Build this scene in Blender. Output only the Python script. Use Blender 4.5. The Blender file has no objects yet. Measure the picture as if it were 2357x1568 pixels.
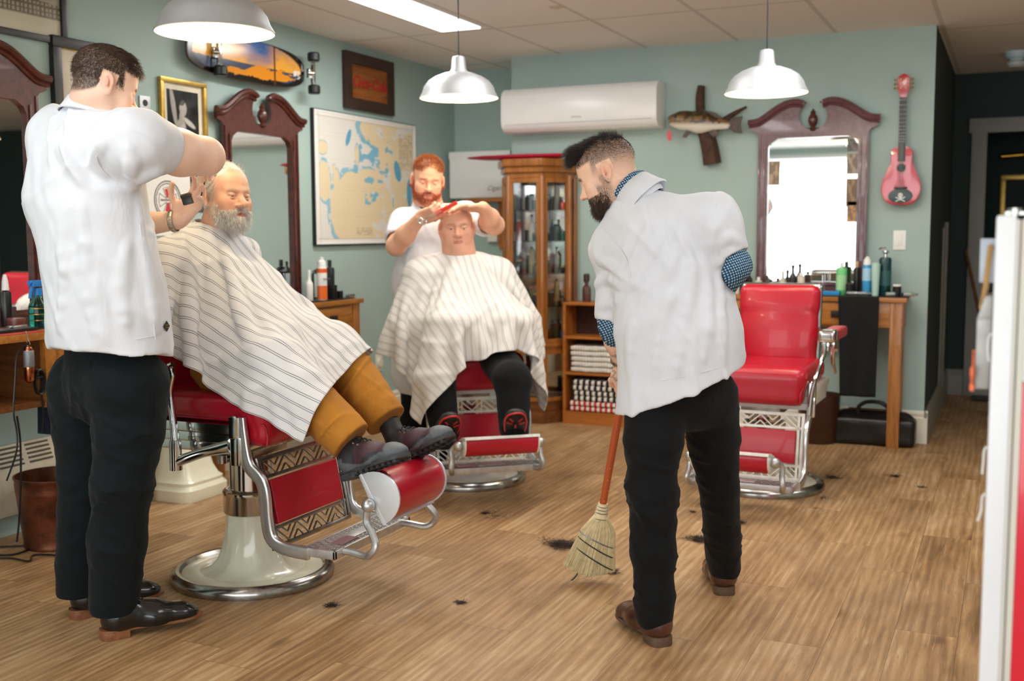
import bpy, bmesh, math, random, os
import numpy as np
from mathutils import Vector, Matrix
random.seed(7); RS = np.random.RandomState(11)
SC = bpy.context.scene; COL = SC.collection; PI = math.pi
# ---------------------------------------------------------------- camera (real lens, about 38 mm, eye height 1.30 m)
F = 2520.0; CX, CY = 1178.5, 784.0; CH = 1.30
YAW, PIT, ROL = math.radians(24.56), math.radians(5.64), math.radians(0.25)
fw = Vector((-math.sin(YAW)*math.cos(PIT), math.cos(YAW)*math.cos(PIT), -math.sin(PIT)))
r0 = Vector((math.cos(YAW), math.sin(YAW), 0)); u0 = r0.cross(fw)
rt = r0*math.cos(ROL) - u0*math.sin(ROL); up = rt.cross(fw)
CAMP = Vector((0, 0, CH)); HF = Vector((-math.sin(YAW), math.cos(YAW), 0))
def _ray(x, y): return (fw*F + rt*(x-CX) - up*(y-CY)).normalized()
def atZ(x, y, z): d = _ray(x, y); return CAMP + d*((z-CH)/d.z)
def atX(x, y, X): d = _ray(x, y); return CAMP + d*(X/d.x)
def atY(x, y, Y): d = _ray(x, y); return CAMP + d*(Y/d.y)
def atG(x, y, g): d = _ray(x, y); return CAMP + d*(g/d.dot(HF))
cd = bpy.data.cameras.new('camera'); cam = bpy.data.objects.new('camera', cd); COL.objects.link(cam)
M = Matrix((( rt.x, up.x, -fw.x), (rt.y, up.y, -fw.y), (rt.z, up.z, -fw.z))).to_4x4(); M.translation = CAMP
cam.matrix_world = M; cd.sensor_width = 36; cd.lens = 36*F/2357; cd.clip_start = .05
cd.dof.use_dof = True; cd.dof.focus_distance = 3.62; cd.dof.aperture_fstop = 2.6
SC.camera = cam
# ---------------------------------------------------------------- materials
def lin(c): return c/12.92 if c <= .04045 else ((c+.055)/1.055)**2.4
def hx(s):
    s = s.lstrip('#'); return tuple(lin(int(s[i:i+2], 16)/255) for i in (0, 2, 4)) + (1,)
class NT:
    def __init__(s, name):
        s.m = bpy.data.materials.new(name); s.m.use_nodes = True; s.t = s.m.node_tree; s.b = s.t.nodes['Principled BSDF']
    def n(s, typ, **kw):
        nd = s.t.nodes.new(typ)
        for k, v in kw.items():
            if k.startswith('i_'):
                k = k[2:]; k = int(k) if k.isdigit() else k.replace('_', ' ')
                s.set(nd.inputs[k], v)
            else: setattr(nd, k, v)
        return nd
    def set(s, inp, v):
        if isinstance(v, bpy.types.NodeSocket): s.t.links.new(v, inp)
        elif isinstance(v, bpy.types.Node): s.t.links.new(v.outputs[0], inp)
        else: inp.default_value = v
    def math(s, op, a, b=0., c=0.):
        nd = s.n('ShaderNodeMath', operation=op); s.set(nd.inputs[0], a); s.set(nd.inputs[1], b); s.set(nd.inputs[2], c); return nd.outputs[0]
    def mix(s, f, a, b, mode='MIX'):
        nd = s.n('ShaderNodeMix', data_type='RGBA', blend_type=mode); s.set(nd.inputs[0], f); s.set(nd.inputs[6], a); s.set(nd.inputs[7], b); return nd.outputs[2]
    def ramp(s, f, stops):
        nd = s.n('ShaderNodeValToRGB'); s.set(nd.inputs[0], f); e = nd.color_ramp.elements
        while len(e) < len(stops): e.new(.5)
        for q, (p, c) in zip(e, stops): q.position = p; q.color = c if len(c) == 4 else (*c, 1)
        return nd.outputs[0]
    def obj(s): return s.n('ShaderNodeTexCoord').outputs['Object']
    def uv(s): return s.n('ShaderNodeTexCoord').outputs['UV']
    def map(s, v, scale=(1, 1, 1), loc=(0, 0, 0), rot=(0, 0, 0)):
        nd = s.n('ShaderNodeMapping'); s.set(nd.inputs[0], v); nd.inputs[1].default_value = loc; nd.inputs[2].default_value = rot; nd.inputs[3].default_value = scale; return nd.outputs[0]
    def noise(s, v, sc=5, det=3, rough=.5, dist=0, out=0):
        nd = s.n('ShaderNodeTexNoise'); s.set(nd.inputs['Vector'], v); nd.inputs['Scale'].default_value = sc; nd.inputs['Detail'].default_value = det
        nd.inputs['Roughness'].default_value = rough; nd.inputs['Distortion'].default_value = dist; return nd.outputs[out]
    def bump(s, h, st=.3, d=.01, nrm=None):
        nd = s.n('ShaderNodeBump'); s.set(nd.inputs['Height'], h); nd.inputs['Strength'].default_value = st; nd.inputs['Distance'].default_value = d
        if nrm: s.set(nd.inputs['Normal'], nrm)
        return nd.outputs[0]
    def P(s, **kw):
        for k, v in kw.items(): s.set(s.b.inputs[k.replace('_', ' ')], v)
        return s.m
def mat(name, col, rough=.5, metal=0., var=.08, vs=6, bump=0., bs=40, bd=.004, spec=.5, coat=0, sub=0, **kw):
    t = NT(name); c = hx(col) if isinstance(col, str) else col; o = t.obj()
    if var:
        f = t.noise(o, vs, 4, .6); dk = tuple(x*(1-2*var) for x in c[:3])+(1,); lt = tuple(min(1, x*(1+var)) for x in c[:3])+(1,)
        t.set(t.b.inputs['Base Color'], t.ramp(f, [(.3, dk), (.65, lt)]))
    else: t.set(t.b.inputs['Base Color'], c)
    t.P(Roughness=rough, Metallic=metal, Specular_IOR_Level=spec, Coat_Weight=coat)
    if sub: t.P(Subsurface_Weight=sub, Subsurface_Radius=(.01, .004, .002), Subsurface_Scale=1.0)
    if bump: t.P(Normal=t.bump(t.noise(o, bs, 4, .6), bump, bd))
    for k, v in kw.items(): t.set(t.b.inputs[k.replace('_', ' ')], v)
    return t.m
def emis(name, col, st):
    t = NT(name); t.P(Base_Color=hx(col), Emission_Color=hx(col), Emission_Strength=st, Roughness=.6); return t.m
def wood(name, c1, c2, axis='z', rough=.4, sc=1., coat=.2):
    t = NT(name); o = t.obj(); s = {'x': (1.2, 14, 14), 'y': (14, 1.2, 14), 'z': (14, 14, 1.2)}[axis]
    v = t.map(o, tuple(q*sc for q in s)); f = t.noise(v, 2.2, 5, .6, .6); w = t.noise(t.map(o, tuple(q*sc*3 for q in s)), 5, 3, .7)
    f2 = t.math('ADD', t.math('MULTIPLY', f, .7), t.math('MULTIPLY', w, .35))
    t.P(Base_Color=t.ramp(f2, [(.36, hx(c2)), (.62, hx(c1))]), Roughness=rough, Coat_Weight=coat, Normal=t.bump(w, .08, .002)); return t.m
def vcol(name, rough=.5, metal=0, bump=0, bs=60, bd=.002, sub=0, attr='Col', **kw):
    t = NT(name); a = t.n('ShaderNodeAttribute', attribute_name=attr); t.P(Base_Color=a.outputs['Color'], Roughness=rough, Metallic=metal)
    if sub: t.P(Subsurface_Weight=sub, Subsurface_Radius=(.012, .004, .002), Subsurface_Scale=.6)
    if bump: t.P(Normal=t.bump(t.noise(t.obj(), bs, 4, .6), bump, bd))
    for k, v in kw.items(): t.set(t.b.inputs[k.replace('_', ' ')], v)
    return t.m
# ---------------------------------------------------------------- objects
FR = {}
def link(o, parent=None):
    COL.objects.link(o)
    if parent is not None: o.parent = parent; FR[o.name] = FR.get(parent.name, Matrix())
    return o
def tag(o, label=None, cat=None, group=None, kind=None):
    if label: o['label'] = label
    if cat: o['category'] = cat
    if group: o['group'] = group
    if kind: o['kind'] = kind
    return o
def thing(name, label, cat, loc=(0, 0, 0), rz=0., group=None, rot=None):
    o = bpy.data.objects.new(name, None); o.empty_display_size = .1; COL.objects.link(o)
    o.location = loc; o.rotation_euler = rot if rot else (0, 0, rz)
    FR[o.name] = Matrix.Translation(Vector(loc)) @ (o.rotation_euler.to_matrix().to_4x4())
    return tag(o, label, cat, group)
def copy_tree(o, parent=None):
    c = o.copy(); COL.objects.link(c); c.parent = parent
    for ch in [x for x in bpy.data.objects if x.parent == o]: copy_tree(ch, c)
    return c
def mesh_np(name, V, Fc, mt, parent=None, loc=None, smooth=True, cols=None, uvs=None, world=False, sharp=None):
    V = np.asarray(V, dtype=np.float32)
    if world and parent is not None:
        Mi = np.array(FR[parent.name].inverted()); V = V @ Mi[:3, :3].T + Mi[:3, 3]
    me = bpy.data.meshes.new(name); Fc = np.asarray(Fc, dtype=np.int32); k = Fc.shape[1]
    me.vertices.add(len(V)); me.vertices.foreach_set('co', V.astype(np.float32).ravel())
    me.loops.add(Fc.size); me.loops.foreach_set('vertex_index', Fc.ravel())
    me.polygons.add(len(Fc)); me.polygons.foreach_set('loop_start', np.arange(0, Fc.size, k, dtype=np.int32))
    me.update(calc_edges=True); me.validate()
    if smooth: me.shade_smooth()
    if sharp: me.set_sharp_from_angle(angle=math.radians(sharp))
    if cols is not None:
        ca = me.color_attributes.new('Col', 'FLOAT_COLOR', 'POINT'); C4 = np.ones((len(V), 4), np.float32); C4[:, :3] = cols; ca.data.foreach_set('color', C4.ravel())
    if uvs is not None:
        ul = me.uv_layers.new(name='UVMap'); ul.data.foreach_set('uv', np.asarray(uvs, np.float32)[Fc.ravel()].ravel())
    for m in (mt if isinstance(mt, (list, tuple)) else [mt]): me.materials.append(m)
    o = bpy.data.objects.new(name, me); link(o, parent)
    if loc is not None: o.location = loc
    if parent is None and world: FR[o.name] = Matrix()
    return o
class MB:
    def __init__(s): s.bm = bmesh.new(); s.mi = 0
    def _add(s, b, Mx=None):
        if Mx is not None: b.transform(Mx)
        for f in b.faces: f.material_index = s.mi
        me = bpy.data.meshes.new('t'); b.to_mesh(me); b.free(); s.bm.from_mesh(me); bpy.data.meshes.remove(me); return s
    def box(s, c, d, bev=0., rot=(0, 0, 0), seg=2, Mx=None):
        b = bmesh.new(); bmesh.ops.create_cube(b, size=1, matrix=Matrix.Diagonal((*d, 1)))
        if bev: bmesh.ops.bevel(b, geom=b.edges[:], offset=min(bev, min(d)*.49), segments=seg, profile=.7, affect='EDGES')
        T = Matrix.Translation(Vector(c)) @ Matrix.Rotation(rot[2], 4, 'Z') @ Matrix.Rotation(rot[1], 4, 'Y') @ Matrix.Rotation(rot[0], 4, 'X')
        return s._add(b, (Mx @ T) if Mx else T)
    def bb(s, x0, x1, y0, y1, z0, z1, bev=0., seg=2): return s.box(((x0+x1)/2, (y0+y1)/2, (z0+z1)/2), (abs(x1-x0), abs(y1-y0), abs(z1-z0)), bev, seg=seg)
    def cyl(s, p0, p1, r0, r1=None, n=20, caps=True):
        p0, p1 = Vector(p0), Vector(p1); r1 = r0 if r1 is None else r1; d = p1-p0; b = bmesh.new()
        bmesh.ops.create_cone(b, cap_ends=caps, segments=n, radius1=r0, radius2=r1, depth=d.length)
        return s._add(b, Matrix.Translation((p0+p1)/2) @ d.to_track_quat('Z', 'Y').to_matrix().to_4x4())
    def sph(s, c, r, n=16, rot=None):
        b = bmesh.new(); bmesh.ops.create_uvsphere(b, u_segments=n, v_segments=max(6, n//2+2), radius=1)
        r = (r, r, r) if isinstance(r, (int, float)) else r; T = Matrix.Translation(Vector(c))
        if rot: T = T @ Matrix.Rotation(rot[2], 4, 'Z') @ Matrix.Rotation(rot[1], 4, 'Y') @ Matrix.Rotation(rot[0], 4, 'X')
        return s._add(b, T @ Matrix.Diagonal((*r, 1)))
    def torus(s, c, R, r, n=32, m=10, ax='Z', sz=1):
        pts = [(R*math.cos(a), R*math.sin(a), 0) for a in [2*PI*i/n for i in range(n)]]
        T = Matrix.Translation(Vector(c)) @ {'Z': Matrix(), 'X': Matrix.Rotation(PI/2, 4, 'Y'), 'Y': Matrix.Rotation(PI/2, 4, 'X')}[ax]
        return s.tube([T @ Vector(p) for p in pts], r, m, closed=True)
    def tube(s, pts, r, n=10, closed=False, flat=1., upv=None, smooth=0, caps=True, sq=False):
        P_ = [Vector(p) for p in pts]; R = list(r) if isinstance(r, (list, tuple)) else [r]*len(P_)
        if smooth: P_, R = catmull(P_, R, smooth, closed)
        N = len(P_); b = bmesh.new(); rings = []; prev = None
        for i, p in enumerate(P_):
            a = P_[(i-1) % N] if (closed or i > 0) else p; c = P_[(i+1) % N] if (closed or i < N-1) else p
            t = (c-a).normalized()
            if prev is None:
                u = Vector(upv) if upv else (Vector((0, 0, 1)) if abs(t.z) < .9 else Vector((1, 0, 0)))
            else: u = prev
            u = (u - t*u.dot(t)).normalized(); prev = u; w = t.cross(u)
            rr = R[i]; rr = (rr, rr*flat) if isinstance(rr, (int, float)) else rr
            fq = (lambda c_: math.copysign(abs(c_)**.35, c_)) if sq else (lambda c_: c_)
            rings.append([b.verts.new(p + u*(rr[1]*fq(math.cos(q))) + w*(rr[0]*fq(math.sin(q)))) for q in [2*PI*(k+(.5 if sq else 0))/n for k in range(n)]])
        for i in range(N if closed else N-1):
            A, B = rings[i], rings[(i+1) % N]
            for k in range(n): b.faces.new((A[k], A[(k+1) % n], B[(k+1) % n], B[k]))
        if not closed and caps:
            b.faces.new(rings[0][::-1]); b.faces.new(rings[-1])
        bmesh.ops.recalc_face_normals(b, faces=b.faces[:]); return s._add(b)
    def lathe(s, prof, c=(0, 0, 0), n=32, Mx=None, flute=0, fa=0):
        b = bmesh.new(); rings = []
        for (r, z) in prof:
            rings.append([b.verts.new((r*(1+fa*math.cos(flute*a))*math.cos(a), r*(1+fa*math.cos(flute*a))*math.sin(a), z)) for a in [2*PI*k/n for k in range(n)]] if r > 1e-5 else [b.verts.new((0, 0, z))])
        for A, B in zip(rings, rings[1:]):
            for k in range(n):
                q = [A[k % len(A)], A[(k+1) % len(A)], B[(k+1) % len(B)], B[k % len(B)]]; u = []
                for v in q:
                    if v not in u: u.append(v)
                if len(u) > 2: b.faces.new(u)
        bmesh.ops.recalc_face_normals(b, faces=b.faces[:]); T = Matrix.Translation(Vector(c)); return s._add(b, T @ Mx if Mx else T)
    def prism(s, out, h, Mx=None, bev=0., holes=()):
        """outline in xy extruded along z from 0 to h"""
        b = bmesh.new()
        if holes:
            es = []
            for lp in (out,)+tuple(holes):
                vs = [b.verts.new((x, y, 0)) for x, y in lp]
                for i in range(len(vs)): es.append(b.edges.new((vs[i], vs[(i+1) % len(vs)])))
            bmesh.ops.triangle_fill(b, use_beauty=True, use_dissolve=False, edges=es)
            fs = b.faces[:]
        else: fs = [b.faces.new([b.verts.new((x, y, 0)) for x, y in out])]
        r = bmesh.ops.extrude_face_region(b, geom=fs); vs = [v for v in r['geom'] if isinstance(v, bmesh.types.BMVert)]
        bmesh.ops.translate(b, verts=vs, vec=(0, 0, h)); bmesh.ops.recalc_face_normals(b, faces=b.faces[:])
        if bev:
            ed = [e for e in b.edges if len(e.link_faces) == 2 and e.calc_face_angle(0) > .9]
            bmesh.ops.bevel(b, geom=ed, offset=bev, segments=2, profile=.7, affect='EDGES')
        return s._add(b, Mx)
    def quad(s, pts):
        b = bmesh.new(); b.faces.new([b.verts.new(p) for p in pts]); return s._add(b)
    def xf(s, Mx): s.bm.transform(Mx); return s
    def build(s, name, mt, parent=None, world=False, sharp=35, loc=None, sub=0):
        if world and parent is not None: s.bm.transform(FR[parent.name].inverted())
        me = bpy.data.meshes.new(name); s.bm.to_mesh(me); s.bm.free()
        for m in (mt if isinstance(mt, (list, tuple)) else [mt]): me.materials.append(m)
        me.shade_smooth(); me.set_sharp_from_angle(angle=math.radians(sharp))
        o = bpy.data.objects.new(name, me); link(o, parent)
        if loc is not None: o.location = loc
        if sub: md = o.modifiers.new('sub', 'SUBSURF'); md.levels = md.render_levels = sub
        return o
def catmull(P_, R, k, closed=False):
    N = len(P_); op, orr = [], []; fl = lambda q: np.array(q if isinstance(q, (list, tuple)) else (q, q), float)
    for i in range(N if closed else N-1):
        g = (lambda j: j % N) if closed else (lambda j: min(max(j, 0), N-1))
        p0, p1, p2, p3 = P_[g(i-1)], P_[g(i)], P_[g(i+1)], P_[g(i+2)]; ra, rb = fl(R[g(i)]), fl(R[g(i+1)])
        for j in range(k):
            t = j/k; op.append(.5*((2*p1)+(p2-p0)*t+(2*p0-5*p1+4*p2-p3)*t*t+(3*p1-p0-3*p2+p3)*t**3)); orr.append(tuple(ra+(rb-ra)*(t*t*(3-2*t))))
    if not closed: op.append(P_[-1]); orr.append(tuple(fl(R[-1])))
    return op, orr
def text(name, s, size, mt, parent, Mx, ext=.0008, shear=0., bold=0., align='CENTER'):
    cu = bpy.data.curves.new(name, 'FONT'); cu.body = s; cu.size = size; cu.extrude = ext; cu.shear = shear; cu.offset = bold; cu.align_x = align; cu.align_y = 'CENTER'; cu.resolution_u = 3
    t = bpy.data.objects.new('tmp', cu); COL.objects.link(t); bpy.context.view_layer.update()
    me = bpy.data.meshes.new_from_object(t.evaluated_get(bpy.context.evaluated_depsgraph_get())); bpy.data.objects.remove(t); me.transform(Mx)
    me.materials.clear(); me.materials.append(mt); me.name = name; o = bpy.data.objects.new(name, me); return link(o, parent)
def frameM(o, x, y, z=None):
    """matrix with origin o, x axis, y axis"""
    x = Vector(x).normalized(); y = Vector(y); y = (y - x*y.dot(x)).normalized(); z = x.cross(y)
    m = Matrix((x, y, z)).transposed().to_4x4(); m.translation = Vector(o); return m
# ---------------------------------------------------------------- implicit-surface modelling (bodies and clothes)
def _rot(R): return None if R is None else np.array(R, dtype=np.float32)[:3, :3]
class SDF:
    def __init__(s): s.p = []
    def cap(s, a, b, ra, rb=None, k=.02, op='u', fl=None, ax=None):
        """tapered capsule; fl flattens along axis ax"""
        rb = ra if rb is None else rb; s.p.append(('c', np.array(a, np.float32), np.array(b, np.float32), float(ra), float(rb), k, op, fl, None if ax is None else np.array(ax, np.float32)/np.linalg.norm(np.array(ax, float)))); return s
    def ell(s, c, r, R=None, k=.02, op='u'): s.p.append(('e', np.array(c, np.float32), np.array(r if hasattr(r, '__len__') else (r, r, r), np.float32), _rot(R), None, k, op)); return s
    def box(s, c, h, rr, R=None, k=.02, op='u'): s.p.append(('b', np.array(c, np.float32), np.array(h, np.float32), _rot(R), float(rr), k, op)); return s
    def plane(s, c, n, k=.005, op='i'): s.p.append(('p', np.array(c, np.float32), np.array(n, np.float32)/np.linalg.norm(np.array(n, float)), None, None, k, op)); return s
    def chain(s, pts, rs, k=.02, **kw):
        for i in range(len(pts)-1): s.cap(pts[i], pts[i+1], rs[i], rs[i+1], k, **kw)
        return s
    def add(s, o, Mx=None):
        for q in o.p:
            if Mx is None: s.p.append(q); continue
            A = np.array(Mx, np.float32); R, T = A[:3, :3], A[:3, 3]; sc = float(np.linalg.norm(R[:, 0])); Rn = R/sc
            if q[0] == 'c': s.p.append(('c', R@q[1]+T, R@q[2]+T, q[3]*sc, q[4]*sc, q[5]*sc, q[6], q[7], None if q[8] is None else Rn@q[8]))
            elif q[0] in 'eb':
                R0 = np.eye(3, dtype=np.float32) if q[3] is None else q[3]
                s.p.append((q[0], R@q[1]+T, q[2]*sc, Rn@R0, None if q[4] is None else q[4]*sc, q[5]*sc, q[6]))
            else: s.p.append(('p', R@q[1]+T, Rn@q[2], None, None, q[5]*sc, q[6]))
        return s
    @staticmethod
    def _d(q, X):
        if q[0] == 'c':
            ab = q[2]-q[1]; pa = X-q[1]; L = float(ab@ab)+1e-12; t = np.clip(pa@ab/L, 0, 1)
            v = pa-t[:, None]*ab
            if q[8] is not None: v = v+np.outer(v@q[8], q[8])*(q[7]-1)
            return np.sqrt((v*v).sum(1))-(q[3]+(q[4]-q[3])*t)
        v = X-q[1]
        if q[0] == 'p': return v@q[2]
        if q[3] is not None: v = v@q[3]
        if q[0] == 'e':
            k0 = np.sqrt(((v/q[2])**2).sum(1)); k1 = np.sqrt(((v/(q[2]*q[2]))**2).sum(1))+1e-9; return k0*(k0-1)/k1
        w = np.abs(v)-q[2]+q[4]; return np.sqrt((np.maximum(w, 0)**2).sum(1))+np.minimum(w.max(1), 0)-q[4]
    def bound(s, q):
        if q[0] == 'c': return (q[1]+q[2])/2, np.linalg.norm(q[2]-q[1])/2+max(q[3], q[4])*(1 if not q[7] else max(1, 1/q[7]))
        if q[0] == 'e': return q[1], float(q[2].max())
        if q[0] == 'b': return q[1], float(np.linalg.norm(q[2]))
        return q[1], 1e9
    def ev(s, X, cull=False):
        X = np.asarray(X, np.float32); d = np.full(len(X), 1e3, np.float32)
        for q in s.p:
            k, op = q[5], q[6]; c, r = s.bound(q); idx = None
            if op == 'u' and not cull:
                e = s._d(q, X)
            elif op == 'i': e = s._d(q, X)
            else:
                dc = np.sqrt(((X-c)**2).sum(1))-r
                idx = np.nonzero(dc < (np.minimum(d, 1.)+k+.001) if op == 'u' else dc < k+.002)[0]
                if len(idx) == 0: continue
                e = s._d(q, X[idx])
            dd = d if idx is None else d[idx]
            if op == 'u': h = np.maximum(k-np.abs(dd-e), 0)/max(k, 1e-6); r_ = np.minimum(dd, e)-h*h*k*.25
            elif op == 's': e = -e; h = np.maximum(k-np.abs(dd-e), 0)/max(k, 1e-6); r_ = np.maximum(dd, e)+h*h*k*.25
            else: h = np.maximum(k-np.abs(dd-e), 0)/max(k, 1e-6); r_ = np.maximum(dd, e)+h*h*k*.25
            if idx is None: d = r_
            else: d[idx] = r_
        return d
    def mesh(s, h=.005, disp=None, pad=.03, relax=1, box=None):
        lo, hi = np.full(3, 1e9), np.full(3, -1e9)
        for q in s.p:
            if q[6] != 'u': continue
            c, r = s.bound(q)
            if q[0] == 'c': m = max(q[3], q[4])*(1 if not q[7] else max(1, 1/q[7])); lo = np.minimum(lo, np.minimum(q[1], q[2])-m); hi = np.maximum(hi, np.maximum(q[1], q[2])+m)
            else: lo = np.minimum(lo, c-r); hi = np.maximum(hi, c+r)
        if box is not None: lo = np.maximum(lo, box[0]); hi = np.minimum(hi, box[1])
        lo = lo-pad; hi = hi+pad; B = 8
        nb = np.ceil((hi-lo)/(h*B)).astype(int); n = nb*B+1
        G = np.full(n, 1., np.float32)
        bi = np.stack(np.meshgrid(*[np.arange(k) for k in nb], indexing='ij'), -1).reshape(-1, 3)
        cen = lo+(bi+.5)*B*h; dc = s.ev(cen, True)
        act = bi[np.abs(dc) < B*h*.87*1.35+.012]; inn = bi[dc < -(B*h*.87*1.35+.012)]
        for b in inn: G[b[0]*B:b[0]*B+B+1, b[1]*B:b[1]*B+B+1, b[2]*B:b[2]*B+B+1] = -1
        off = np.stack(np.meshgrid(*[np.arange(B+1)]*3, indexing='ij'), -1).reshape(-1, 3)
        CH_ = 400
        for i in range(0, len(act), CH_):
            a = act[i:i+CH_]; I = (a[:, None]*B+off[None]).reshape(-1, 3); X = (lo+I*h).astype(np.float32)
            G[I[:, 0], I[:, 1], I[:, 2]] = s.ev(X, True) + (disp(X) if disp else 0)
        return nets(G, lo, h, relax)
def nets(G, lo, h, relax=1):
    S = G < 0; c = np.zeros(np.array(G.shape)-1, np.uint8)
    for i in (0, 1):
        for j in (0, 1):
            for k in (0, 1): c += S[i:i+c.shape[0], j:j+c.shape[1], k:k+c.shape[2]]
    cells = np.argwhere((c > 0) & (c < 8)); idm = -np.ones(c.shape, np.int32); idm[tuple(cells.T)] = np.arange(len(cells))
    acc = np.zeros((len(cells), 3)); cnt = np.zeros(len(cells))
    cor = [(i, j, k) for i in (0, 1) for j in (0, 1) for k in (0, 1)]
    for a in cor:
        for b in cor:
            if a < b and sum(abs(x-y) for x, y in zip(a, b)) == 1:
                A, B_ = cells+a, cells+b; ga, gb = G[tuple(A.T)], G[tuple(B_.T)]; m = (ga < 0) != (gb < 0)
                t = ga[m]/(ga[m]-gb[m]); acc[m] += A[m]+(B_[m]-A[m])*t[:, None]; cnt[m] += 1
    V = acc/cnt[:, None]*h+lo; Q = []
    for ax in range(3):
        e = [0, 0, 0]; e[ax] = 1; sh = np.array(G.shape)-e
        a = S[:sh[0], :sh[1], :sh[2]]; b = S[e[0]:, e[1]:, e[2]:]; u, v = (ax+1) % 3, (ax+2) % 3
        P_ = np.argwhere(a != b); P_ = P_[(P_[:, u] > 0) & (P_[:, v] > 0) & (P_[:, u] < c.shape[u]) & (P_[:, v] < c.shape[v])]
        du = np.zeros(3, int); du[u] = 1; dv = np.zeros(3, int); dv[v] = 1
        q = np.stack([idm[tuple(x.T)] for x in (P_-du-dv, P_-dv, P_, P_-du)], 1); fl = ~a[tuple(P_.T)]
        q[fl] = q[fl][:, ::-1]; Q.append(q)
    Q = np.concatenate(Q); Q = Q[(Q >= 0).all(1)]
    for _ in range(relax):
        A = np.zeros_like(V); n = np.zeros(len(V))
        for i in range(4):
            for j in ((i+1) % 4, (i+3) % 4): np.add.at(A, Q[:, i], V[Q[:, j]]); np.add.at(n, Q[:, i], 1)
        V = V*.5+(A/np.maximum(n, 1)[:, None])*.5
    return V.astype(np.float32), Q
def vnorm(V, Q):
    n = np.cross(V[Q[:, 2]]-V[Q[:, 0]], V[Q[:, 3]]-V[Q[:, 1]]); N = np.zeros_like(V)
    for i in range(4): np.add.at(N, Q[:, i], n)
    return N/(np.linalg.norm(N, axis=1)[:, None]+1e-9)
# cheap smooth value noise for displacement and colour
_tab = RS.rand(64, 64, 64).astype(np.float32)*2-1
def vn(X):
    i = np.floor(X).astype(int); f = X-i; f = f*f*(3-2*f); i &= 63; j = (i+1) & 63; r = 0
    for a in (0, 1):
        for b in (0, 1):
            for c in (0, 1):
                r = r + _tab[(j if a else i)[:, 0], (j if b else i)[:, 1], (j if c else i)[:, 2]]*(f[:, 0] if a else 1-f[:, 0])*(f[:, 1] if b else 1-f[:, 1])*(f[:, 2] if c else 1-f[:, 2])
    return r
def folds(amp, dirs, ridged=True):
    """cloth folds: dirs = list of (direction across the fold, wavelength, weight)"""
    def f(X):
        r = 0
        for (d, wl, w) in dirs:
            d = np.array(d, float); d /= np.linalg.norm(d); s = (X@d)/wl
            P_ = X*(.30/wl)+np.outer(s*.9, d)+7.3*w; n = vn(P_)+.25*vn(P_*2.3)
            r = r + w*(np.exp(-(n/.16)**2)*(.25+.75*np.clip(vn(X*(.5/wl)+9.1)+.45, 0, 1)) if ridged else n)
        return (-amp*r).astype(np.float32)
    return f
def strands(name, roots, dirs, lens, w, mt, parent, seg=3, grav=.3, curl=.25, world=True, cols=None):
    """many thin tapered hairs as one mesh"""
    n = len(roots); roots = np.asarray(roots, float); dirs = np.asarray(dirs, float); lens = np.broadcast_to(np.asarray(lens, float), (n,)); w = np.broadcast_to(np.asarray(w, float), (n,))
    V, Fc, Cc = [], [], []; p = roots.copy(); d = dirs/(np.linalg.norm(dirs, axis=1)[:, None]+1e-9); rnd = RS.randn(n, 3)
    s1 = np.cross(d, rnd); s1 /= np.linalg.norm(s1, axis=1)[:, None]+1e-9; s2 = np.cross(d, s1)
    for k in range(seg+1):
        rr = w*(1-.85*k/seg)
        for a in range(3):
            an = 2*PI*a/3; V.append(p+s1*(rr*math.cos(an))[:, None]+s2*(rr*math.sin(an))[:, None])
            if cols is not None: Cc.append(cols)
        p = p+d*(lens/seg)[:, None]; d = d+np.array([0, 0, -grav/seg])+rnd*(curl/seg); d /= np.linalg.norm(d, axis=1)[:, None]
    V = np.concatenate(V); I = np.arange(n)
    for k in range(seg):
        for a in range(3):
            b = (a+1) % 3; Fc.append(np.stack([I+(3*k+a)*n, I+(3*k+b)*n, I+(3*k+3+b)*n, I+(3*k+3+a)*n], 1))
    return mesh_np(name, V, np.concatenate(Fc), mt, parent, world=world, cols=None if cols is None else np.concatenate(Cc))
import time as _tm
_t0 = _tm.time()
def tick(n): print('TICK', n, round(_tm.time()-_t0, 1))
# ---------------------------------------------------------------- shared materials
LW, BW, CEIL = -3.92, 7.08, 2.51
M_wall = mat('sage_green_paint', '#a7bdb7', .75, var=.03, vs=1.5, bump=.05, bs=180, bd=.001)
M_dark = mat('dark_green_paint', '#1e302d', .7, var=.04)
M_hallshade = mat('painted_hall_shade', '#2a3331', .8, var=.04)  # the hall's shade, put into the wall colour
M_trim = mat('cream_trim_paint', '#e8e2d2', .45, var=.02)
M_gtrim = mat('grey_door_trim', '#8d8c88', .5, var=.03)
M_white = mat('white_enamel', '#eeeeec', .3, var=.01)
M_black = mat('black_paint', '#121212', .5, var=.05)
M_blackp = mat('black_plastic', '#151617', .35, var=.03)
M_chrome = mat('chrome', '#d9d9d6', .12, 1., var=.03, vs=30)
M_chromed = mat('worn_chrome', '#a9a6a0', .22, 1., var=.15, vs=25, bump=.1, bs=60, bd=.001)
M_alu = mat('brushed_aluminium', '#b9bcbf', .42, .55, var=.05, vs=8)
M_cast = mat('cast_aluminium', '#c9c9c8', .38, .85, var=.08, vs=30, bump=.15, bs=90, bd=.001)
M_red = mat('red_leather', '#b7112a', .33, var=.05, vs=3, bump=.06, bs=220, bd=.0008, coat=.15)
M_cream = mat('cream_enamel', '#eeebd2', .22, var=.04, vs=5, coat=.4)
M_wenamel = mat('white_porcelain_enamel', '#eceae2', .22, var=.03, vs=5, coat=.4)
M_oak = wood('golden_oak', '#b5762f', '#8a5218', 'x', .4); M_oakz = wood('golden_oak_upright', '#b87a3c', '#7c4a1c', 'z', .4)
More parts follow.
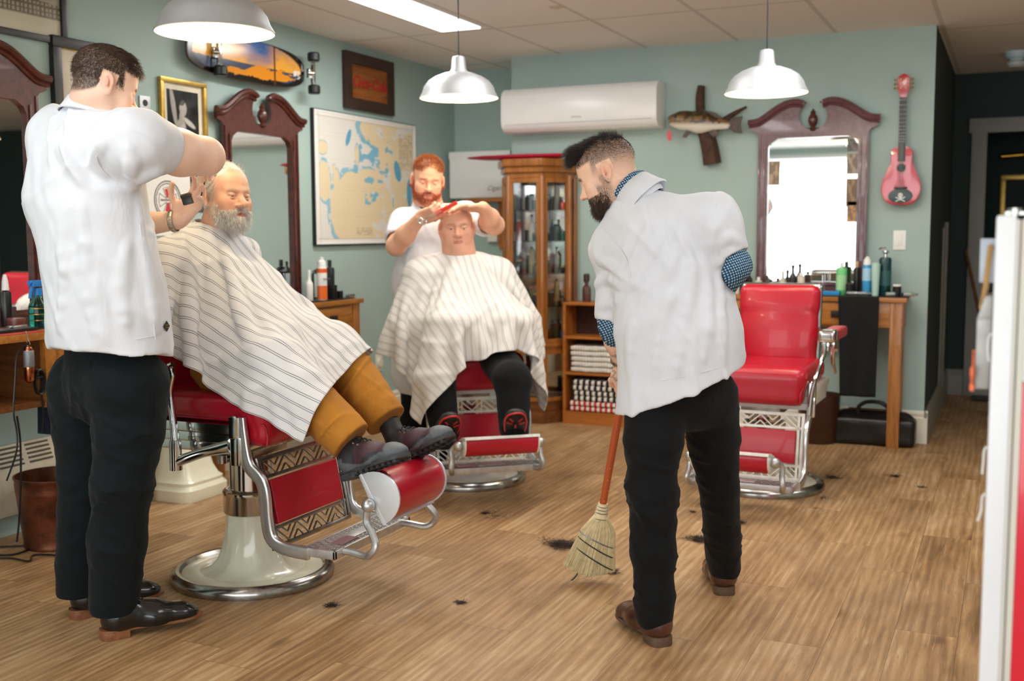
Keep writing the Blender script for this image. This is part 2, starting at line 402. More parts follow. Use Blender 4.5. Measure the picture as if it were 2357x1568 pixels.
M_oakd = wood('dark_oak', '#7d4a20', '#4e2a10', 'x', .4); M_mah = wood('mahogany', '#5a2a20', '#371411', 'z', .3, coat=.4)
M_mahp = wood('purple_mahogany', '#6d4549', '#4f2d33', 'z', .28, coat=.5)
M_curio = wood('honey_oak', '#a8682a', '#7a4514', 'z', .35); M_pine = wood('orange_pine', '#b8702c', '#93521a', 'x', .45)
M_mirror = mat('mirror_glass', '#f4f6f5', .015, 1., var=0)
def glassm(name, col='#ffffff', rough=.02, ior=1.45, al=1):
    t = NT(name); t.P(Base_Color=hx(col), Roughness=rough, Transmission_Weight=1., IOR=ior); return t.m
def thinglass(name):
    t = NT(name); tr = t.n('ShaderNodeBsdfTransparent'); gl = t.n('ShaderNodeBsdfGlossy'); gl.inputs['Roughness'].default_value = .03; mx = t.n('ShaderNodeMixShader'); fr = t.n('ShaderNodeFresnel'); fr.inputs[0].default_value = 1.5
    t.t.links.new(t.math('ADD', fr.outputs[0], .05), mx.inputs[0]); t.t.links.new(tr.outputs[0], mx.inputs[1]); t.t.links.new(gl.outputs[0], mx.inputs[2])
    t.t.links.new(mx.outputs[0], t.t.nodes['Material Output'].inputs[0]); return t.m
M_pane = thinglass('clear_pane')
# floor planks
def floor_mat():
    t = NT('oak_plank_floor'); o = t.obj(); sp = t.n('ShaderNodeSeparateXYZ'); t.set(sp.inputs[0], o); x, y = sp.outputs[0], sp.outputs[1]
    W, L = .1905, 1.22
    px = t.math('DIVIDE', t.math('ADD', x, .1165), W); row = t.math('FLOOR', px); fx = t.math('FRACT', px)
    wn = t.n('ShaderNodeTexWhiteNoise', noise_dimensions='1D'); t.set(wn.inputs['W'], row)
    py = t.math('DIVIDE', t.math('ADD', y, t.math('MULTIPLY', wn.outputs[0], 7.3)), L); col = t.math('FLOOR', py); fy = t.math('FRACT', py)
    cm = t.n('ShaderNodeCombineXYZ'); t.set(cm.inputs[0], row); t.set(cm.inputs[1], col); w2 = t.n('ShaderNodeTexWhiteNoise', noise_dimensions='2D'); t.set(w2.inputs['Vector'], cm.outputs[0])
    rnd = w2.outputs[0]
    def vec(sx, sy):
        c = t.n('ShaderNodeCombineXYZ'); t.set(c.inputs[0], t.math('MULTIPLY', x, sx)); t.set(c.inputs[1], t.math('MULTIPLY', y, sy)); t.set(c.inputs[2], t.math('MULTIPLY', rnd, 37)); return c.outputs[0]
    g1 = t.noise(vec(9, .9), 1.6, 6, .62, 1.8); g2 = t.noise(vec(70, 3.2), 1.5, 4, .7, .3); g3 = t.noise(vec(2.5, 1.2), 1.5, 3, .5, .6)
    wv = t.n('ShaderNodeTexWave', wave_type='BANDS', bands_direction='X'); t.set(wv.inputs['Vector'], vec(7, .55)); wv.inputs['Scale'].default_value = 1.4; wv.inputs['Distortion'].default_value = 9; wv.inputs['Detail'].default_value = 3; wv.inputs['Detail Scale'].default_value = .9
    f = t.math('ADD', t.math('MULTIPLY', g1, .5), t.math('ADD', t.math('MULTIPLY', g2, .34), t.math('MULTIPLY', wv.outputs['Fac'], .12)))
    f = t.math('ADD', f, t.math('MULTIPLY', t.math('SUBTRACT', g3, .5), .5)); f = t.math('ADD', f, t.math('MULTIPLY', t.math('SUBTRACT', rnd, .5), .10))
    c = t.ramp(f, [(.22, hx('#735536')), (.40, hx('#95724b')), (.56, hx('#b08c62')), (.74, hx('#ccb08a'))])
    # knots
    vo = t.n('ShaderNodeTexVoronoi', feature='F1'); t.set(vo.inputs['Vector'], vec(2.4, 1.05)); vo.inputs['Scale'].default_value = 1.25; vo.inputs['Randomness'].default_value = 1
    kn = t.ramp(t.math('ADD', vo.outputs['Distance'], t.math('MULTIPLY', t.math('SUBTRACT', g1, .5), .10)), [(.03, (1, 1, 1)), (.10, (0, 0, 0))])
    c = t.mix(t.math('MULTIPLY', kn, .75), c, hx('#56361c'))
    dk = t.ramp(t.noise(vec(16, .7), 1.9, 4, .6, 1.), [(.62, (0, 0, 0)), (.75, (1, 1, 1))]); c = t.mix(t.math('MULTIPLY', dk, .30), c, hx('#6b4828')); fl_ = t.ramp(t.noise(vec(95, 5.5), 2.2, 3, .65, .4), [(.60, (0, 0, 0)), (.70, (1, 1, 1))]); c = t.mix(t.math('MULTIPLY', fl_, .42), c, hx('#5f4226')); hl = t.ramp(t.noise(vec(60, 2.6), 1.9, 3, .6, .4), [(.58, (0, 0, 0)), (.72, (1, 1, 1))]); c = t.mix(t.math('MULTIPLY', hl, .30), c, hx('#d9c09a'))
    sx = t.math('MULTIPLY', t.math('SUBTRACT', .5, t.math('ABSOLUTE', t.math('SUBTRACT', fx, .5))), W); sy = t.math('MULTIPLY', t.math('SUBTRACT', .5, t.math('ABSOLUTE', t.math('SUBTRACT', fy, .5))), L)
    sm = t.math('LESS_THAN', t.math('MINIMUM', sx, sy), .0011); c = t.mix(t.math('MULTIPLY', sm, .6), c, hx('#4d3018'))
    wear = t.noise(o, .9, 4, .6); c = t.mix(t.math('MULTIPLY', t.ramp(wear, [(.5, (0, 0, 0)), (.75, (1, 1, 1))]), .25), c, hx('#cdb193'))
    t.P(Base_Color=c, Roughness=t.math('ADD', .36, t.math('MULTIPLY', g2, .22)), Specular_IOR_Level=.45, Normal=t.bump(t.math('SUBTRACT', g2, t.math('MULTIPLY', sm, 2)), .12, .0015)); return t.m
def ceil_mat():
    t = NT('ceiling_tile'); o = t.obj(); sp = t.n('ShaderNodeSeparateXYZ'); t.set(sp.inputs[0], o)
    fx = t.math('FRACT', t.math('DIVIDE', t.math('ADD', sp.outputs[0], .432), .607)); fy = t.math('FRACT', t.math('DIVIDE', t.math('SUBTRACT', sp.outputs[1], 6.03), 1.214))
    dx = t.math('MULTIPLY', t.math('SUBTRACT', .5, t.math('ABSOLUTE', t.math('SUBTRACT', fx, .5))), .607); dy = t.math('MULTIPLY', t.math('SUBTRACT', .5, t.math('ABSOLUTE', t.math('SUBTRACT', fy, .5))), 1.214)
    m = t.math('MINIMUM', dx, dy); ln = t.math('LESS_THAN', m, .010); sh = t.math('LESS_THAN', m, .013); n = t.noise(o, 160, 3, .7)
    c = t.mix(ln, t.ramp(n, [(.3, hx('#efece8')), (.7, hx('#f6f4f0'))]), hx('#d8d5d0')); c = t.mix(t.math('MULTIPLY', t.math('SUBTRACT', sh, ln), .45), c, hx('#a5a19c'))
    st = t.n('ShaderNodeVectorMath', operation='DISTANCE'); t.set(st.inputs[0], o); st.inputs[1].default_value = (-2.30, 5.62, 2.51)
    sr = t.math('ADD', st.outputs['Value'], t.math('MULTIPLY', t.noise(o, 14, 3), .12)); c = t.mix(t.ramp(sr, [(.09, (.5, .5, .5)), (.115, (0, 0, 0))]), c, hx('#c4a77e'))
    t.P(Base_Color=c, Roughness=.9, Normal=t.bump(t.math('ADD', t.math('MULTIPLY', n, .25), ln), .3, .003)); return t.m
def S(name, fn, mt):
    m = MB(); fn(m); o = m.build(name, mt); o['kind'] = 'structure'; return o
S('floor', lambda m: m.bb(-4.1, 3.4, -2.5, 12, -.1, 0), floor_mat())
S('ceiling', lambda m: m.bb(-4.1, 3.4, -2.5, 12, CEIL, CEIL+.1), ceil_mat())
S('wall_left', lambda m: m.bb(LW-.12, LW, -2.5, 7.66, 0, CEIL), M_wall)
S('wall_recess', lambda m: m.bb(LW, -3.23, 7.54, 7.66, 0, CEIL), M_wall)
S('wall_back', lambda m: m.bb(-3.23, -.462, BW, 7.66, 0, CEIL), M_wall)
S('wall_hall_left', lambda m: m.bb(-3.2, -.461, 7.66, 9.34, 0, CEIL).bb(-.465, -.460, BW+.004, 9.34, 0, CEIL), M_hallshade)  # dark skin on the corner face stands in for its shade
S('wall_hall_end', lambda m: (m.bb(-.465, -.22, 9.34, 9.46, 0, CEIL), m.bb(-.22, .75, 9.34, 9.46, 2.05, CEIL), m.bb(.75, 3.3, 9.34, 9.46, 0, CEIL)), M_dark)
S('wall_far', lambda m: m.bb(-1.5, 3.3, 11.0, 11.1, 0, CEIL), mat('deep_teal_paint', '#16342f', .7, var=.04))
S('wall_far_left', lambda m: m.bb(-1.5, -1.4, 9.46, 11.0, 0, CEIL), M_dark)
S('wall_right', lambda m: m.bb(3.2, 3.3, -2.5, 11, 0, CEIL), M_wall)
S('wall_front', lambda m: (m.bb(LW, 3.2, -2.5, -2.38, 0, .35), m.bb(LW, 3.2, -2.5, -2.38, 2.42, CEIL), m.bb(LW, -3.75, -2.5, -2.38, .35, 2.42), m.bb(2.4, 3.2, -2.5, -2.38, .35, 2.42)), M_wall)
for i, (a, b) in enumerate(((-3.75, -.75), (-.75, 2.4))):
    w = thing('window_%d' % (i+1), None, None, ((a+b)/2, -2.44, .35)); w['kind'] = 'structure'
    m = MB(); [m.bb(x0, x1, -.03, .03, z0, z1) for x0, x1, z0, z1 in ((-1.55+.03, 1.5, 0, .06), (-1.5, 1.5, 2.01, 2.07), (-1.5, -1.45, 0, 2.07), (1.45, 1.5, 0, 2.07))]; m.build('window_frame', M_white, w)
    m = MB(); m.bb(-1.45, 1.45, -.004, .004, .06, 2.01); m.build('window_pane', M_pane, w)
def baseboard(name, prof_pts, mt):
    """prof_pts: list of xy points of the wall line, board stands to the right of travel"""
    m = MB(); (x0, y0), (x1, y1) = prof_pts; d = Vector((x1-x0, y1-y0, 0)); L = d.length; nrm = Vector((d.y, -d.x, 0)).normalized()
    out = [(0, 0), (.022, 0), (.022, .155), (.014, .165), (.018, .175), (.018, .185), (.006, .20), (0, .20)]
    T = frameM((x0, y0, 0), nrm, (0, 0, 1)); m.prism(out, -L, T)
    # flip if extruded the wrong way
    o = m.build(name, mt); o['kind'] = 'structure'
    return o
baseboard('baseboard_back', [(-3.20, BW), (-.44, BW)], M_trim)
baseboard('baseboard_hall', [(-.46, BW-.02), (-.46, 9.33)], mat('shade_tinted_hall_trim', '#8d8878', .5, var=.03))  # trim colour darkened, hall shade painted in
baseboard('baseboard_end', [(-.46, 9.34), (-.3, 9.34)], M_gtrim)
baseboard('baseboard_left', [(LW, 3.70), (LW, 7.54)], M_trim)
m = MB(); m.bb(-.325, -.215, 9.30, 9.34, 0, 2.05, .004).bb(-.345, .87, 9.29, 9.34, 2.05, 2.16, .004).bb(.75, .85, 9.30, 9.34, 0, 2.05, .004); m.build('door_1', M_gtrim)['kind'] = 'structure'
m = MB(); m.bb(-.46, -.445, 8.35, 8.42, .0, 1.32, .003).bb(-.46, -.435, 8.55, 8.66, 0, 1.36, .003); m.build('trim_1', mat('dim_grey_trim', '#7c7b72', .5))['kind'] = 'structure'
m = MB(); m.bb(LW, -3.23, 7.40, 7.54, 2.44, CEIL); 
m.bm.free()
# ---------------------------------------------------------------- daylight through the shop front, one real ceiling panel, added fill panels
wd = bpy.data.worlds.new('sky'); SC.world = wd; wd.use_nodes = True; wd.node_tree.nodes['Background'].inputs[0].default_value = (.93, .97, 1, 1); wd.node_tree.nodes['Background'].inputs[1].default_value = 2.2
def area(name, loc, rot, sx, sy, e, col=(1, 1, 1)):
    l = bpy.data.lights.new(name, 'AREA'); l.shape = 'RECTANGLE'; l.size = sx; l.size_y = sy; l.energy = e; l.color = col
    o = bpy.data.objects.new(name, l); COL.objects.link(o); o.location = loc; o.rotation_euler = rot; return o
area('daylight', (-.65, -2.25, 1.35), (-PI/2-.42, 0, PI), 6.0, 2.0, 122, (.93, .97, 1.0))
area('daylight', (3.1, 1.6, 1.45), (PI/2, 0, PI/2), 3.4, 1.9, 6, (.95, .98, 1.0))
M_tube = emis('fluorescent_diffuser', '#ffffff', 7.)
def troffer(y0, x0, label):
    t = thing('real_or_added_panel', label, 'ceiling light', (x0+.13, y0+.6, CEIL-.012)); m = MB()
    m.bb(-.15, .15, -.615, .615, .002, .012).build('frame', M_white, t); m = MB(); m.bb(-.128, .128, -.60, .60, -.003, .002, .002); m.build('diffuser', M_tube, t)
troffer(4.72, -3.16, 'long glowing fluorescent panel set in the ceiling tiles near the left wall')
area('panel_or_fill_light', (-3.03, 5.32, CEIL-.03), (0, 0, 0), .25, 1.2, 16, (1, .98, .94))
for k_, (x_, y_) in enumerate(((-2.55, 1.3), (-1.95, 4.62), (-.73, 5.05), (.48, 3.0), (1.7, 5.2))):
    troffer(y_-.6, x_-.13, 'added unseen ceiling panel to even the light, number %s from the left wall' % ('one', 'two', 'three', 'four', 'five')[k_]); area('panel_or_fill_light', (x_, y_, CEIL-.03), (0, 0, 0), 1.1, 1.4, (14, 8, 14, 14, 14)[k_], (1, .985, .96))  # unseen panels and area lights added to even out the room light
# ---------------------------------------------------------------- pendant lamps
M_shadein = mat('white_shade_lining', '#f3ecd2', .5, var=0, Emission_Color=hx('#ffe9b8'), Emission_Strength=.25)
M_bulb = emis('lit_bulb', '#ffe6b0', 9.)
def pendant():
    t = thing('pendant_lamp', '', 'pendant lamp'); R = .2
    pr = [(.040, .135), (.044, .125), (.075, .119), (.12, .102), (.155, .080), (.177, .052), (.186, .024), (R, .0), (R+.002, -.004)]
    m = MB(); m.lathe(pr, n=48); o = m.build('shade', M_alu, t, sharp=60)
    m = MB(); m.lathe([(r-.003, z-.002) for r, z in pr[1:]], n=48); m.build('shade_lining', M_shadein, o, sharp=60)
    m = MB(); m.lathe([(0, .205), (.018, .205), (.03, .201), (.034, .194), (.039, .140), (.046, .130), (.048, .122)], n=32); m.build('lamp_cap', M_alu, t)
    m = MB(); m.cyl((0, 0, .20), (0, 0, CEIL-1.985), .0035, n=8); m.build('cord', M_black, t)
    m = MB(); m.sph((0, 0, .045), (.032, .032, .036)).cyl((0, 0, .07), (0, 0, .12), .014); m.build('bulb', M_bulb, t); return t
p0 = pendant(); first = True
for (x, y, z, lb) in ((-2.50, 3.05, 1.985, 'large-looking aluminium pendant lamp above the barber in the white shirt at left'),
                      (-2.594, 5.04, 1.985, 'aluminium pendant lamp hanging in front of the recessed wall corner, left of the air conditioner'),
                      (-1.126, 5.46, 1.975, 'aluminium pendant lamp hanging in front of the fish mount and the right mirror')):
    o = p0 if first else copy_tree(p0); first = False; o.location = (x, y, z); o['label'] = lb; o['group'] = 'aluminium pendant lamps'
    l = bpy.data.lights.new('bulb_glow', 'POINT'); l.energy = 9; l.color = (1, .83, .58); l.shadow_soft_size = .04; q = bpy.data.objects.new('bulb_glow', l); COL.objects.link(q); q.location = (x, y, z-.02)
# ---------------------------------------------------------------- broken-pediment mirrors
def mirror_thing(woodm):
    t = thing('wall_mirror', '', 'mirror'); cc, R = (0, .055), .085
    right = [(R*math.cos(a), cc[1]+R*math.sin(a)) for a in [math.radians(-90+q) for q in range(0, 127, 9)]]
    top = [(.066, .134), (.10, .140), (.15, .133), (.20, .114), (.25, .083), (.30, .049), (.345, .030), (.385, .026), (.385, -.02), (.345, -.035), (.335, -.05)]
    half = right+top+[(.335, -1.05)]; out = half+[(-x, y) for x, y in half[::-1]][:-1]
    hole = [(-.272, -.97), (.272, -.97), (.272, -.13), (.255, -.10), (.215, -.075), (-.215, -.075), (-.255, -.10), (-.272, -.13)]
    m = MB(); m.prism(out, .022, holes=(hole,)); f = m.build('frame', woodm, t)
    m = MB()
    for s in (1, -1):
        pts = [(.060*s, .134, .03), (.10*s, .147, .03), (.15*s, .142, .03), (.20*s, .123, .03), (.25*s, .092, .03), (.30*s, .058, .03), (.345*s, .036, .03), (.40*s, .030, .03)]
        m.tube(pts, .018, n=8, flat=.8, upv=(0, 0, 1), smooth=3); m.tube([(x*.985, y-.026, z-.006) for x, y, z in pts], .011, n=6, smooth=3)
        m.cyl((.052*s, .125, .03), (.058*s, .134, .03), .018)
    m.build('crest_moulding', woodm, t)
    m = MB()
    for s in (1, -1): m.box((.29*s, -.53, .024), (.012, .88, .012), .004).box((.325*s, -.53, .024), (.012, .96, .01), .004)
    m.box((0, -.985, .026), (.60, .016, .012), .004); m.build('bead_moulding', woodm, t)
    m = MB(); Mx = Matrix.Rotation(-PI/2, 4, 'X'); m.lathe([(0, -.075), (.016, -.07), (.02, -.062), (.012, -.05), (.024, -.03), (.03, -.01), (.027, .012), (.014, .032), (.018, .04), (.008, .055), (0, .068)], (0, .035, .022), n=20, Mx=Mx); m.build('finial', M_mah, t)
    m = MB(); m.quad([(-.275, -.975, .004), (.275, -.975, .004), (.275, -.07, .004), (-.275, -.07, .004)]); m.build('mirror_glass', M_mirror, t)
    m = MB(); m.box((0, -.53, -.006), (.66, 1.03, .008)); m.build('backing', M_black, t); return t
LROT, BROT = (PI/2, 0, PI/2), (PI/2, 0, 0)
def place(o, loc, rot, label, group=None):
    o.location = loc; o.rotation_euler = rot; o['label'] = label
    if group: o['group'] = group
    FR[o.name] = Matrix.Translation(Vector(loc)) @ o.rotation_euler.to_matrix().to_4x4(); return o
ma = mirror_thing(M_mah); place(ma, (LW+.03, 5.10, 1.93), LROT, 'mahogany pediment mirror on the left wall beside the sea chart')
mb_ = copy_tree(ma); place(mb_, (LW+.03, 3.20, 1.945), LROT, 'mahogany mirror at the left edge of the picture under the group photograph')
mc = mirror_thing(M_mahp); place(mc, (-1.158, BW-.03, 1.955), BROT, 'purple-brown pediment mirror on the back wall with cards tucked in its frame')
# ---------------------------------------------------------------- things on the walls
def art(name, w, h, nx, ny, fn, parent, z=.001, mt=None, loc=(0, 0)):
    u, v = np.meshgrid(np.linspace(0, 1, nx), np.linspace(0, 1, ny)); U, Vv = u.ravel(), v.ravel()
    P_ = np.stack([(U-.5)*w+loc[0], (Vv-.5)*h+loc[1], np.full(U.shape, z)], 1); i = np.arange(nx*ny).reshape(ny, nx)
    Q = np.stack([i[:-1, :-1], i[:-1, 1:], i[1:, 1:], i[1:, :-1]], -1).reshape(-1, 4)
    return mesh_np(name, P_, Q, mt or M_print, parent, cols=fn(U, Vv))
M_print = vcol('printed_paper', .55); M_photo = vcol('glossy_photo', .25)
M_goldf = mat('gold_leaf_frame', '#b9974a', .35, .7, var=.12, vs=20); M_blackf = mat('black_frame', '#15110f', .35, var=.05)
H = lambda s: np.array(hx(s)[:3])
def mixc(a, b, t): t = np.clip(t, 0, 1)[:, None]; return a*(1-t)+b*t
def n2(U, V, s, o=0.): return vn(np.stack([U*s+o, V*s+o*1.7, np.full(U.shape, o+.5)], 1))
def fb(U, V, s, o=0., k=4): return sum(n2(U, V, s*2**i, o+i*3.1)*.5**i for i in range(k))
def blob(U, V, x, y, rx, ry, a=0.):
    c, s_ = math.cos(a), math.sin(a); dx, dy = U-x, V-y; return 1-np.sqrt(((dx*c+dy*s_)/rx)**2+((-dx*s_+dy*c)/ry)**2)
def frame4(m, w, h, b, d, z0=0., bev=.003):
    m.box((0, (h-b)/2, z0+d/2), (w, b, d), bev).box((0, -(h-b)/2, z0+d/2), (w, b, d), bev).box(((w-b)/2, 0, z0+d/2), (b, h-2*b+.001, d), bev).box((-(w-b)/2, 0, z0+d/2), (b, h-2*b+.001, d), bev); return m
# sea chart
def chart(U, V):
    n = fb(U, V, 5, 2.)*.11+fb(U, V, 22, 5., 2)*.03; n2_ = fb(U, V, 26, 8., 2)
    L = np.maximum.reduce([blob(U, V, .33, .28, .22, .30), blob(U, V, .48, .45, .14, .16), blob(U, V, .60, .22, .16, .30), blob(U, V, .52, .10, .34, .12), blob(U, V, .85, .72, .30, .40), blob(U, V, .70, .92, .30, .18), blob(U, V, .88, .28, .14, .36), blob(U, V, .07, .47, .06, .16), blob(U, V, .18, .50, .035, .08), blob(U, V, .06, .73, .045, .05), blob(U, V, .38, .70, .022, .09), blob(U, V, .16, .58, .02, .03)])+n
    c = mixc(H('#e4e0d8')+0*U[:, None], H('#8fbfd0'), np.where((L > -.13) & (L < .02), 1., 0)*np.where(n2_ > -.25, 1, .2))
    ch = (fb(U, V, 15, 11., 3) > .02) & (blob(U, V, .55, .68, .16, .40, -.35) > -.1); c = mixc(c, H('#7fb7cf'), ch*1.)
    land = (L > .02) & ~((fb(U, V, 16, 4., 3) > .30) & (U > .45)); c = mixc(c, H('#e8d4ae'), land*1.)
    c = mixc(c, H('#5aa4c8'), ((blob(U, V, .80, .60, .035, .09, .2) > 0) | (blob(U, V, .30, .83, .02, .07, -.3) > 0) | (blob(U, V, .93, .42, .03, .12) > 0))*1.)
    c = mixc(c, H('#b9b2a8'), (((U*40 % 1) < .05) | ((V*34 % 1) < .05))*.22)
    tx = ((U > .82) & (U < .97) & (V > .62) & (V < .92)) | ((U > .36) & (U < .52) & (V > .06) & (V < .12)); c = mixc(c, H('#9c8f78'), (tx & ((V*90 % 1) < .45) & (n2(U, V, 60, 1.) > -.2))*.75)
    e = (U < .03) | (U > .97) | (V < .03) | (V > .97); c = mixc(c, H('#ece8df'), e*1.); e2 = ((np.abs(U-.03) < .002) | (np.abs(U-.97) < .002) | (np.abs(V-.03) < .0025) | (np.abs(V-.97) < .0025)); return mixc(c, H('#9a958a'), e2*.7)
a0, a1 = atX(722, 253, LW+.03), atX(957, 283, LW+.03); a2 = atX(735, 567, LW+.03)
W_, H_ = a1.y-a0.y, a0.z-a2.z+.01
t = thing('sea_chart', 'large framed sea chart with tan land and blue shallows on the left wall', 'map', (LW+.002, (a0.y+a1.y)/2, (a0.z+a2.z)/2+.01), rot=LROT)
m = MB(); m.box((0, 0, .012), (W_, H_, .024), .002).build('frame', M_blackf, t); m = MB(); frame4(m, W_-.012, H_-.012, .012, .006, .022, .001).build('mat_border', M_white, t)
art('chart_print', W_-.03, H_-.03, 240, 200, chart, t, .0255)
# cola crate sign
def crate(U, V):
    g = fb(U*.25, V*3, 12, 3.); c = mixc(H('#9a571f')+0*U[:, None], H('#552a10'), g*.9+.35); d = blob(U, V, .5, .5, .55, .5); return mixc(c, H('#a5621f'), (d > 0)*.3)
a0, a1 = atX(795, 122, LW+.03), atX(908, 262, LW+.03); W_, H_ = a1.y-a0.y, .36
t = thing('crate_sign', 'old wooden crate panel with red cola lettering, hung high above the sea chart', 'sign', (LW+.002, (a0.y+a1.y)/2, 2.275), rot=LROT)
m = MB(); frame4(m, W_, H_, .072, .032).build('frame', wood('very_dark_wood', '#3a2013', '#22110a', 'x', .6), t); m = MB(); m.box((0, 0, .008), (W_-.13, H_-.1, .014)).build('panel', M_oakd, t)
art('painted_board', W_-.145, H_-.145, 80, 40, crate, t, .0165); text('lettering', 'Coca-Cola', .096, mat('faded_red_paint', '#b4281c', .6, var=.15, vs=30), t, Matrix.Translation((0, .0, .0205)), .001, .35, .0025)
# skateboard
def deckart(U, V):
    sky = mixc(H('#e8a53c')+0*U[:, None], H('#2f5f9e'), (V-.45)*1.6+fb(U, V*.6, 5, 2.)*.5); c = mixc(sky, H('#f7d27a'), blob(U, V, .2, .85, .2, .35)*1.5); c = mixc(c, H('#3b4658'), (V < .42)*1.)
    c = mixc(c, H('#d98a1d'), (blob(U, V, .62, .26, .30, .14, .3)+fb(U, V, 9, 7.)*.4 > 0)*1.); c = mixc(c, H('#1b120c'), (V < .14+fb(U, V, 10, 1.)*.06)*1.); c = mixc(c, H('#5d2f12'), (np.abs(U-.72) < .008)*1.)
    c = mixc(c, H('#18100c'), (blob(U, V, .5, .5, .52, .56) < .10)*1.); c = mixc(c, H('#e6e3de'), ((blob(U, V, .93, .42, .035, .13) > 0) & (fb(U, V, 30, 2.) > 0))*1.); return c
def deck_outline(L, Wd, n=40):
    o = []
    for i in range(n*2):
        a = 2*PI*i/(2*n); c, s_ = math.cos(a), math.sin(a); o.append((L/2*math.copysign(abs(c)**.75, c), Wd/2*math.copysign(abs(s_)**.62, s_)))
    return o
L = 1.02; t = thing('longboard', 'longboard skateboard with painted sunset deck and black wheels, mounted on the left wall', 'skateboard', (LW+.002, 4.99, 2.245), rot=LROT)
m = MB(); m.prism(deck_outline(L, .235), .012, Matrix.Translation((0, 0, .05)), .003).build('deck', mat('maple_edge', '#3a2415', .4), t)
nx, ny = 200, 50; u, v = np.meshgrid(np.linspace(0, 1, nx), np.linspace(-1, 1, ny)); U = u.ravel(); xx = (U-.5)*L*.985; wv = .1175*.97*np.clip(1-np.abs(2*xx/L)**(2/.75), 0, 1)**(.62/2); yy = v.ravel()*wv
i = np.arange(nx*ny).reshape(ny, nx); Q = np.stack([i[:-1, :-1], i[:-1, 1:], i[1:, 1:], i[1:, :-1]], -1).reshape(-1, 4); mesh_np('deck_graphic', np.stack([xx, yy, np.full(U.shape, .0628)], 1), Q, vcol('glossy_deck_art', .15), t, cols=deckart(U, yy/.235+.5))
for k, x in enumerate((-.30, .55)):
    m = MB(); m.box((x-.0, 0, .075), (.05, .055, .02), .006).box((x, 0, .095), (.022, .13, .022), .006).cyl((x, -.12, .10), (x, .12, .10), .004).cyl((x-.03, 0, .08), (x, 0, .10), .012); tr = m.build('truck', M_chrome, t)
    for s in (-1, 1):
        m = MB(); m.lathe([(0, -.026), (.03, -.026), (.036, -.018), (.036, .018), (.03, .026), (0, .026)], (x, s*.095, .10), 24, Matrix.Rotation(PI/2, 4, 'X')).build('wheel', M_blackp, t)
m = MB(); m.cyl((-.3, 0, -.0), (-.3, 0, .05), .01).cyl((.3, 0, 0), (.3, 0, .05), .01).build('wall_bracket', M_black, t)
# group photograph
def grp(U, V):
    c = mixc(H('#9d957f')+0*U[:, None], H('#6b6250'), fb(U, V, 6, 1.)*.8+.3); win = ((U*7 % 1) < .5) & ((V*5 % 1) < .6) & (V > .55); c = mixc(c, H('#4a4335'), win*.6)
    crowd = (V > .28) & (V < .72-.25*U); f = (np.abs((U*34 % 1)-.5) < .3) & (np.abs((V*14 % 1)-.5) < .3); c = mixc(c, H('#4b4636'), crowd*.85); c = mixc(c, H('#b3a98c'), (crowd & f)*.6); return mixc(c, H('#c9c0a5'), (V < .26)*.7)
t = thing('group_photograph', 'black-framed sepia photograph of a large group, top left corner of the picture', 'picture', (LW+.002, 3.345, 2.315), rot=LROT)
m = MB(); frame4(m, .80, .345, .028, .022).build('frame', M_blackf, t); art('photo_print', .75, .295, 160, 60, grp, t, .008, M_photo)
m = MB(); m.box((0, 0, .004), (.76, .31, .006)).build('backing', M_black, t)
# black framed certificate behind the barber's head
t = thing('framed_certificate', 'black frame with beaded cream mat, mostly behind the head of the barber at left', 'picture', (LW+.002, 3.86, 1.98), rot=LROT)
m = MB(); frame4(m, .42, .40, .05, .03, 0, .008).build('frame', M_blackf, t); m = MB(); m.box((0, 0, .006), (.34, .32, .006)).build('mat_board', mat('cream_mat', '#d9d0bd', .7), t)
m = MB(); frame4(m, .325, .305, .007, .008, .006, .003).build('beaded_edge', M_goldf, t); art('certificate_print', .2, .2, 30, 30, lambda U, V: mixc(H('#cfc6b2')+0*U[:, None], H('#55504a'), ((V*9 % 1) < .3)*.6), t, .0095)
# outlet
t = thing('wall_outlet', 'double electrical outlet with steel plate between the head and the gold-framed photo', 'outlet', (LW+.002, 4.232, 1.918), rot=LROT)
m = MB(); m.box((0, 0, .003), (.072, .115, .006), .002).build('plate', M_alu, t); m = MB(); m.lathe([(0, .009), (.015, .009), (.017, .005)], (0, .024, 0), 20).lathe([(0, .009), (.015, .009), (.017, .005)], (0, -.024, 0), 20).build('socket', M_blackp, t)
# gold framed portrait
def port(U, V):
    c = H('#1c1b1b')+.02*fb(U, V, 6)[:, None]; f = np.maximum.reduce([blob(U, V, .50, .73, .13, .14), blob(U, V, .40, .42, .20, .16, .3), blob(U, V, .20, .75, .08, .36, .25), blob(U, V, .45, .58, .09, .12), blob(U, V, .68, .52, .24, .05, -.35)])
    s = np.clip(f*4, 0, 1)*(.55+.45*np.clip((U-.2)*1.2+fb(U, V, 7, 2.)*.4, 0, 1)); c = mixc(c, H('#cfcac2'), s); c = mixc(c, H('#2a2827'), (blob(U, V, .45, .84, .12, .07) > 0)*.8)
    return mixc(c, H('#b9b4ac'), ((U > .55) & (U < .9) & (V > .12) & (V < .3) & ((V*40 % 1) < .3) & (n2(U, V, 30) > -.1))*.8)
t = thing('framed_portrait', 'gold-framed black and white photo of a figure with raised arm on the left wall', 'picture', (LW+.002, 4.50, 1.865), rot=LROT)
m = MB(); frame4(m, .345, .44, .024, .024, 0, .006).build('frame', M_goldf, t); m = MB(); m.box((0, 0, .004), (.31, .41, .006)).build('mat_board', mat('ivory_mat', '#e2d9c2', .7), t); art('photo_print', .235, .33, 70, 96, port, t, .0078, M_photo)
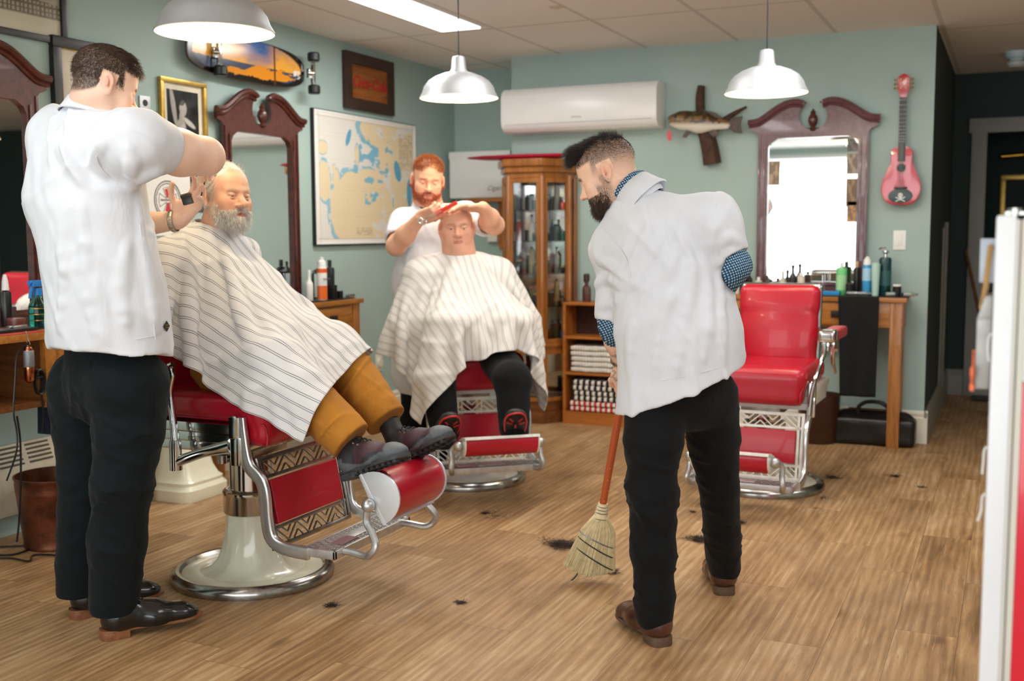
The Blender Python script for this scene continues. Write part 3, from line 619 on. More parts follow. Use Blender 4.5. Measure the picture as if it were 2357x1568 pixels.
# emblem poster
t = thing('emblem_poster', 'white poster with a round black and red cross emblem beside the seated bearded man', 'poster', (LW+.002, 4.37, 1.47), rot=LROT)
m = MB(); m.box((0, 0, .002), (.34, .36, .004)).build('paper', mat('poster_paper', '#e9e6e0', .6, var=.01), t)
M_ink = mat('black_ink', '#2b2a2c', .5, var=0); M_redink = mat('red_ink', '#c03038', .5, var=0)
m = MB(); [m.torus((0, 0, .0045), r, w, 48, 4) for r, w in ((.098, .0018), (.093, .001))]; [m.box((.083*math.cos(a), .083*math.sin(a), .0046), (.004, .03, .0008), rot=(0, 0, a)) for a in [k*PI/8 for k in range(16)]]
for k in range(4):
    T = Matrix.Rotation(k*PI/2, 4, 'Z'); m.tube([T @ Vector(p) for p in ((.012, .010, .0045), (.060, .034, .0045), (.066, 0, .0045), (.060, -.034, .0045), (.012, -.010, .0045))], .0016, 4)
m.build('emblem_lines', M_ink, t)
m = MB(); [m.prism([(-.006, .012), (.006, .012), (.022, .054), (0, .060), (-.022, .054)], .0012, Matrix.Rotation(a, 4, 'Z') @ Matrix.Translation((0, 0, .004))) for a in (0, PI)]; m.build('emblem_cross', M_redink, t); text('emblem_word', 'INDEPENDENT', .016, M_ink, t, Matrix.Translation((0, 0, .005)), .0003)
t = thing('dark_poster', 'dark poster with purple streak beside the emblem poster, behind the bearded man', 'poster', (LW+.002, 4.60, 1.565), rot=LROT)
m = MB(); m.box((0, 0, .002), (.11, .30, .004)).build('paper', M_black, t); art('poster_print', .105, .29, 20, 40, lambda U, V: mixc(H('#2c3338')+0*U[:, None], H('#6b4a66'), blob(U, V, .5, .5, .25, .7)*2+fb(U, V, 5)), t, .0045)
# air conditioner
c0, c1 = atY(1150, 208, BW-.2), atY(1512, 182, BW-.2); xa, xb = c0.x+.01, c1.x
t = thing('air_conditioner', 'white wall-mounted split air conditioner above the display cabinet', 'air conditioner', ((xa+xb)/2, BW-.002, 1.975), rot=BROT); wd_ = xb-xa
pr = [(0, 0), (.13, .0), (.17, .012), (.198, .045), (.205, .08), (.205, .235), (.19, .27), (.16, .293), (0, .293)]
TX = frameM((-wd_/2, 0, 0), (0, 0, 1), (0, 1, 0))
m = MB(); m.prism([(a, b) for a, b in pr], -wd_, TX, .008); b_ = m.build('casing', M_white, t)
m = MB(); m.box((0, .292, .10), (wd_-.1, .004, .13)).build('top_grille', mat('grey_plastic', '#c4c6c8', .5), t)
m = MB(); m.box((0, .022, .168), (wd_-.12, .034, .012), .004, rot=(.7, 0, 0)).build('louver', M_white, t); m = MB(); m.box((0, .052, .2015), (wd_-.06, .0025, .004)).build('seam', mat('seam_grey', '#a3a6a9', .5), t)
text('badge', 'SAMSUNG', .016, mat('badge_grey', '#8f9296', .4), t, Matrix.Translation((0, .085, .206)), .0004)
# fish on driftwood
t = thing('mounted_fish', 'stuffed speckled bass mounted on driftwood, on the back wall right of the air conditioner', 'fish', (-1.84, BW-.005, 1.97), rot=BROT)
m = MB(); m.tube([(-.03, .265, .03), (-.035, .18, .035), (-.03, .08, .03), (.0, -.02, .03), (.03, -.12, .035), (.05, -.235, .03)], [.024, .03, .03, .05, .055, .058], 10, smooth=3, flat=.6, upv=(0, 0, 1)).tube([(.06, -.01, .04), (.16, .06, .045), (.27, .115, .05)], [.03, .018, .008], 8, smooth=3)
m.build('driftwood', mat('driftwood_bark', '#4a2d1f', .75, var=.25, vs=25, bump=.5, bs=30, bd=.01), t)
s = SDF(); s.cap((-.14, .045, .09), (-.02, .03, .09), .055, .062, .04, fl=1.5, ax=(0, 0, 1)).cap((-.02, .03, .09), (.15, .005, .09), .060, .028, .05, fl=1.6, ax=(0, 0, 1)).cap((-.19, .05, .09), (-.12, .045, .09), .034, .05, .04, fl=1.4, ax=(0, 0, 1)).cap((-.215, .058, .09), (-.2, .05, .09), .012, .02, .03).cap((-.21, .03, .09), (-.17, .025, .09), .010, .02, .02)
s.ell((-.215, .045, .09), (.02, .008, .02), k=.008, op='s').ell((-.17, .062, .12), (.009, .009, .006), k=.002)
V, Q = s.mesh(.004); N = V[:, 1]-(.03-.12*(V[:, 0])*.5); sp = vn(V*55); c = mixc(H('#e2dccf')+0*V, H('#7a5a33'), (N+.028)*40); c = mixc(c, H('#2c2117'), ((sp > -.02) & (N > -.012))*.85); c = mixc(c, H('#30261c'), (N > .035)*.7); e = np.linalg.norm(V-np.array([-.17, .062, .122]), axis=1) < .011; c[e] = H('#0c0a08')
mesh_np('fish_body', V, Q, vcol('fish_skin', .3), t, cols=c)
m = MB(); T0 = Matrix.Translation((0, 0, .088)); m.prism([(.145, .005), (.20, .050), (.255, .055), (.245, .0), (.255, -.055), (.20, -.045)], .006, T0, .001).prism([(-.06, .085), (.0, .105), (.08, .085), (.13, .045), (.06, .045), (-.03, .07)], .005, T0, .001).prism([(.03, -.03), (.07, -.075), (.10, -.055), (.09, -.02)], .005, T0, .001).prism([(-.10, -.02), (-.13, -.065), (-.10, -.07), (-.07, -.03)], .005, Matrix.Translation((0, 0, .115)), .001)
m.build('fins', mat('fish_fin', '#4d4035', .5, var=.25, vs=40), t); m = MB(); m.tube([(-.215, .03, .09), (-.222, .0, .09), (-.218, -.02, .09)], .0015, 5).prism([(-.235, -.02), (-.21, -.02), (-.205, -.075), (-.225, -.085), (-.235, -.06)], .004, Matrix.Translation((0, 0, .088)), .001).build('red_lure', mat('pink_lure', '#d9515c', .5), t)
# toy guitar
t = thing('toy_guitar', 'small red guitar with skull plate hanging beside the right mirror', 'guitar', (-.63, BW-.02, 1.62), rot=(PI/2, .0, 0))
R_, L_ = [], []
for y_, w_ in ((-.165, .0), (-.163, .04), (-.15, .075), (-.12, .10), (-.08, .112), (-.04, .11), (0, .098), (.04, .08), (.08, .064), (.11, .060), (.135, .062), (.16, .058), (.178, .035), (.182, .0)): R_.append((w_*1.0, y_)); L_.append((-w_*1.0, y_))
o1, _ = catmull([Vector((x, y, 0)) for x, y in R_], [0]*len(R_), 4); o1 = [(max(0, v.x), v.y) for v in o1]; out = o1+[(-x, y) for x, y in o1[::-1][1:-1]]
hole = [(.026*math.cos(-a), .055+.026*math.sin(-a)) for a in [2*PI*k/24 for k in range(24)]]
M_gred = wood('pink_red_lacquer', '#cf4a5a', '#c2394a', 'y', .2, coat=.6); M_gside = mat('deep_red_lacquer', '#c01626', .2, coat=.6, var=.03)
m = MB(); m.prism(out, .06, Matrix.Translation((0, 0, .0)), .004); m.build('body', M_gside, t); m = MB(); m.prism([(x*.93, y*.95) for x, y in out], .003, Matrix.Translation((0, 0, .0585)), .0005); m.build('soundboard', M_gred, t)
m = MB(); m.cyl((0, .055, .060), (0, .055, .0628), .024, n=28).build('sound_hole', mat('hole_dark', '#243039', .6), t); m = MB(); m.torus((0, .055, .0618), .027, .0015, 30, 6).build('rosette', M_goldf, t)
m = MB(); m.box((0, .281, .066), (.040, .378, .012), .003).build('fingerboard', mat('ebony', '#2b2625', .4), t); m = MB(); [m.box((0, .455-.03*k+.0007*k*k, .0728), (.040, .0016, .002)) for k in range(12)]; m.build('frets', M_alu, t)
m = MB(); m.prism([(-.018, .46), (.018, .46), (.024, .50), (.034, .52), (.034, .585), (.022, .60), (0, .61), (-.022, .60), (-.034, .585), (-.034, .52), (-.024, .50)], .014, Matrix.Translation((0, 0, .052)), .002).build('headstock', M_gside, t)
m = MB(); [m.cyl((s*.032, y, .058), (s*.047, y, .058), .003, n=8).sph((s*.050, y, .058), .007, 8).cyl((s*.014, y, .064), (s*.014, y, .075), .004, n=8) for s in (-1, 1) for y in (.525, .55, .575)]; m.build('tuning_pegs', M_goldf, t)
m = MB(); m.box((0, -.065, .066), (.075, .012, .01), .002).build('bridge', M_black, t); m = MB(); [m.cyl((x, -.065, .0725), (x*.7, .47, .076), .0006, n=5) for x in (-.012, -.007, -.0024, .0024, .007, .012)]; m.build('strings', M_chrome, t)
m = MB(); m.prism([(.070*math.cos(a), -.112+.044*math.sin(a)) for a in [2*PI*k/32 for k in range(32)]], .002, Matrix.Translation((0, 0, .0618)), .0005); sp = m.build('skull_plate', mat('green_black_plate', '#223a36', .3), t)
m = MB(); m.torus((0, 0, 0), .001, .0004, 6, 4); m.xf(Matrix.Translation((0, 0, .05))); m.sph((0, -.108, .064), (.014, .014, .002)).box((0, -.121, .0645), (.014, .012, .002), .001).box((0, -.132, .0643), (.06, .006, .0015), .001, rot=(0, 0, .45)).box((0, -.132, .0645), (.06, .006, .0015), .001, rot=(0, 0, -.45)); m.build('skull_emblem', mat('bone_white', '#d8ddd8', .5), sp)
m = MB(); m.sph((-.005, -.107, .0665), (.003, .003, .001), 8).sph((.005, -.107, .0665), (.003, .003, .001), 8).build('skull_eyes', M_black, sp)
# light switch
t = thing('light_switch', 'white light switch on the back wall under the toy guitar', 'switch', (-.634, BW-.001, 1.243), rot=BROT)
m = MB(); m.box((0, 0, .003), (.073, .118, .006), .002).build('plate', M_white, t); m = MB(); m.box((0, 0, .008), (.034, .068, .007), .002, rot=(.06, 0, 0)).build('rocker', M_white, t)
# cards in mirror 3
for (x, y, w, h, cc, lb) in ((-.235, -.29, .065, .15, '#b79f83', 'left side, small tan card'), (.245, -.13, .075, .075, '#77706a', 'top right corner, patterned grey card'), (.245, -.245, .075, .125, '#a89884', 'right side, upper tan card'), (.245, -.42, .075, .17, '#9a7f60', 'right side, middle brown card'), (.25, -.535, .07, .13, '#bb8f63', 'right side, lowest orange-brown card')):
    t = thing('photo_card', 'card tucked in the frame of the right mirror, '+lb, 'card', (-1.158+x, BW-.045, 1.955+y), rot=BROT); m = MB(); m.box((0, 0, 0), (w, h, .0012)).build('card', mat('card_stock', cc, .6), t)
    art('card_print', w*.9, h*.92, 14, 20, (lambda c_: lambda U, V: mixc(H(c_)+0*U[:, None], H('#3a3029'), (fb(U, V, 4, w*90) > .05)*.55))(cc), t, .0012)
# ceiling smoke alarm and items in the back hall
t = thing('smoke_alarm', 'round ceiling fixture in the dark hall at the upper right', 'ceiling fixture', (-.03, 8.36, CEIL)); m = MB(); m.lathe([(0, -.05), (.06, -.05), (.075, -.035), (.08, 0)], n=28).build('housing', mat('pale_blue_plastic', '#b9d2da', .5), t); m = MB(); m.lathe([(0, -.105), (.045, -.105), (.062, -.09), (.062, -.07), (.045, -.06), (.045, -.05)], n=24).build('lens', mat('frosted_lens', '#c4d0d0', .4), t)
t = thing('picture_lamp', 'brass picture lamp glinting through the hall doorway', 'lamp', (-.02, 10.98, 1.96)); m = MB(); m.cyl((-.11, -.10, 0), (.07, -.10, .01), .022); m_br = mat('brass', '#c89a3c', .25, 1.); m.build('shade', m_br, t); m = MB(); m.cyl((0, 0, .04), (0, -.09, .01), .008).build('arm', m_br, t)
t = thing('gilt_frame_picture', 'gilt-framed dark picture on the teal wall beyond the hall doorway', 'picture', (.16, 10.995, 1.52), rot=BROT); m = MB(); frame4(m, .58, .56, .045, .04, 0, .01).build('frame', M_goldf, t); m = MB(); m.box((0, 0, .005), (.52, .5, .008)).build('canvas', M_dark, t)
t = thing('laundry_basket', 'pale wicker basket standing in the room beyond the hall', 'basket', (-.22, 10.45, 0)); m = MB(); m.lathe([(0, .9), (.14, .9), (.17, 1.22), (.18, 1.22), (.165, .895)], n=20).build('basket_body', mat('wicker', '#c9c5b4', .7, bump=.6, bs=70, bd=.01), t); m = MB(); m.box((0, 0, .445), (.36, .36, .89), .01).build('stand', M_black, t)
t = thing('push_broom', 'long-handled push broom leaning by the hall door frame', 'broom', (-.12, 9.0, 0)); m = MB(); m.cyl((.04, .05, .06), (-.22, .30, 1.15), .012, n=10).build('handle', M_oakd, t); m = MB(); m.box((.04, .02, .07), (.36, .07, .04), .01).build('brush_block', M_gtrim, t); m = MB(); m.box((.04, .02, .026), (.34, .055, .05), .006).build('bristles', M_black, t)
# ---------------------------------------------------------------- stations, cabinet, shelf and what stands on them
def rng(a, b): return a+(b-a)*random.random()
TOP = .905
def station(loc, W, D, label, legs=True, rz=0.):
    """front faces local -y, back at y=0"""
    t = thing('station_table', label, 'table', loc, rz)
    m = MB(); m.bb(-W/2, W/2, -D, 0, TOP-.028, TOP, .004).build('table_top', M_oak, t)
    m = MB(); m.bb(-W/2+.02, W/2-.02, -D+.02, -.005, TOP-.032-.15, TOP-.03, .002).build('apron', M_oak, t)
    for s in (-1, 1):
        for yy in (-D+.045, -.04): m = MB(); m.bb(s*(W/2-.06)-.035, s*(W/2-.06)+.035, yy-.03, yy+.03, 0, TOP-.028, .003).build('leg', M_oakz, t)
    for s in (-1, 1):
        m = MB(); m.bb(s*W*.22-W*.17, s*W*.22+W*.17, -D+.008, -D+.03, TOP-.170, TOP-.04, .003); d = m.build('drawer', M_oak, t)
        m = MB(); m.bb(s*W*.22-.035, s*W*.22+.035, -D-.002, -D+.01, TOP-.125, TOP-.085, .003).tube([(s*W*.22-.03, -D-.002, TOP-.115), (s*W*.22, -D-.018, TOP-.118), (s*W*.22+.03, -D-.002, TOP-.115)], .004, 6).build('handle', mat('dark_metal', '#3a3330', .4, .6), d)
    return t
def mat_on(loc, W, D, mt, label, nm='work_mat'):
    t = thing(nm, label, 'mat', loc); m = MB(); m.bb(-W/2, W/2, -D/2, D/2, 0, .006, .002).build('mat', mt, t)
t3 = station((-1.27, BW-.025, 0), 1.42, .235, 'oak station table with drawers below the right mirror')
mat_on((-.86, BW-.155, TOP), .62, .20, M_black, 'black mat on the right end of the back wall station table')
t = thing('black_towel', 'black towel hanging down the front of the right station table', 'towel', (-.83, BW-.27, TOP)); m = MB()
nx, nz = 24, 30; V = []
for i in range(nz+1):
    for j in range(nx+1): x = (j/nx-.5)*(.235-.03*i/nz); V.append((x+.01*i/nz, -.006+.006*math.sin(x*60+i*.1)*(i/nz)**.5-.012, .004-.60*i/nz))
Q = [(i*(nx+1)+j, i*(nx+1)+j+1, (i+1)*(nx+1)+j+1, (i+1)*(nx+1)+j) for i in range(nz) for j in range(nx)]; o = mesh_np('towel_cloth', V, Q, mat('black_terry', '#0d0e10', .95, bump=.4, bs=300), t); md = o.modifiers.new('th', 'SOLIDIFY'); md.thickness = .008
# station 2 and 1 on the left wall (front faces +x)
t2 = station((LW+.025, 5.12, 0), 1.15, .30, 'oak station table under the middle-left mirror, behind the bearded man', rz=PI/2)
mat_on((LW+.175, 5.40, TOP), .24, .50, M_black, 'black mat on the station table under the middle-left mirror')
t1 = thing('station_cabinet', 'oak station cabinet with open shelf at the left edge', 'cabinet', (LW+.025, 2.97, 0))
m = MB(); m.bb(0, .33, -.62, 1.0, TOP-.03, TOP, .004).build('table_top', M_oak, t1)
m = MB(); m.bb(0, .31, .29, .315, .60, TOP-.03, .002).bb(.02, .31, -.6, .29, .60, .625, .002).bb(0, .02, -.6, .29, .60, TOP-.03).bb(0, .31, -.6, -.58, .6, TOP-.03).build('shelf_box', M_oakd, t1)
m = MB(); m.bb(.295, .325, .27, .325, .595, TOP-.03, .002).build('corner_post', M_oak, t1); m = MB(); m.bb(.10, .17, .93, 1.0, 0, TOP-.03, .003).build('leg', M_oakz, t1); m = MB(); m.bb(0, .31, .315, .98, TOP-.15, TOP-.03, .002).build('apron', M_oak, t1); m = MB(); m.bb(.01, .12, -.55, -.43, 0, .60, .003).build('leg', M_oakz, t1)
t = thing('mat_red', 'red mat along the top of the left station cabinet', 'mat', (LW+.19, 2.97, TOP)); m = MB(); m.bb(-.12, .155, -.5, .30, 0, .005, .002).build('rubber_sheet', mat('red_rubber', '#c2452e', .5), t); t.name = 'red_work_mat'
t = thing('mirror_ledge', 'dark wooden ledge at the foot of the left mirror', 'ledge', (LW+.045, 3.05, TOP+.005)); m = MB(); m.bb(-.03, .03, -.5, .3, 0, .085, .003).build('rail', M_mah, t)
t = thing('navy_towel', 'navy cloth hanging at the right side of the left station cabinet', 'towel', (LW+.30, 3.335, .66)); pn_ = MB()
for k in range(6): pn_.tube([(-.10+.035*k, .004*(k % 2), .10), (-.10+.034*k, .006-.006*(k % 2), -.05), (-.10+.036*k, .003*(k % 2), -.20)], [(.020, .006)]*3, 8, smooth=4, upv=(0, 1, 0))
pn_.build('cloth', mat('navy_cloth', '#131c2a', .95, bump=.3, bs=200), t)
# ---- bottles
def bottle(name, prof, label, cat, loc, mt, cap=None, capm=None, lbl=None, lblm=None, extra=None, n=24, rz=0, group=None):
    t = thing(name, label, cat, loc, rz, group); MB().lathe(prof, n=n).build('body', mt, t)
    if cap: MB().lathe(cap, n=20).build('cap', capm, t)
    if lbl: MB().lathe(lbl, n=n).build('label_band', lblm, t)
    if extra: extra(t)
    return t
BP = {'cyl': lambda r, h: [(0, 0), (r*.9, 0), (r, .006), (r, h*.92), (r*.85, h*.97), (0, h)], 'neck': lambda r, h: [(0, 0), (r*.9, 0), (r, .008), (r, h*.62), (r*.9, h*.70), (r*.4, h*.80), (r*.36, h), (0, h)], 'jar': lambda r, h: [(0, 0), (r*.95, 0), (r, .004), (r, h*.98), (0, h)]}
def capp(r, z, h): return [(r, z), (r, z+h*.9), (r*.9, z+h), (0, z+h)]
C_ = lambda n, c, r=.35, **k: mat(n, c, r, var=.02, **k)
M_teal = glassm('teal_liquid', '#3fc9c9', .05, 1.33); M_bluep = C_('blue_spray_plastic', '#1f7fd0'); M_wlab = C_('white_label', '#f1f1ef', .5)
z0 = TOP+.006
Y3 = BW-.14
def X3(px, Y=None): return atY(px, 640, Y or Y3).x
t = bottle('green_gel_bottle', BP['cyl'](.032, .17), 'green gel bottle on the station table in front of the right mirror', 'bottle', (X3(1937), Y3, z0), C_('green_gel', '#6fcf83', .2), capp(.012, .168, .03), M_white, [(.0325, .03), (.0325, .12)], C_('pale_green_label', '#a8e0a8', .5))
bottle('black_dropper_bottle', BP['cyl'](.02, .17), 'slim black bottle between the green and blue bottles', 'bottle', (X3(1971), Y3+.02, z0), M_blackp, capp(.012, .168, .035), C_('tan_cap', '#c7a97c'))
bottle('blue_shampoo_bottle', BP['cyl'](.027, .19), 'blue bottle with white cap beside the green bottle', 'bottle', (X3(1997), Y3-.03, z0), C_('blue_gel', '#3f9fd6', .2), [(.024, .185), (.022, .215), (.008, .235), (0, .238)], M_white, [(.0275, .09), (.0275, .165)], C_('pale_blue_label', '#a9d6ee', .5))
t = bottle('teal_pump_bottle', BP['cyl'](.036, .235), 'tall dark teal bottle with silver pump on the right station table', 'bottle', (X3(2037), Y3, z0), C_('dark_teal', '#123f41', .25), [(.01, .23), (.01, .25), (.02, .26), (.02, .27), (0, .272)], M_chrome, [(.0365, .06), (.0365, .15)], C_('grey_teal_label', '#2b5b5b', .5))
m = MB(); m.tube([(0, 0, .27), (0, 0, .285), (-.02, 0, .287), (-.04, -.005, .278)], .005, 6).build('pump_spout', M_chrome, t)
bottle('white_green_tube', [(0, 0), (.018, 0), (.02, .01), (.026, .19), (.012, .20), (0, .2)], 'pale tube leaning against the dark teal bottle', 'tube', (X3(2018), Y3-.06, z0), C_('mint_tube', '#b7d9cf', .4))
bottle('black_jar', BP['jar'](.024, .06), 'small black jar with white lid at the right end of the station table', 'jar', (X3(2068), Y3-.06, z0), M_blackp, capp(.025, .06, .012), M_white)
bottle('black_cream_pot', BP['jar'](.02, .055), 'small black pot left of the slim black bottle', 'jar', (X3(1958), Y3-.05, z0), M_blackp, capp(.021, .055, .015), M_blackp)
t = thing('blue_box', 'flat bright blue box on the station table next to the red chair back', 'box', (X3(1918), Y3-.055, z0)); m = MB(); m.box((0, 0, .012), (.10, .07, .024), .003).build('carton', C_('bright_blue_card', '#1e87c8', .5), t)
for px, lb in ((1962, 'chrome clipper lying in front of the slim black bottle'), (1985, 'chrome clipper lying in front of the blue bottle'), (2052, 'silver clipper lying by the teal pump bottle'), (2092, 'silver trimmer at the right end of the table')):
    t = thing('hair_clipper', lb, 'clipper', (X3(px, BW-.2), BW-.215, z0), .4, 'clippers on the right station table'); m = MB(); m.box((0, 0, .014), (.07, .036, .026), .01).build('body', M_chrome, t); m = MB(); m.box((.043, 0, .014), (.02, .034, .014), .002).build('blade', M_chromed, t)
t = thing('comb_stand', 'clear open stand for combs in front of the mirror', 'holder', (X3(1868), Y3, TOP)); m = MB(); frame4(m, .15, .13, .004, .004, 0); m.xf(Matrix.Translation((0, -.04, .065)) @ Matrix.Rotation(PI/2, 4, 'X')); m.bb(-.075, .075, -.045, .045, 0, .005); [m.bb(s*.073-.002, s*.073+.002, .04, .044, 0, .13) for s in (-1, 1)]; m.build('wire_frame', M_chrome, t)
for k, (px, h, c_, lb) in enumerate(((1700, .10, '#e8e4da', 'white dispenser at the left end'), (1722, .14, '#2b2a2b', 'dark spray bottle beside the white dispenser'), (1748, .09, '#d8d3c8', 'cream pot left of the mirror foot'), (1775, .075, '#ddd8cf', 'low white tub'), (1800, .13, '#cfc9b8', 'beige tube standing by the low white tub'), (1826, .17, '#2a2425', 'dark bottle with pump in front of the mirror'), (1845, .12, '#e9dcc8', 'cream bottle beside the dark pump bottle'))):
    bottle('toiletry_bottle', BP['neck' if h > .12 else 'cyl'](.022, h), lb+' on the right station table', 'bottle', (X3(px), Y3+.03*math.sin(k*2), TOP), C_('plastic_%s' % c_[1:], c_, .35), capp(.01, h*.98, .02), M_blackp if k % 2 else M_white, group='toiletries on the right station table')
t = thing('hair_dryer', 'dark hair dryer standing behind the elbow of the sweeping barber', 'hair dryer', (X3(1712), Y3-.05, TOP)); m = MB(); m.cyl((-.05, 0, .10), (.04, 0, .11), .028, .034).cyl((0, 0, .0), (0, 0, .1), .015).build('body', M_blackp, t)
# left wall stations
XL = LW+.17
def pL(px, py, X=None): v = atX(px, py, X or XL); return v.y
t = bottle('orange_spray_can', BP['cyl'](.029, .205), 'white and orange spray can on the middle-left station table', 'spray can', (XL+.09, pL(742, 680, XL+.09), z0), C_('white_can', '#eeeeea', .3), [(.026, .20), (.022, .225), (.012, .235), (.012, .25), (0, .252)], M_white, [(.0295, .006), (.0295, .085), (.0295, .085)], C_('orange_paint', '#ea6f24', .4))
MB().lathe([(.0296, .16), (.0296, .185)], n=24).build('upper_band', C_('orange_band', '#e8622a', .4), t); text('can_lettering', 'Clippercide', .016, mat('grey_ink', '#6a6f78', .5, var=0), t, Matrix.Translation((.030, 0, .125)) @ Matrix.Rotation(PI/2, 4, 'Z') @ Matrix.Rotation(PI/2, 4, 'X'), .0003)
bottle('black_spray_can', BP['cyl'](.028, .19), 'black spray can behind the orange and white can', 'spray can', (XL+.04, pL(760, 680, XL+.04), z0), M_blackp, capp(.012, .19, .04), M_blackp)
bottle('glass_canister', BP['cyl'](.045, .16), 'glass canister with black knob lid behind the spray cans', 'canister', (XL-.02, pL(735, 670, XL-.02), z0), thinglass('canister_glass'), [(.046, .16), (.02, .175), (.006, .19), (.008, .22), (0, .222)], M_black)
bottle('black_jar', BP['jar'](.022, .07), 'short black jar right of the orange can', 'jar', (XL+.08, pL(768, 680, XL+.08), z0), M_blackp, capp(.023, .07, .012), M_blackp); bottle('black_cream_pot', BP['jar'](.018, .045), 'small black pot right of the short black jar', 'jar', (XL+.08, pL(783, 680, XL+.08), z0), M_blackp)
bottle('white_pump_bottle', BP['neck'](.022, .15), 'slim white bottle left of the orange spray can', 'bottle', (XL+.05, pL(712, 670, XL+.05), z0), M_white, capp(.009, .148, .03), M_white)
t = thing('trimmer', 'small silver trimmer lying at the end of the middle-left station table', 'trimmer', (XL+.08, pL(806, 682, XL+.08), z0), 1.2); m = MB(); m.box((0, 0, .01), (.06, .022, .02), .006).build('body', M_chrome, t)
def spray(t):
    m = MB(); m.cyl((0, 0, .135), (0, 0, .165), .018).box((0, -.012, .185), (.026, .075, .028), .008).tube([(0, -.03, .18), (0, -.052, .155), (0, -.058, .125)], .006, 8, flat=1.6).cyl((0, -.05, .19), (0, -.062, .19), .009).build('trigger_head', M_bluep, t)
    m = MB(); m.cyl((0, 0, .01), (0, 0, .13), .003, n=6).build('dip_tube', M_white, t)
for (x, y, lb, r_) in ((LW+.20, 3.00, 'teal spray bottle with blue trigger and gold stripes on the left station', .3), ):
    t = bottle('spray_bottle', [(0, 0), (.036, 0), (.04, .006), (.04, .085), (.036, .10), (.018, .125), (.016, .14), (0, .14)], lb, 'spray bottle', (x, atX(88, 700, x).y, TOP+.006), M_teal, extra=spray, rz=r_)
    m = MB(); [m.lathe([(.0405, z), (.0405, z+.003)], n=28) for z in (.03, .055, .08)]; m.build('gold_stripes', M_goldf, t)
bottle('tonic_bottle', BP['cyl'](.022, .16), 'dark tonic bottle with white cap behind the teal spray bottle', 'bottle', (LW+.13, 3.25, TOP+.006), M_blackp, [(.015, .16), (.012, .20), (.006, .225), (0, .226)], M_white)
bottle('wax_pot', [(0, 0), (.03, 0), (.032, .004), (.036, .035), (.036, .042), (.03, .044), (0, .044)], 'brown wax pot on the left station', 'jar', (LW+.22, atX(37, 740, LW+.22).y, TOP+.006), mat('brown_pot', '#6a3f36', .3), capp(.037, .04, .01), mat('brown_lid', '#7c4b40', .3))
t = thing('shaving_brush_tray', 'black tray with steel tools on the left station', 'tray', (LW+.25, atX(30, 750, LW+.25).y-.03, TOP+.006)); m = MB(); m.box((0, 0, .006), (.10, .22, .012), .003).build('tray', M_blackp, t); m = MB(); m.box((.0, .05, .018), (.03, .09, .012), .004, rot=(0, 0, .2)).box((.02, -.06, .018), (.02, .10, .01), .003).build('steel_tools', M_chrome, t)
# hanging clipper and cords
hc = atX(64, 780, LW+.375); t = thing('hanging_clipper', 'copper and grey hair clipper hanging from a hook under the left station', 'clipper', (hc.x, hc.y, hc.z)); m = MB(); m.tube([(-.01, 0, .03), (0, 0, .005), (.004, 0, -.01)], .0025, 6).torus((0, 0, -.02), .010, .002, 16, 6, 'Y').build('hook', M_chrome, t)
cop = mat('polished_copper', '#c97a52', .15, 1.); m = MB(); m.lathe([(0, -.03), (.014, -.032), (.019, -.045), (.019, -.05)], n=20).lathe([(.020, -.11), (.021, -.13), (.018, -.165), (.010, -.175), (0, -.178)], n=20).build('copper_case', cop, t); m = MB(); m.lathe([(.0195, -.046), (.021, -.05), (.021, -.11), (.0195, -.114)], n=24).build('grip_sleeve', mat('knurled_grey', '#8b8f92', .45, .6, bump=.4, bs=300), t)
m = MB(); m.tube([(.0, -.005, -.02), (-.005, -.05, -.06), (.0, -.07, -.16), (.0, -.085, -.28), (0, -.075, -.36), (.01, -.09, -.44), (.02, -.15, -.54)], .004, 6, smooth=5).tube([(0, -.07, -.30), (0, -.06, -.40), (.01, -.075, -.55), (.0, -.085, -.72), (0, -.1, -.80)], .004, 6, smooth=5)
m.build('cord', M_blackp, t)
t = thing('coiled_cord', 'black cord bundled and hanging beside the copper clipper', 'cord', (hc.x-.01, hc.y+.055, hc.z-.16)); m = MB()
for k in range(4): m.tube([(.006*k-.01, .018*math.cos(a)*(1+.1*k), -.02+.05*math.sin(a)) for a in [2*PI*i/16 for i in range(16)]], .0035, 6, closed=True)
m.tube([(0, .01, -.06), (0, .012, -.15), (.0, .005, -.20), (0, -.005, -.225)], .004, 6, smooth=4).torus((0, 0, .0), .012, .005, 12, 6); m.build('cord_bundle', M_blackp, t)
# baseboard heater
t = thing('baseboard_heater', 'cream electric baseboard heater along the left wall', 'heater', (LW, 3.0, 0)); m = MB(); m.prism([(0, .10), (.055, .10), (.06, .13), (.06, .30), (.02, .40), (0, .40)], -1.5, frameM((0, -.87, 0), (1, 0, 0), (0, 0, 1)), .004).build('casing', mat('cream_metal', '#d9d2bd', .4), t)
m = MB()
for g in range(9):
    for k in range(5): m.box((.041+.0075*(k-2)*-1, -.78+g*.155, .35-.0+.018*(k-2)), (.008, .125, .006), rot=(0, math.radians(22), 0))
m.build('vent_slots', mat('heater_slot', '#6a6659', .6), t)
# copper bucket
bk = atZ(70, 1245, 0); t = thing('copper_bucket', 'dark copper ribbed bucket on the floor at the left edge', 'bucket', (bk.x+.14, bk.y+.02, 0)); mcop = mat('aged_copper', '#71432f', .35, .75, var=.35, vs=9, bump=.15, bs=20)
r = .16; pr = [(0, .006), (r*.80, .006), (r*.84, 0), (r*.85, .012), (r*.83, .02), (r*.86, .05), (r*.98, .235), (r*.995, .24), (r*.985, .246), (r*1.0, .252), (r*.99, .258), (r*1.005, .264), (r*1.0, .285), (r*1.03, .292), (r*1.03, .30), (r*.99, .30), (r*.97, .25), (r*.84, .03), (0, .03)]
MB().lathe(pr, n=48).build('bucket_shell', mcop, t, sharp=50)
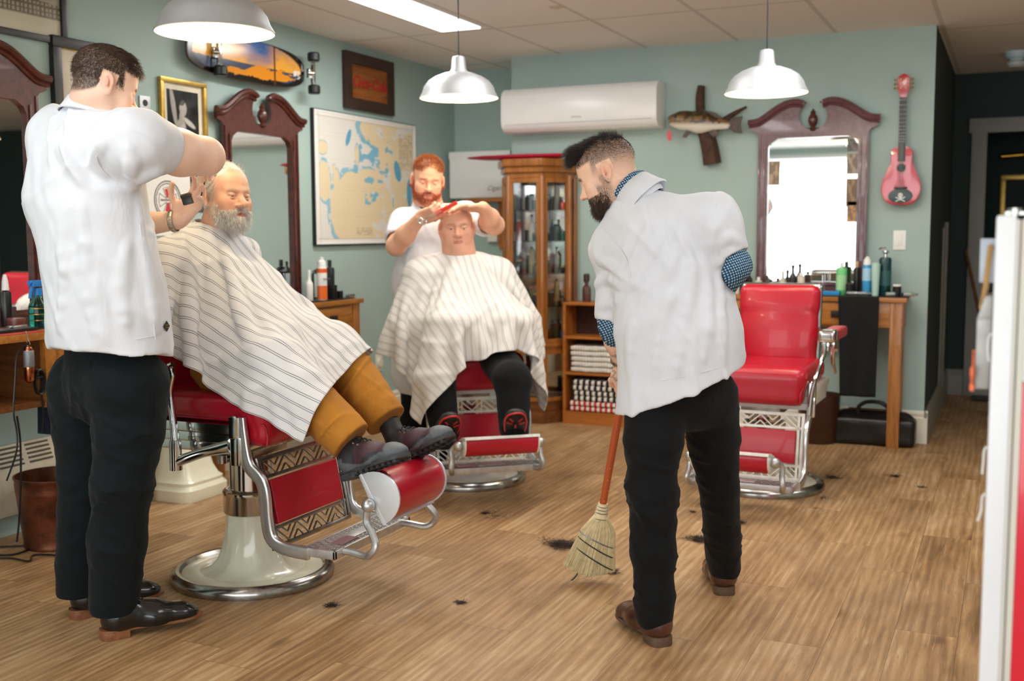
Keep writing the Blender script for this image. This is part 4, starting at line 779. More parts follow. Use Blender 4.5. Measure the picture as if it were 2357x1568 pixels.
# cords on the floor
t = thing('floor_cord', 'black power cord lying in loops on the floor by the copper bucket', 'cord', (-3.3, 3.1, 0)); m = MB(); pts = [atZ(x, y, .006) for x, y in ((-60, 1262), (30, 1258), (110, 1256), (180, 1262))]; m.tube(pts, .004, 6, smooth=5); m.tube([atZ(x, y, .006) for x, y in ((-60, 1275), (20, 1278), (60, 1268), (80, 1258), (150, 1262))], .004, 6, smooth=5); m.tube([atZ(x, y, .006) for x, y in ((-60, 1290), (20, 1285), (66, 1292), (78, 1278), (130, 1279), (190, 1290))], .004, 6, smooth=5); m.build('cable', M_blackp, t, world=True)
# pedestal sink
t = thing('pedestal_sink', 'old cream pedestal sink standing between the left stations', 'sink', (-3.74, 4.22, 0))
def sq(m, prof, n=24):
    b = []
    for (h_, z) in prof: b.append([(h_*math.copysign(abs(math.cos(a))**.35, math.cos(a)), h_*math.copysign(abs(math.sin(a))**.35, math.sin(a)), z) for a in [2*PI*(k+.5)/n for k in range(n)]])
    V = [p for r_ in b for p in r_]; Q = [(i*n+k, i*n+(k+1) % n, (i+1)*n+(k+1) % n, (i+1)*n+k) for i in range(len(b)-1) for k in range(n)]; return V, Q
V, Q = sq(None, [(.01, 0), (.165, .0), (.168, .02), (.168, .055), (.15, .075), (.152, .09), (.135, .105), (.115, .15), (.10, .22), (.093, .32), (.088, .5), (.10, .60), (.12, .66)], 40); mesh_np('pedestal', V, Q, M_cream, t, sharp=40)
m = MB(); m.lathe([(0, .62), (.10, .64), (.14, .72), (.165, .80), (.17, .83), (.15, .835), (.13, .80), (.08, .73), (0, .72)], n=36).build('basin', M_cream, t)
# ---- display cabinet
cx, cy = -3.0, BW-.005
pl = [(-.255, 0), (-.255, -.07), (-.125, -.29), (.125, -.29), (.250, -.10), (.250, 0)]
t = thing('display_cabinet', 'oak curio cabinet with glass panels full of bottles, in the back corner', 'cabinet', (cx, cy, 0))
def poly(sc, oy=0.): return [(x*sc, y*sc+oy) for x, y in pl]
def pz(m, sc, z0_, z1_, bev=.004): m.prism(poly(sc)[::-1], z1_-z0_, Matrix.Translation((0, 0, z0_)), bev); return m
m = MB(); pz(m, 1.04, 0, .08); pz(m, 1.0, .08, .15); m.build('plinth', M_oakd, t)
m = MB(); pz(m, 1.03, .50, .525); pz(m, 1.07, .525, .55); m.build('waist_moulding', M_curio, t); m = MB(); pz(m, 1.02, 1.66, 1.70); pz(m, 1.09, 1.70, 1.74); pz(m, 1.17, 1.74, 1.79, .012); m.build('crown', M_curio, t)
m = MB(); m.bb(-.25, .245, -.012, -.002, .15, 1.66).build('back_panel', mat('mirror_back', '#dfe8e8', .05, 1., var=0), t)
for i, (x, y) in enumerate(pl):
    m = MB(); m.cyl((x*.985, y*.985-.004, .15), (x*.985, y*.985-.004, 1.68), .019, n=8).build('post', M_curio, t)
for i in range(1, 4):
    (x0, y0), (x1, y1) = pl[i], pl[i+1]; d = Vector((x1-x0, y1-y0, 0)); L = d.length; T = frameM(((x0+x1)/2, (y0+y1)/2, 0), d, (0, 0, 1))
    for (zc, hh) in ((1.105, 1.11), (.325, .35)):
        m = MB(); frame4(m, L-.02, hh, .028, .018, 0); m.xf(T @ Matrix.Translation((0, zc, -.009))); dr = m.build('door_frame' if i == 2 else 'side_frame', M_curio, t); m = MB(); m.box((0, zc, 0), (L-.06, hh-.05, .003)); m.xf(T); m.build('glass_panel', M_pane, dr)
    if i == 2: m = MB(); m.sph((0, 0, 0), .009, 10); m.xf(T @ Matrix.Translation((-L/2+.03, 1.05, .02))); m.build('knob', M_black, t)
SHZ = (.165, .56, .80, 1.02, 1.24, 1.45)
for z_ in SHZ[1:]: m = MB(); pz(m, .93, z_-.006, z_, 0); m.build('glass_shelf', thinglass('shelf_glass_%d' % int(z_*100)), t)
cols_ = ['#1c1c1e', '#d8d5cc', '#2f5a57', '#6d7f52', '#b5483a', '#c9b27a', '#3a4a6a', '#e6e4de', '#4a2d22', '#8aa7a8']; bmats = [C_('flask_%d' % i, c, .2) for i, c in enumerate(cols_)]
protos = {}
for si, z_ in enumerate(SHZ):
    n_ = 9 if si else 4
    for k in range(n_):
        fx = -.20+.41*k/(n_-1); fy = -.07-.13*((k*7+si*3) % 3)/2*(1-abs(fx)/.5); h = (.07+.10*((k*5+si*4) % 4)/3)*(1 if si else 1.2); shp = ('cyl', 'neck', 'jar')[(k+si) % 3]; mi = (k*3+si*2) % 10
        if shp == 'jar': h *= .6
        key = (shp, mi, round(h, 3)); lb = 'small bottle or jar displayed inside the oak curio cabinet'
        if key in protos: o = copy_tree(protos[key])
        else:
            o = thing('cabinet_bottle', lb, 'bottle', (0, 0, 0), 0, 'bottles in the curio cabinet'); MB().lathe(BP[shp](.019, h), n=14).build('body', bmats[mi], o); MB().lathe(capp(.009 if shp != 'jar' else .019, h*.98, .014), n=12).build('cap', bmats[(mi*7+3) % 10], o); protos[key] = o
        o.location = (cx+fx, cy+fy, z_+.001)
# red board on the cabinet, cool box
t = thing('red_board', 'long thin red board lying on top of the curio cabinet', 'board', (-3.06, BW-.19, 1.79)); m = MB(); pts = [(-.42, .0, .025), (-.38, 0, .024), (-.25, 0, .021), (0, 0, .02), (.25, 0, .021), (.36, 0, .024)]; m.tube(pts, [(.012, .003), (.05, .009), (.09, .017), (.10, .02), (.085, .017), (.01, .003)], 16, smooth=4, upv=(0, 0, 1)); m.build('board_shell', mat('crimson_gloss', '#b81238', .35, bump=.1, bs=30), t)
t = thing('white_cooler_box', 'white enamel cooler box on a wooden wall bracket, left of the curio cabinet', 'cooler', (-3.62, BW+.30, 1.555)); m = MB(); m.bb(-.25, .25, -.03, .16, 0, .34, .014).build('box_body', M_white, t); m = MB(); m.bb(-.253, .253, -.034, .162, .285, .345, .012).build('lid', M_white, t)
text('script_lettering', 'Cigara', .05, mat('grey_script', '#8d8f92', .4, .3, var=0), t, Matrix.Translation((.13, -.034, .07)) @ Matrix.Rotation(PI/2, 4, 'X'), .0006, .35)
t = thing('wall_bracket', 'wooden bracket shelf holding the white cooler box', 'bracket', (-3.52, BW+.2, 1.2)); m = MB(); m.bb(-.2, .28, 0, .24, .325, .35, .002).build('shelf_board', M_pine, t); m = MB(); m.tube([(.20, .06, .33), (.26, .10, .20), (.26, .23, -.05)], .015, 4).build('brace', M_goldf, t); m = MB(); m.bb(-.02, .12, .228, .252, -.02, .33).build('back_plate', M_pine, t)
t = thing('cream_wall_box', 'small cream box on the wall under the cooler bracket', 'box', (-3.58, 7.52, 1.28)); m = MB(); m.bb(-.04, .04, -.04, .018, -.05, .05, .006).build('cover', M_trim, t)
# ---- book shelf with towels
bx0, bx1, by0, by1 = -2.76, -2.26, BW-.21, BW-.008; BT = .83
t = thing('low_bookcase', 'low orange-wood bookcase holding folded towels against the back wall', 'bookcase', ((bx0+bx1)/2, (by0+by1)/2, 0)); w2 = (bx1-bx0)/2; d2 = (by1-by0)/2
m = MB(); m.bb(-w2, -w2+.02, -d2, d2, 0, BT).build('side_panel', M_pine, t); MB().bb(w2-.02, w2, -d2, d2, 0, BT).build('side_panel', M_pine, t); m = MB(); m.bb(-w2, w2, -d2-.004, d2, BT-.02, BT, .002).build('top_board', M_pine, t)
for z_ in (.60, .355, .085): m = MB(); m.bb(-w2+.02, w2-.02, -d2+.004, d2-.01, z_-.018, z_).build('shelf', M_pine, t)
m = MB(); m.bb(-w2+.02, w2-.02, -d2+.003, -d2+.02, 0, .068).build('kick_board', M_pine, t); m = MB(); m.bb(-w2+.02, w2-.02, d2-.01, d2, .07, BT-.02).build('back_panel', mat('dark_back', '#3b1d0e', .6), t)
def folded(w, d, h, seed):
    s_ = SDF(); s_.box((0, 0, h/2), (w/2, d/2, h/2), h*.48, k=.004); V, Q = s_.mesh(.006, disp=lambda X: .004*vn(X*28+seed)+.0022*np.cos(X[:, 2]*2*PI/(h*.5))); return V, Q
def tmat(name, c1, c2, w, ax='X'):
    t_ = NT(name); sp = t_.n('ShaderNodeSeparateXYZ'); t_.set(sp.inputs[0], t_.obj()); f = t_.math('FRACT', t_.math('DIVIDE', sp.outputs[0 if ax == 'X' else 1], w)); t_.P(Base_Color=t_.mix(t_.math('GREATER_THAN', f, .62 if c2 == '#8e8a82' else .5), hx(c1), hx(c2)), Roughness=.95, Normal=t_.bump(t_.noise(t_.obj(), 250, 3), .5, .004)); return t_.m
TW = [tmat('white_towel', '#eae6dd', '#d6d1c5', .02)]; TB = tmat('black_white_towel', '#e9e4da', '#191919', .042); TR = tmat('red_white_towel', '#f0e6dd', '#c22a26', .038)
def towel_pile(z, n, h, w, d, mts, xs, lab, grp):
    pr = {}
    for c in range(len(xs)):
        for k in range(n):
            mt = mts[min(k, len(mts)-1)]; key = mt.name
            o = thing('folded_towel', lab, 'towel', (xs[c]+rng(-.006, .006), (by0+by1)/2-.01+rng(-.004, .004), z+k*h+.001), 0, grp)
            if key in pr: me = pr[key].copy(); COL.objects.link(me); me.parent = o
            else: V, Q = folded(w, d, h*.99, c+z*9); pr[key] = mesh_np('towel', V, Q, mt, o)
towel_pile(.355, 5, .036, .30, .165, TW, (-2.56,), 'white towel in the neat stack on the middle shelf of the low bookcase', 'white towels on the bookcase'); towel_pile(.355, 3, .036, .115, .165, TW, (-2.345,), 'white towel in the small pile at the right of the middle shelf', 'small pile of white towels')
towel_pile(.085, 2, .036, .40, .165, [TR], (-2.52,), 'red and white striped towel at the bottom of the low bookcase', 'red striped towels on the bookcase'); towel_pile(.157, 4, .036, .38, .16, [TB], (-2.515,), 'black and white striped towel in the bottom compartment of the low bookcase', 'black striped towels on the bookcase')
t = bottle('whisky_decanter', [(0, 0), (.028, 0), (.032, .006), (.032, .09), (.024, .105), (.014, .112), (.014, .135), (0, .135)], 'square dark bottle on top of the low bookcase', 'bottle', (atY(1350, 690, BW-.13).x, BW-.13, BT), mat('dark_rose_glass', '#5b3a3a', .15, coat=.5), [(.02, .135), (.022, .17), (.018, .19), (0, .192)], mat('brown_stopper', '#3c2420', .3), n=8)
# ---- bin, bag under station 3
t = thing('waste_bin', 'dark brown tapered wastebasket under the right station table', 'bin', (-1.06, BW-.20, 0)); MB().lathe([(0, 0), (.105, 0), (.11, .01), (.13, .30), (.135, .30), (.128, .295), (.10, .02), (0, .02)], n=32).build('bin_shell', mat('brown_leather_bin', '#3d1f14', .4, var=.1), t)
t = thing('doctor_bag', 'black leather doctor bag with curved handle under the right station table', 'bag', (-.74, BW-.14, 0)); s_ = SDF(); s_.box((0, 0, .085), (.245, .085, .085), .03, k=.01).cap((-.17, 0, .16), (.17, 0, .16), .05, k=.05, fl=1.3, ax=(0, 1, 0)); V, Q = s_.mesh(.008, disp=lambda X: .004*vn(X*14)); mesh_np('bag_body', V, Q, mat('black_leather', '#141110', .35, bump=.3, bs=80), t)
m = MB(); m.tube([(-.09, -.03, .19), (-.085, -.035, .23), (-.04, -.035, .262), (.04, -.035, .262), (.085, -.035, .23), (.09, -.03, .19)], .012, 8, smooth=4).build('handle', M_black, t); m = MB(); m.box((0, 0, .212), (.30, .03, .012), .003).build('clasp_frame', mat('dull_brass', '#4a3a24', .4, .8), t)
t = thing('wall_cover_plate', 'round cream wall plug low on the left wall behind the cape', 'outlet', (LW+.001, 6.38, .42), rot=LROT); m = MB(); m.lathe([(0, .02), (.03, .02), (.035, 0)], n=20).box((0, 0, .004), (.08, .12, .008), .002).build('cover', M_trim, t)
# ---- refrigerator at the right edge with hung things
t = thing('refrigerator', 'white refrigerator door edge with cream seals and red cabinet at the right border', 'refrigerator', (.05, 2.02, 0))
M_frw = mat('white_fridge_paint', '#e9ebee', .3, var=.01); M_gask = mat('cream_gasket', '#dcd8cc', .5, var=.02); M_frr = mat('red_fridge_paint', '#d8122e', .25, var=.02, coat=.4)
m = MB(); m.bb(-.078, -.046, .0, .62, .03, 1.325, .006).build('door', M_frw, t); m = MB(); m.bb(-.046, -.041, .006, .61, .04, 1.318).bb(-.038, -.034, .006, .61, .04, 1.318).build('door_seal', M_gask, t); m = MB(); m.bb(-.041, -.038, .01, .60, .04, 1.316).build('seal_groove', mat('seal_shadow', '#6f6b62', .7), t)
m = MB(); m.bb(-.034, -.028, .0, .62, .03, 1.322, .002).build('cabinet_edge', M_gask, t); m = MB(); m.bb(-.028, .70, -.002, .62, .03, 1.045, .004).build('cabinet', M_frr, t); m = MB(); m.bb(-.028, .70, -.001, .62, 1.045, 1.322, .004).build('upper_cabinet', M_frw, t); m = MB(); m.cyl((-.05, .03, 1.325), (-.05, .03, 1.337), .012, n=12).bb(-.065, -.03, .02, .07, 1.326, 1.331).build('hinge_cap', M_chromed, t)
for k, (x, y) in enumerate(((-.04, .06), (.62, .06), (-.04, .56), (.62, .56))): m = MB(); m.cyl((x, y, 0), (x, y, .032), .018, n=12).build('foot', M_black, t)
xw = .05-.078
t = thing('hanging_tin_box', 'grey galvanised tin box hanging by a rope on the refrigerator door', 'box', (xw-.012, 2.14, 1.02)); m = MB(); m.bb(-.014, .010, -.05, .07, 0, .125, .002).prism([(-.014, .125), (.010, .125), (.010, .165), (-.002, .165)], -.12, frameM((0, -.05, 0), (1, 0, 0), (0, 0, 1)), .001).build('tin_body', mat('galvanised_tin', '#9b9a94', .45, .7, var=.12, vs=14), t)
m = MB(); m.tube([(-.008, -.02, .14), (-.003, -.02, .18), (.001, .0, .235), (.002, .025, .250), (.0, .05, .23), (-.004, .07, .17)], .0050, 7, smooth=5).build('rope', mat('sisal_rope', '#d6ab6f', .9, bump=.8, bs=200, bd=.01), t)
t = thing('cat_magnet', 'small orange cat-shaped magnet at the bottom of the tin box', 'magnet', (xw-.030, 2.10, 1.03)); m = MB(); m.sph((0, .0, .012), (.004, .030, .016)).sph((0, -.03, .022), (.004, .012, .012)).tube([(0, .03, .015), (0, .042, .025), (0, .045, .045), (0, .036, .052)], .0035, 6, smooth=3).cyl((0, -.018, .0), (0, -.018, -.012), .004).cyl((0, .018, .0), (0, .018, -.012), .004).build('figure', mat('orange_felt', '#ef7b52', .8), t)
t = thing('photo_magnet', 'clear photo frame magnet at the top of the refrigerator door behind the rope', 'magnet', (xw-.005, 2.20, 1.245)); m = MB(); m.bb(-.022, .004, -.03, .06, -.04, .04, .002).build('frame', mat('pale_acrylic', '#aeb9c6', .2), t)
for k, (y, z_, lb) in enumerate(((2.09, 1.10, 'thin white paper strip on the refrigerator door beside the tin box'), (2.08, .90, 'curled white paper clip strip below the tin box'), (2.06, .82, 'lowest white paper strip on the refrigerator door'))):
    t = thing('paper_strip', lb, 'paper', (xw-.002, y, z_)); m = MB(); m.tube([(0, 0, .02), (-.004, 0, .012), (-.005, 0, -.01), (-.002-.004*k, 0, -.03)], .002, 6, smooth=3, flat=2.5).build('strip', M_white, t)
# ---- hair clippings on the floor
def clump(px, py, r, n, label, col='#3a2c25'):
    p = atZ(px, py, 0); n = int(n); a = RS.rand(n)*2*PI; rr = r*np.sqrt(RS.rand(n))*(.6+.4*RS.rand(n)); n = int(n*.45); a, rr = a[:n], rr[:n]*(1+.5*np.sin(a[:n]*3+r*900)); roots = np.stack([rr*np.cos(a)*1.4, rr*np.sin(a), RS.rand(n)*r*.35+.001], 1)
    d = RS.randn(n, 3)*[1, 1, .25]; d[:, 2] = np.abs(d[:, 2])
    t_ = thing('hair_clippings', label, 'hair', (p.x, p.y, 0)); strands('hair_tuft', roots, d, .022+.02*RS.rand(n), .0007, mat('cut_hair', col, .6, var=.2, vs=60), t_, seg=3, grav=.35, curl=1.2, world=False)
for a in ((1290, 1258, .055, 1500, 'dark tuft of cut hair left of the broom head'), (1330, 1262, .04, 700, 'dark tuft of cut hair touching the left edge of the broom'), (1404, 1318, .025, 500, 'small dark tuft peeking out right of the broom bristles'), (1608, 1245, .04, 900, 'dark tuft between the legs of the sweeping barber', '#33261e'), (1702, 1205, .02, 250, 'small tuft right of the sweeping barber far leg'), (762, 1396, .016, 250, 'small tuft in front of the front chair base'), (1060, 1389, .012, 160, 'tiny tuft in the middle of the floor'), (1118, 1183, .014, 160, 'tiny tuft below the middle chair'), (1916, 1101, .03, 300, 'smear of cut hair right of the empty chair'), (2060, 1098, .02, 200, 'smear of cut hair on the right of the floor'), (1898, 1150, .03, 90, 'thin scatter of hair in front of the empty chair'), (1594, 1180, .012, 80, 'tiny tuft left of the empty chair'), (1150, 1190, .05, 120, 'sparse scatter of hair in front of the middle chair', '#4a3a30'), (2122, 1123, .012, 80, 'tiny tuft at the right of the floor')):
    clump(*a)
# ---------------------------------------------------------------- barber chairs (local: x forward, y left, z up)
M_redd = M_red; strap = lambda m, P_, wx, wy, sm=4: m.tube(P_, [(wy, wx)]*len(P_), 12, smooth=sm, upv=(1, 0, 0), sq=True)
def lattice(m, L, hh, bar=.006, dep=.006):
    """strip of diagonal bars L long (x), hh high (y), centred"""
    n = int(L/.056); st = L/n
    for i in range(n):
        x = -L/2+st*(i+.5)
        if i % 2: seg = [((-.5, -.5), (.5, .5)), ((-.5, .05), (-.05, .5)), ((.05, -.5), (.5, -.05))]
        else: seg = [((-.5, .5), (.5, -.5)), ((-.5, -.05), (-.05, -.5)), ((.05, .5), (.5, .05))]
        for (a, b) in seg:
            p0, p1 = Vector((x+a[0]*st, a[1]*hh, 0)), Vector((x+b[0]*st, b[1]*hh, 0)); d = p1-p0
            m.box((p0+p1)/2, (d.length, bar, dep), .002, rot=(0, 0, math.atan2(d.y, d.x)))
    return m
def chair(label, loc, rz, z0, frame_m, skirt_m, enamel, arm='post', tilt=.2, flip=True, recl=.25, skirtcol=None):
    t = thing('barber_chair', label, 'barber chair', loc, rz, 'barber chairs')
    n = 64
    MB().lathe([(0, .034), (.20, .036), (.262, .030), (.268, .026), (.268, 0), (0, 0)], n=n).build('base_plate', enamel, t)
    MB().lathe([(.262, .030), (.272, .042), (.285, .044), (.300, .034), (.307, .018), (.305, 0), (.262, 0)], n=n).build('base_rim', M_chromed, t)
    V = []; prof = [(.245, .030), (.214, .038), (.176, .052), (.148, .078), (.130, .115), (.118, .155), (.108, .21), (.101, .262), (0, .264)]
    V = []
    for (r, z) in prof:
        for k in range(64):
            a = 2*PI*k/64; w = (z-.03)/.232; oct_ = math.cos(PI/8)/math.cos(((a+PI/8) % (PI/4))-PI/8); fl = max(0, 1-w*1.1); lob = 1-.17*fl*(.5-.5*math.cos(8*a))*min(1, (z-.03)/.015)
            rr = r*(oct_*.965)*lob; V.append((rr*math.cos(a), rr*math.sin(a), z))
    Q = [(i*64+k, i*64+(k+1) % 64, (i+1)*64+(k+1) % 64, (i+1)*64+k) for i in range(len(prof)-1) for k in range(64)]; o = mesh_np('pedestal', V, Q, enamel, t, sharp=60)
    MB().lathe([(.094, .252), (.102, .252), (.104, .256), (.104, .318), (.106, .322), (.106, .334), (.102, .338), (.092, .336), (.084, .328), (0, .326)], n=40).build('collar', M_chrome, t)
    MB().cyl((0, 0, .30), (0, 0, z0-.10), .080, n=48).build('piston', M_chrome, t)
    # seat frame: stepped skirt
    m = MB()
    for k, (dz, ins) in enumerate(((0, 0), (.036, .006), (.072, .012))): m.bb(-.34+ins, .165, -.262+ins, .262-ins, z0-.034-dz, z0-dz, .005)
    m.bb(-.32, .15, -.246, .246, z0-.10, z0-.004)
    sm = skirt_m; m.build('seat_skirt', sm, t)
    m = MB(); m.bb(-.20, .10, -.10, .10, z0-.15, z0-.10, .01).cyl((-.05, -.03, z0-.17), (-.05, -.10, z0-.17), .014).cyl((-.05, -.1, z0-.18), (-.05, -.1, z0-.15), .02).build('under_frame', M_chromed, t)
    # cushions
    s = SDF(); s.box((-.035, 0, z0+.052), (.275, .248, .053), .042, k=.01); s.box((.205, 0, z0+.008), (.055, .236, .088), .042, k=.03); V, Q = s.mesh(.009, relax=2); mesh_np('seat_cushion', V, Q, M_red, t)
    [MB().tube([(-.24, sg*.236, z0+.012), (.20, sg*.236, z0+.012), (.25, sg*.225, z0-.02), (.25, sg*.225, z0-.07)], .004, 6, smooth=3).build('seat_piping', M_red, t) for sg in (-1, 1)]
    B = Matrix.Translation((-.27, 0, z0+.065)) @ Matrix.Rotation(-recl, 4, 'Y')
    s = SDF(); s.box((.0, 0, .205), (.035, .205, .205), .034, k=.01); s.ell((.02, 0, .17), (.04, .17, .17), k=.05); s.box((.0, 0, .35), (.033, .195, .06), .033, k=.05); V, Q = s.mesh(.008, relax=2); V = V @ np.array(B)[:3, :3].T+np.array(B)[:3, 3]; mesh_np('backrest_cushion', V, Q, M_red, t)
    m = MB(); s2 = SDF(); s2.box((-.045, 0, .215), (.022, .215, .22), .02, k=.01); V, Q = s2.mesh(.009, relax=1); V = V @ np.array(B)[:3, :3].T+np.array(B)[:3, 3]; mesh_np('backrest_shell', V, Q, frame_m if arm == 'curve' else M_chrome, t)
    # arms
    for sg in (-1, 1):
        y = sg*.305
        if arm == 'post':
            m = MB(); m.tube([(-.088, y, z0-.168), (-.088, y, z0-.09), (-.088, y, z0-.06)], [.022, .022, .020], 16).tube([(-.088, y, z0-.06), (-.092, y, z0-.01), (-.100, y, z0+.06), (-.104, y, z0+.12), (-.092, y, z0+.17), (-.10, y, z0+.20), (-.085, y, z0+.212)], [.016, .014, .012, .012, .013, .014, .012], 12, smooth=4)
            m.tube([(-.088, y, z0-.14), (-.05, y*.97, z0-.125), (.02, y*.9, z0-.10), (.12, y*.84, z0-.075)], [.020, .019, .018, .026], 14, smooth=4); a = m.build('arm_bracket', M_chrome, t)
            m = MB(); m.tube([(-.40, y, z0+.17), (-.25, y, z0+.195), (-.10, y, z0+.19)], [(.035, .02)]*3, 14, smooth=4, upv=(0, 0, 1)); m.build('arm_pad', M_red, t)
        else:
            m = MB(); m.tube([(.215, y*.86, z0-.12), (.20, y*.88, z0-.02), (.18, y*.92, z0+.05), (.11, y*.96, z0+.12), (.085, y, z0+.17), (.07, y, z0+.215)], [(.012, .026), (.010, .02), (.010, .018), (.009, .016), (.009, .015), (.01, .018)], 10, smooth=4, upv=(1, 0, 0)).box((.055, y, z0+.20), (.03, .035, .045), .008).build('arm_bracket', M_chrome, t); MB().tube([(-.30, y*.97, z0+.03), (-.22, y*.97, z0+.10), (-.20, y, z0+.2)], .011, 8, smooth=3).build('arm_support', M_chrome, t)
            m = MB(); m.box((.045, y+sg*.008, z0+.252), (.085, .085, .062), .022, seg=4).build('arm_cap', M_chrome, t); m = MB(); m.box((-.14, y+sg*.01, z0+.25), (.33, .080, .055), .024, seg=4).build('arm_pad', M_red, t)
            m = MB(); m.cyl((-.02, y+sg*.03, z0+.20), (.02, y+sg*.045, z0+.18), .008).box((-.02, y+sg*.02, z0+.205), (.05, .03, .03), .008).build('arm_catch', M_chrome, t)
    # rails
    for sg in (-1, 1):
        y = sg*.258; P_ = [(.165, y, z0+.03), (.17, y, z0-.02), (.182, y, z0-.10), (.20, y, z0-.145), (.245, y, z0-.185), (.262, y, z0-.24), (.268, y, z0-.33), (.285, y, z0-.39), (.34, y, z0-.418), (.44, y, z0-.424)]
        m = MB(); strap(m, P_, .022, .011); m.build('side_rail', M_railm, t, sharp=50)
        m = MB(); m.box((.145, y*1.02, z0-.005), (.038, .034, .085), .014, seg=3).box((.15, y*1.02, z0-.09), (.036, .032, .10), .008).build('rail_socket', M_chrome, t)
    # calf panel
    T = Matrix.Translation((.250, 0, z0-.275)) @ Matrix.Rotation(-.20, 4, 'Y') @ frameM((0, 0, 0), (0, 1, 0), (0, 0, 1))
    w, h = .49, .33; m = MB(); frame4(m, w, h, .016, .012, -.006, .002)
    m.box((w/2-.028, 0, 0), (.012, h-.03, .008), .001).box((-w/2+.028, 0, 0), (.012, h-.03, .008), .001).box((0, h/2-.074, 0), (w-.03, .012, .008), .001).box((0, -h/2+.074, 0), (w-.03, .012, .008), .001)
    for (yy) in (h/2-.043, -h/2+.043):
        k = MB(); lattice(k, w-.07, .052); k.xf(Matrix.Translation((0, yy, 0))); me = bpy.data.meshes.new('t'); k.bm.to_mesh(me); k.bm.free(); m.bm.from_mesh(me)
    for sg in (-1, 1):
        for k in range(4): m.box((sg*(w/2-.040), -.09+.06*k, 0), (.006, .012, .008), .001)
    m.xf(T).build('calf_panel', frame_m if arm != 'curve' else skirt_m, t)
    m = MB(); m.box((0, 0, .006), (w-.075, h-.172, .018), .006, seg=3); m.xf(T).build('calf_pad', M_red, t)
    # foot plate
    m = MB(); x0, x1, zp = .41, .545, z0-.418; hw = .255
    m.bb(x0, x1, -hw, -hw+.014, zp-.018, zp+.012, .003).bb(x0, x1, hw-.014, hw, zp-.018, zp+.012, .003).bb(x1-.012, x1, -hw, hw, zp-.018, zp+.012, .003).bb(x0, x0+.010, -hw, hw, zp-.018, zp+.012, .003)
    k = MB()
    for i in range(17):
        yy = -hw+.03*i+.015; k.box(((x0+x1)/2, yy, zp+.006), (.15, .005, .008), rot=(0, 0, .62)); k.box(((x0+x1)/2, yy, zp+.006), (.15, .005, .008), rot=(0, 0, -.62))
    k.box(((x0+x1)/2, 0, zp+.010), (.05, .14, .006), .002); bmesh.ops.bisect_plane(k.bm, geom=k.bm.verts[:]+k.bm.edges[:]+k.bm.faces[:], plane_co=(0, hw-.008, 0), plane_no=(0, 1, 0), clear_outer=True); bmesh.ops.bisect_plane(k.bm, geom=k.bm.verts[:]+k.bm.edges[:]+k.bm.faces[:], plane_co=(0, -hw+.008, 0), plane_no=(0, -1, 0), clear_outer=True)
    for co, no in (((x1-.004, 0, 0), (1, 0, 0)), ((x0+.004, 0, 0), (-1, 0, 0))): bmesh.ops.bisect_plane(k.bm, geom=k.bm.verts[:]+k.bm.edges[:]+k.bm.faces[:], plane_co=co, plane_no=no, clear_outer=True)
    me = bpy.data.meshes.new('t'); k.bm.to_mesh(me); k.bm.free(); m.bm.from_mesh(me); m.build('foot_plate', M_cast, t)
    m = MB(); m.box(((x0+x1)/2+.02, -.12, zp+.013), (.05, .10, .003), .001).build('maker_plate', mat('worn_red_plate', '#9a6f74', .6), t)
    # flip-over footrest: D-shaped roll
    if flip: c = Vector((.650, 0, z0-.232)); ang = math.radians(-60); W2 = .165; R1, R2 = .088, .10
    else: c = Vector((.655, 0, z0-.255)); ang = math.radians(-165); W2 = .175; R1, R2 = .060, .070
    sh = []
    for k in range(15): a = -PI/2+PI*k/14; sh.append((R2*math.cos(a), R1*math.sin(a)))   # bulge +x, flat side at x=0
    # local D: bulge direction = u, chord = v
    u = Vector((math.cos(ang+PI/2)*1, 0, math.sin(ang+PI/2))) ; v = Vector((-u.z, 0, u.x))
    TD = Matrix((( u.x, v.x, 0), (0, 0, 1), (u.z, v.z, 0))).to_4x4(); TD.translation = Vector((c.x, -W2, c.z))
    m = MB(); m.prism(sh, W2*2, TD, .006); m.build('footrest_pad', M_red, t)
    sh2 = [(-.014, -R1-.008), (.0, -R1-.010), (.0, R1+.010), (-.014, R1+.008), (-.020, 0)]
    m = MB(); m.prism(sh2, W2*2+.01, Matrix.Translation((0, -.005, 0)) @ TD, .003)
    for sg in (-1, 1): m.prism([(x*1.04, y*1.06) for x, y in sh], .008, Matrix.Translation((0, (W2 if sg < 0 else -W2)+W2*0 if False else 0, 0)) @ (Matrix.Translation((0, -.006 if sg < 0 else 2*W2-.002, 0)) @ TD), .002)
    m.build('footrest_back', skirt_m if arm == 'curve' else mat('footrest_satin', '#dfe3e8', .35, .5, var=.02), t)
    for sg in (-1, 1):
        y = sg*(W2+.022); kz = c + u*.02
        m = MB()
        if flip: P_ = [(x1-.02, sg*.20, zp), (x1+.03, sg*.20, zp+.0), (x1+.09, y+sg*.02, zp-.005), (x1+.12, y+sg*.03, zp+.01), (x1+.135, y+sg*.025, zp+.04), (x1+.11, y+sg*.01, zp+.08), (x1+.085, y, zp+.11), (kz.x-.03, y, kz.z-.03)]
        else: P_ = [(x1-.02, sg*.20, zp), (x1+.04, sg*.215, zp+.0), (x1+.075, sg*.225, zp+.03), (x1+.06, y+sg*.02, zp+.07), (x1+.05, y+sg*.02, zp+.11), (x1+.07, y, zp+.14), (kz.x, y, kz.z)]
        m.tube(P_, [.013]*len(P_), 10, smooth=5).sph(P_[-1], .024, 14).cyl(P_[-1], (P_[-1][0], P_[-1][1]-sg*.03, P_[-1][2]), .012); m.build('footrest_arm', M_cast, t)
    return t
M_railm = mat('satin_rail_metal', '#dcdcdc', .28, .92, var=.05, vs=20)
M_chw = mat('chipped_white_enamel', '#e9e7df', .3, var=.06, vs=25, coat=.3)
